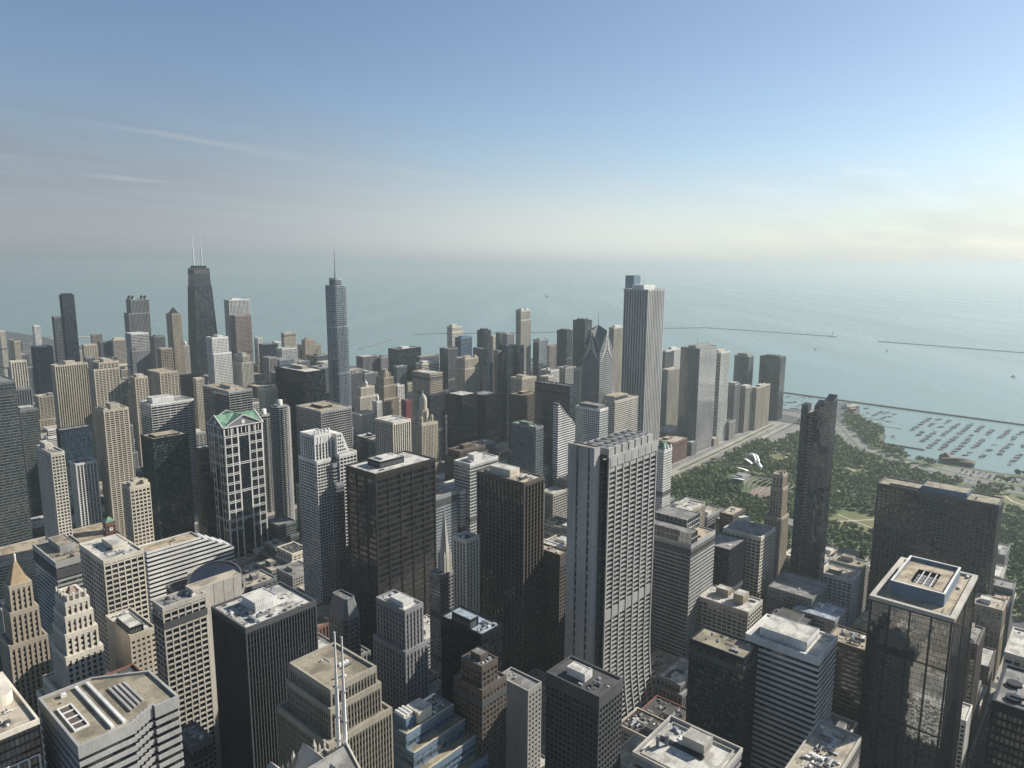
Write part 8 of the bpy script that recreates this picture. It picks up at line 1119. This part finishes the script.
(176.0, 821.9, 28.7, 26.4, 27.8, 'ribs', 'limestone', 'navy', 'white', 'mid-height pale stone ribbed block with white roof behind the golden pyramid tower'),
(457.3, 1453.9, 27.4, 22.1, 101.9, 'punch', 'beige', 'bronze', 'white', 'tall beige windowed block with white roof behind the low dark blue glass block'),
(1008.1, 1086.2, 34.1, 35.7, 94.7, 'curtain', 'grey', 'navy', 'gravel', 'tall grey glass block with gravel roof behind the dark banded tower'),
(1109.6, 2418.7, 64.3, 44.4, 88.3, 'ribs', 'tan', 'bronze', 'white', 'tall tan ribbed block with white roof beside the tan pyramid-topped tower'),
(424.3, 802.3, 30.1, 36.5, 25.3, 'band', 'brick', 'grey', 'white', 'low red brick banded block with white roof behind the dark drum building'),
(822.0, 1138.8, 23.6, 37.6, 78.3, 'punch', 'brown', 'green', 'cream', 'tall dark brown windowed block with cream roof behind the grid tower with roof hole'),
(716.5, 2907.7, 41.1, 61.2, 97.8, 'ribs', 'grey', 'black', 'tan', 'tall grey ribbed block with tan roof behind the thin white slab tower'),
(822.2, 2418.9, 47.9, 38.8, 117.9, 'punch', 'limestone', 'navy', 'white', 'tall pale stone windowed block with white roof in front of the pinkish shore block'),
(898.3, 760.6, 34.3, 28.1, 96.9, 'curtain', 'alum', 'black', 'white', 'tall silver glass block with white roof behind the pale blue tower with planted roof'),
(760.8, 2088.7, 39.6, 44.4, 124.1, 'ribs', 'beige', 'black', 'tan', 'tall beige ribbed block with tan roof behind the white-framed block'),
(424.9, 1337.7, 28.5, 40.1, 22, 'grid', 'concrete', 'blue', 'cream', 'low concrete gridded block with cream roof behind the white striped low block'),
(859.4, 439.7, 15.1, 26.6, 76.8, 'grid', 'white', 'black', 'grey', 'tall white gridded block with grey roof behind the tan brick park block'),
(1523.4, 701.8, 24.2, 44.6, 18, 'punch', 'tan', 'blue', 'white', 'low tan windowed block with white roof beside the white-laced green tower'),
(879.4, 1480.5, 55.2, 39.6, 162.0, 'resi', 'grey', 'bronze', 'gravel', 'tall grey balconied block with gravel roof behind the plain black slab'),
(1110.5, 1338.4, 61.4, 40.0, 122.3, 'punch', 'beige', 'green', 'dark', 'tall beige windowed block with dark roof behind the banded tower with snowy roof'),
(1110.7, 1181.1, 61.9, 40.1, 117.8, 'curtain', 'grey', 'bronze', 'grey', 'tall grey glass block with grey roof behind the banded tower with snowy roof'),
(761.3, 530.1, 39.5, 38.0, 55.7, 'band', 'limestone', 'green', 'white', 'mid-height pale stone banded block with white roof behind the curved concrete tower'),
(289.9, 1238.4, 54.3, 40.1, 16, 'band', 'granite', 'grey', 'cream', 'low stone grey banded block with cream roof behind the cream river tower'),
(425.0, 1281.4, 27.3, 38.5, 16, 'punch', 'brown', 'bronze', 'tan', 'low dark brown windowed block with tan roof behind the white striped low block'),
(738.7, 1781.3, 61.7, 40.2, 131.0, 'resi', 'grey', 'navy', 'dark', 'tall grey balconied block with dark roof beside the white stepped apartment tower'),
(1000.3, 2088.1, 43.7, 44.2, 76.1, 'resi', 'grey', 'green', 'white', 'tall grey balconied block with white roof beside the tan pyramid-topped tower'),
(1201.5, 1066.5, 37.8, 16.5, 123.1, 'curtain', 'grey', 'grey', 'gravel', 'tall grey glass block with gravel roof beside the dark banded tower'),
(1731.0, 1437.9, 33.1, 40.8, 122.1, 'curtain', 'alum', 'navy', 'gravel', 'tall silver glass block with gravel roof beside the shorter dark lakeside tower'),
(328.9, 1181.6, 35.1, 38.7, 22, 'grid', 'concrete', 'grey', 'white', 'low concrete gridded block with white roof behind the white striped low block'),
(124.4, 669.3, 29.4, 34.3, 49.9, 'resi', 'beige', 'bronze', 'white', 'mid-height beige balconied block with white roof behind the golden pyramid tower'),
(490.1, 802.1, 27.3, 38.1, 37.1, 'resi', 'grey', 'green', 'gravel', 'mid-height grey balconied block with gravel roof behind the white stepped glass tower'),
(673.2, 706.8, 23.3, 33.6, 100.7, 'curtain', 'alum', 'blue', 'cream', 'tall silver glass block with cream roof behind the pale blue striped tower'),
(423.8, 1681.6, 29.7, 16.0, 55.9, 'grid', 'white', 'green', 'white', 'mid-height white gridded block with white roof beside the low dark blue glass block'),
(824.2, 245.0, 32.4, 38.3, 72.6, 'punch', 'cream', 'blue', 'white', 'tall cream windowed block with white roof behind the broad grey-roofed block'),
(1109.9, 1638.3, 41.3, 38.8, 149.4, 'resi', 'beige', 'green', 'white', 'tall beige balconied block with white roof beside the broad grey lake block'),
(1347.9, 2088.4, 41.8, 42.8, 131.2, 'curtain', 'grey', 'navy', 'gravel', 'tall grey glass block with gravel roof beside the pale beige lakefront tower'),
(356.9, 296.7, 44.3, 26.4, 28.7, 'punch', 'grey', 'green', 'white', 'mid-height grey windowed block with white roof beside the plain grey slab'),
(1175.9, 1463.7, 61.4, 13.4, 137.1, 'resi', 'granite', 'grey', 'gravel', 'tall stone grey balconied block with gravel roof beside the broad grey lake block'),
(1110.4, 1538.3, 61.7, 38.1, 136.3, 'resi', 'granite', 'green', 'tan', 'tall stone grey balconied block with tan roof in front of the broad grey lake block'),
(879.3, 487.1, 53.2, 29.1, 71.2, 'curtain', 'alum', 'blue', 'gravel', 'tall silver glass block with gravel roof beside the slim white green-crowned tower'),
(899.2, 2907.9, 35.0, 61.1, 97.3, 'punch', 'limestone', 'bronze', 'gravel', 'tall pale stone windowed block with gravel roof beside the pinkish shore block'),
(761.2, 631.4, 38.4, 33.8, 92.4, 'ribs', 'granite', 'bronze', 'white', 'tall stone grey ribbed block with white roof behind the pale blue tower with planted roof'),
(860.2, 250.7, 35.0, 30.1, 56.5, 'ribs', 'granite', 'green', 'white', 'mid-height stone grey ribbed block with white roof beside the steep-roofed clubhouse'),
(423.5, 1738.7, 47.3, 38.7, 51.3, 'grid', 'beige', 'black', 'white', 'mid-height beige gridded block with white roof beside the low dark blue glass block'),
(356.9, 265.6, 45.1, 26.6, 50.5, 'resi', 'limestone', 'black', 'white', 'mid-height pale stone balconied block with white roof beside the plain grey slab'),
(1110.5, 1985.2, 40.8, 40.7, 109.9, 'ribs', 'tan', 'black', 'dark', 'tall tan ribbed block with dark roof behind the brown granite tower'),
(380, 66, 40, 44, 96, 'grid', 'white', 'black', 'white', 'white gridded block added west of the mirror-glass tower to be mirrored in it'),  # out-of-frame block added so the mirror-glass tower has something to reflect
(330, 70, 36, 38, 58, 'punch', 'cream', 'navy', 'white', 'cream windowed block added to be mirrored low in the mirror-glass tower'),  # also added below the frame as reflection fill
(280, 64, 34, 50, 104, 'ribs', 'limestone', 'black', 'tan', 'pale ribbed block added next to the mirrored white gridded block for reflections'),  # added as a further reflection for the mirror glass
(410, -40, 50, 76, 88, 'punch', 'beige', 'navy', 'white', 'beige block added across the shaded street to fill reflections'),  # south-side block added for reflections
(345, -45, 50, 78, 112, 'band', 'concrete', 'black', 'grey', 'concrete banded block added west of the beige block to fill reflections'),  # added beside the beige block, again as reflection fill
(622, -40, 60, 80, 66, 'punch', 'limestone', 'black', 'grey', 'pale stone block added behind the crowded pale roof to shade the street'),  # added south of the street to throw shade across it
(700, -40, 66, 80, 72, 'band', 'grey', 'black', 'grey', 'grey banded block added second behind the crowded pale roof to shade the street'),  # shade caster added along the same street
(785, -40, 60, 80, 62, 'punch', 'tan', 'black', 'tan', 'tan windowed block added third behind the crowded pale roof to shade the street'),  # last of the blocks added to shade the street
(270, -50, 56, 84, 84, 'band', 'white', 'navy', 'white', 'white banded block added farthest west along the shaded street for reflections')]  # added west of the others to fill reflections
for k, (kind, x, y, w, d, h, sty, wk, gk, rf, label, crown, kw) in enumerate(TOWERS):
    cat = kind.replace('_', ' '); dist = math.hypot(x, y)
    a = (kind, x, y, w, d, h, sty, wk, gk, rf, label, cat)
    if crown and crown in CUSTOM:
        kw = dict(kw)
        if crown not in ('slope',): kw.setdefault('seed', k); kw.setdefault('dist', dist)
        CUSTOM[crown](a, kw)
    else: tower(*a, **kw, seed=k, dist=dist)
for k, (x, y, w, d, h, sty, wk, gk, rf, label) in enumerate(BLOCKS):
    r = random.Random(k+400); dist = math.hypot(x, y); pent = ()
    if min(w, d) > 13 and r.random() < .75: a, c = r.uniform(.1, .5), r.uniform(.1, .5); pent = [(a, a+r.uniform(.2, .4), c, c+r.uniform(.2, .4), r.uniform(3, 5.5), r.choice([wk, 'concrete', 'white', 'grey']))]
    low = ()
    if h > 22 and min(w, d) > 19 and r.random() < .5:
        i = [r.uniform(1.2, 5) if r.random() < .7 else 0 for _ in range(4)]; x, y, w, d = x+i[0], y+i[2], w-i[0]-i[1], d-i[2]-i[3]; low = [(*i, -h*r.uniform(.12, .45))]
    tower('city_block', x, y, w, d, h, sty, wk, gk, rf, label, 'building', 'low and middling blocks between the towers', pent=pent, low=low, clut=12 if dist < 800 else 4 if dist < 1300 else 1, seed=k+300, dist=dist)
GRPT = {0: 'trees in the wooded park', 1: 'trees along the harbour shore'}
def place_tree(i, x, y):
    k = i % 5; s = .8+.45*((i*37) % 100)/100; shore = y > 380 and x > 1560 or x > 1590
    o = bpy.data.objects.new('park_tree', TM[k]); C.collection.objects.link(o); o.location = (x, y, .02); o.scale = (s, s, s*(.9+.2*((i*53) % 100)/100)); o.rotation_euler.z = i*2.4
    if shore: tag(o, 'bushy green tree on the strip between the lakeshore road and the harbour', 'tree', GRPT[1])
    else: tag(o, 'leafy dark green tree in the wooded park below the lakeshore road', 'tree', GRPT[0])
    c = bpy.data.objects.new('crown', CM[k]); C.collection.objects.link(c); c.parent = o
spots = [gw(*s) for s in spots]
for i in TREE_ONE: place_tree(i, *spots[i])
def forest(name, pts, smin, smax, seed):
    V = []; r = random.Random(seed)
    for i, (x, y) in enumerate(pts):
        s = r.uniform(smin, smax); t = r.uniform(0, 6.28); cv = CROWNS[i % 5][::2].reshape(-1, 3).copy(); c_, s_ = math.cos(t), math.sin(t)
        cv = np.stack([cv[:, 0]*c_-cv[:, 1]*s_, cv[:, 0]*s_+cv[:, 1]*c_, cv[:, 2]], 1)*s*np.array([1.12, 1.12, 1]); cv[:, 0] += x; cv[:, 1] += y; V.append(cv)
    V = np.concatenate(V); me = bpy.data.meshes.new(name); me.from_pydata(V.tolist(), [], np.arange(len(V)).reshape(-1, 4).tolist()); me.materials.append(LEAF)
    o = bpy.data.objects.new(name, me); C.collection.objects.link(o); tag(o, 'mass of smaller park trees merging into one green canopy', 'woodland', kind='stuff'); return o
forest('park_woodland', [spots[i] for i in TREE_REST], .85, 1.5, 3)
r_ = random.Random(21); far_pts = []
while len(far_pts) < 620:
    x, y = r_.uniform(640, 1190), r_.uniform(2500, 4700)
    if inshore(x, y) and not (y < 3000 and r_.random() < .6) and not any(abs(x-c) < 14 for c in NX): far_pts.append((x, y))
tag(forest('far_woodland', far_pts, 1.0, 1.9, 5), 'distant band of park trees along the far northern shore')
# ---------------------------------------------------------------- breakwaters, harbour, lake
ROCK = ground_mat('breakwater stone', (.09,.09,.085), (.17,.165,.15), .2)
def wallrun(name, pts, wd, z, label, m=None, cat='breakwater'):
    mb = MB(); P = [Vector(p) for p in pts]; L, Rr = [], []
    for i, p in enumerate(P):
        d = (P[min(i+1, len(P)-1)]-P[max(i-1, 0)]).normalized(); n = Vector((-d.y, d.x)); L.append(p+n*wd/2); Rr.append(p-n*wd/2)
    vs = [(*a, zz) for zz in (-8, z) for a in L+Rr]; k = len(P); fs = []
    for i in range(k-1): fs += [(2*k+k+i, 2*k+k+i+1, 2*k+i+1, 2*k+i), (k+i, k+i+1, 3*k+i+1, 3*k+i), (i+1, i, 2*k+i, 2*k+i+1)]
    fs += [(0, k, 3*k, 2*k), (2*k-1, k-1, 3*k-1, 4*k-1)]; mb.mesh(vs, fs); o = mb.build(name, m or ROCK); tag(o, label, cat)
    nb = int(sum((a-b_).length for a, b_ in zip(P, P[1:]))/40)
    return o
wallrun('breakwater', [gw(*p) for p in ((2181,786),(2160,480),(2139,170),(2120,-200))], 7, 1.8, 'long straight dark breakwater enclosing the sailboat harbour')
wallrun('breakwater', BW1, 11, 1.5, 'far breakwater running from the towers to the lighthouse')
wallrun('breakwater', BW4, 11, 1.5, 'far breakwater beyond the gap past the lighthouse')
wallrun('breakwater', BW2, 9, 1.2, 'breakwater slanting out from beside the silver spired tower')
wallrun('breakwater', BW3, 9, 1.0, 'distant breakwater seen above the clustered lakefront towers')
wallrun('jetty', [gw(1721,391), gw(1717,308)], 5, 1.0, 'short dark jetty reaching into the harbour from the planted point', cat='jetty')
DOCK = wall('grey')
for k, (p, q, lb) in enumerate((((1979,513),(1968,430),'long floating dock lined with boats off the planted point'),((1905,470),(1900,395),'shorter floating dock just off the tip of the planted point'))):
    mb = MB(); p, q = Vector(gw(*p)), Vector(gw(*q)); d = (q-p).normalized(); n = Vector((-d.y, d.x)); L = (q-p).length
    def plank(a, b_, w2, z):
        u = (b_-a).normalized(); v = Vector((-u.y, u.x))*w2/2; mb.prism([tuple(a-v), tuple(b_-v), tuple(b_+v), tuple(a+v)], -2.4, z)
    plank(p, q, 3.5, -1.0)
    for i in range(int(L/9)): c = p+d*(i*9+3); plank(c-n*9, c+n*9, 1.1, -1.05)
    o = mb.build('floating_dock', DOCK); tag(o, lb, 'dock')
def boat_parts():
    h = MB(); prof = [(-5.2, 1.3), (-3, 1.75), (0, 1.85), (2.6, 1.35), (4.4, .6), (5.6, .06)]
    top = [(x, y, 1.0+.05*abs(x)) for x, y in prof]+[(x, -y, 1.0+.05*abs(x)) for x, y in prof[::-1]]; bot = [(x*.93, y*.7, -.3) for x, y in prof]+[(x*.93, -y*.7, -.3) for x, y in prof[::-1]]
    k = len(top); h.mesh(bot+top, [tuple(range(k, 2*k))[::-1]]+[((i+1) % k, i, k+i, k+(i+1) % k) for i in range(k)]); c = MB(); c.loft([[(-1.6, -.95, .9), (2.2, -.6, .9), (2.2, .6, .9), (-1.6, .95, .9)], [(-1.5, -.8, 1.75), (1.6, -.45, 1.6), (1.6, .45, 1.6), (-1.5, .8, 1.75)]])
    mm = MB(); mm.tube((.6, 0, 1), (.6, 0, 13.5), .11, .06, 6); mm.tube((.6, 0, 2.3), (-4.4, 0, 2.2), .17, .15, 6); return h, c, mm
h_, c_, m_ = boat_parts(); proto = h_.build('sailboat', wall('white')); hull1 = proto.data; hull2 = proto.data.copy(); hull2.materials.clear(); hull2.materials.append(wall('navy'))
tag(proto, 'x', 'sailboat', 'sailboats moored in rows in the harbour'); cab = c_.build('cabin', wall('cream'), proto); mast_ = m_.build('mast', wall('alum'), proto); rb = random.Random(4)
for i, (x, y, sec) in enumerate(BOATS):
    if i == 0: o, kids = proto, ()
    else:
        o = proto.copy(); C.collection.objects.link(o)
        for ch in (cab, mast_): c = ch.copy(); C.collection.objects.link(c); c.parent = o
    dark = i % 3 > 0; o.data = hull2 if dark else hull1
    o.location = (x, y, -1.75); s = rb.uniform(.85, 1.25); o.scale = (s, s, s); o.rotation_euler.z = R(-62+rb.uniform(-7, 7))
    o['label'] = ('dark hulled' if dark else 'white hulled')+(' sailboat moored in the open rows of the harbour' if sec == 0 else ' sailboat berthed near the floating docks by the planted point' if sec == 1 else ' sailboat in the crowded basin beyond the last dark harbour tower')
    o['group'] = ('dark' if dark else 'white')+(' boats in the open mooring rows', ' boats by the floating docks', ' boats in the crowded basin')[sec]
for k, (x, y, s, lb) in enumerate(MOTOR):
    r0 = empty('motorboat', (x, y, -1.9), lb, 'motorboat'); r0.scale = (s, s, s); r0.rotation_euler.z = R(30*k)
    b1 = MB(); pr = [(-6, 1.9), (0, 2.1), (4, 1.4), (7, .1)]; tp = [(x_, y_, 1.6) for x_, y_ in pr]+[(x_, -y_, 1.6) for x_, y_ in pr[::-1]]; b1.mesh([(a*.9, c*.7, -.3) for a, c, _ in tp]+tp, [tuple(range(8, 16))[::-1]]+[((i+1) % 8, i, 8+i, 8+(i+1) % 8) for i in range(8)]); b1.build('hull', wall('white' if k != 0 else 'black'), r0)
    b2 = MB(); b2.box(-3.5, -1.4, 1.6, 2, 1.4, 3.6); b2.box(-2.5, -1.1, 3.6, .5, 1.1, 4.8); b2.build('cabin', wall('cream' if k else 'grey'), r0)
# lighthouse on its rock
L0 = empty('lighthouse', (LH[0], LH[1], -1.8), 'small white lighthouse with low annexes at the end of the far breakwater', 'lighthouse')
mb = MB(); mb.prism(circle(0, 0, 24, 14), -4, 3.5); mb.build('rock_base', ROCK, L0); mb = MB(); mb.tube((0, 0, 3), (0, 0, 22), 4.2, 3.0, 14); mb.build('tower', wall('white'), L0)
mb = MB(); mb.tube((0, 0, 22), (0, 0, 22.6), 4.2, 4.2, 14); mb.tube((0, 0, 22.6), (0, 0, 26), 2.2, 2.2, 12); mb.build('lantern_room', wall('dark'), L0); mb = MB(); dome(mb, 0, 0, 26, 2.5, 2.6, 12, 4); mb.build('dome', wall('red'), L0)
for sx in (-1, 1): mb = MB(); mb.box(sx*9-5, -4, 3, sx*9+5, 4, 9); mb.mesh([(sx*9-5.5, -4.5, 9), (sx*9+5.5, -4.5, 9), (sx*9+5.5, 4.5, 9), (sx*9-5.5, 4.5, 9), (sx*9-5, 0, 12), (sx*9+5, 0, 12)], [(0, 1, 5, 4), (2, 3, 4, 5), (1, 2, 5), (3, 0, 4)]); mb.build('annex', wall('white'), L0)
# ---------------------------------------------------------------- small park and shore buildings
def lowhouse(name, x, y, w, d, h, wk, rk, label, cat, hip=3.0, rot=0):
    r0 = empty(name, (*gw(x, y), 0), label, cat); r0.rotation_euler.z = rot; mb = MB(); mb.box(-w/2, -d/2, 0, w/2, d/2, h); mb.build('wall', wall(wk), r0)
    mb = MB(); mb.mesh([(-w/2-1, -d/2-1, h), (w/2+1, -d/2-1, h), (w/2+1, d/2+1, h), (-w/2-1, d/2+1, h), (-w/2+d*.3, 0, h+hip), (w/2-d*.3, 0, h+hip)], [(0, 1, 5, 4), (1, 2, 5), (2, 3, 4, 5), (3, 0, 4)]); mb.build('roof', roofm(rk), r0)
    for s in (-1, 1):
        mb = MB(); mb.boxes([(-w/2+2+i*4, s*d/2-.06, 1, -w/2+4.4+i*4, s*d/2+.06, h-1) for i in range(int((w-3)/4))]); mb.build('window_row', glass('black'), r0)
lowhouse('boat_house', 2070, 560, 46, 22, 7, 'white', 'cream', 'white boat house with bright roof on the point beside the park tower', 'boat house', 5, R(-30))
lowhouse('boat_shed', 2040, 548, 22, 12, 6, 'red', 'pink', 'small red boat shed next to the white boat house', 'boat shed', 3, R(-30))
lowhouse('club_house', 1640, 232, 20, 58, 8, 'brown', 'brown', 'long brown harbour clubhouse at the water beside the car park', 'clubhouse', 5)
lowhouse('domed_house', 1655, 258, 22, 22, 9, 'tan', 'brown', 'square brown roofed restaurant at the end of the harbour clubhouse', 'restaurant', 8)
lowhouse('white_tent', 1668, 236, 10, 16, 4, 'white', 'white', 'small white tent on the harbour edge by the clubhouse', 'tent', 3)
lowhouse('entrance_pavilion', 1258, 606, 34, 14, 9, 'cream', 'cream', 'small cream pavilion at the near corner of the broad concrete road', 'pavilion', .6)
lowhouse('garden_pavilion', 1075, 365, 30, 22, 8, 'limestone', 'grey', 'low stone pavilion under trees between the slim park tower and the road', 'pavilion', 1)
# band shell: curling steel ribbons round a stage, and its trellis
SH = empty('band_shell', (*gw(1248, 512), 0), 'silver band shell of curling steel ribbons among the park trees', 'band shell'); steel, t_, b_ = mat('brushed steel'); b_.inputs['Base Color'].default_value = (.36,.37,.38,1); b_.inputs['Metallic'].default_value = .5; b_.inputs['Roughness'].default_value = .55; SH.scale = (1.5, 1.6, 1.35)
mb = MB(); mb.box(-12, -4, 0, 12, 11, 8); mb.build('stage_house', wall('granite'), SH)
for k, (ax, az, dx, wv, tw) in enumerate(((-30,13,-1,12,.9),(-20,24,-1,11,1.4),(-7,31,-.5,9,1.9),(8,31,.6,9,1.7),(20,25,1,11,1.2),(30,14,1,12,.8))):
    mb = MB(); top, bt = [], []
    for i in range(11):
        u = i/10; a = u*tw*1.6-.4; px_ = ax+dx*(10*u+4*math.sin(a*2)); pz = az+9*math.sin(a+.4)-5*u; py_ = -12+16*u; top.append((px_-wv/2, py_, pz)); bt.append((px_+wv/2, py_+2, pz+2.5*dx))
    kk = len(top); v = top+bt+[(x_, y_, z_-.5) for x_, y_, z_ in top+bt]; f = []
    for i in range(kk-1): f += [(i, i+1, kk+i+1, kk+i), (2*kk+i, 3*kk+i, 3*kk+i+1, 2*kk+i+1), (i, 2*kk+i, 2*kk+i+1, i+1), (kk+i, kk+i+1, 3*kk+i+1, 3*kk+i)]
    mb.mesh(v, f); mb.build('steel_ribbon', steel, SH, smooth=True)
TR = empty('trellis', (*gw(1215, 452), 0), 'thin curved steel trellis arching over the red seating terrace', 'trellis')
for k in range(9):
    mb = MB(); P = [(-60*math.cos(math.pi*i/12), (k-4)*10*math.sin(math.pi*(i+.5)/13), 4+13*math.sin(math.pi*i/12)) for i in range(13)]
    for p, q in zip(P, P[1:]): mb.tube(p, q, .4, .4, 5)
    mb.build('arch', wall('concrete'), TR)
BR = empty('footbridge', (0, 0, 0), 'pale winding footbridge crossing the trees beside the slim park tower', 'footbridge'); P = [gw(*p) for p in ((1322,395),(1300,372),(1283,352),(1282,335),(1290,322),(1278,305),(1255,300))]
mb = MB(); strip(mb, P, 7, 6.3); strip(mb, P, 7, 5.5); mb.build('deck', wall('cream'), BR)
for sgn in (-1, 1):
    mb = MB(); Q = [Vector(p) for p in P]
    for i, (p, q) in enumerate(zip(Q, Q[1:])): d = (q-p).normalized(); n = Vector((-d.y, d.x))*3.4*sgn; mb.tube((*(p+n), 6.6), (*(q+n), 6.6), .5, .5, 5)
    mb.build('parapet', steel, BR)
# ---------------------------------------------------------------- cars
def car_mesh(col):
    mb = MB(); mb.loft([[(-2.2, -.85, .35), (2.2, -.85, .35), (2.2, .85, .35), (-2.2, .85, .35)], [(-2.25, -.9, .8), (2.25, -.88, .75), (2.25, .88, .75), (-2.25, .9, .8)], [(-2.1, -.8, .98), (2.05, -.78, .92), (2.05, .78, .92), (-2.1, .8, .98)]])
    mb.boxes([(x-.32, s*.8-.1, 0, x+.32, s*.8+.1, .62) for x in (-1.35, 1.4) for s in (-1, 1)]); return mb.build('car', wall(col))
cb = MB(); cb.loft([[(-1.7, -.74, .95), (1.0, -.74, .95), (1.0, .74, .95), (-1.7, .74, .95)], [(-1.2, -.6, 1.45), (.35, -.6, 1.45), (.35, .6, 1.45), (-1.2, .6, 1.45)]]); cabm = cb.build('car_cabin', glass('black')); CABM = cabm.data; bpy.data.objects.remove(cabm)
CARM = {}
for c in ('white', 'dark', 'alum', 'red', 'navy'): o = car_mesh(c); CARM[c] = o.data; bpy.data.objects.remove(o)
CN = dict(white='white', dark='black', alum='silver', red='red', navy='dark blue'); rc = random.Random(12)
def car(x, y, rz, z, place, group, warp=True):
    if warp: x, y = gw(x, y)
    c = rc.choice(['white', 'white', 'dark', 'alum', 'alum', 'navy', 'red']); o = bpy.data.objects.new('car', CARM[c]); C.collection.objects.link(o); o.location = (x, y, z); o.rotation_euler.z = rz
    k = bpy.data.objects.new('cabin', CABM); C.collection.objects.link(k); k.parent = o; tag(o, f'{CN[c]} car {place}', 'car', f'{CN[c]} {group}')
for i in range(34):
    s = rc.randrange(2, 9); p, q = Vector(LSD[s]), Vector(LSD[s+1]); d = (q-p).normalized(); n = Vector((-d.y, d.x)); u = p+(q-p)*rc.random()+n*rc.choice([-17, -12, -7, 7, 12, 17]); car(u.x, u.y, math.atan2(d.y, d.x), .125, 'driving on the curving lakeshore road', 'cars on the lakeshore road')
for i in range(26): x = rc.uniform(1020, 1820); car(x, rc.choice([686, 678, 650, 642])+(x-1000)*.0265, 0, .135, 'driving on the broad concrete road by the park', 'cars on the broad concrete road', False)
for i in range(16): x = rc.uniform(600, 850); car(x, rc.choice([54.5, 57.5, 62.5, 65.5]), 0, .105, 'in the shaded street beside the mirror-glass tower', 'cars in the shaded street')
for r0 in range(6):
    for i in range(14):
        if rc.random() < .75: car(1562+r0*7.5, 95+i*9.5+rc.uniform(-1, 1), R(90), .095, 'parked in the harbour car park', 'cars in the harbour car park')
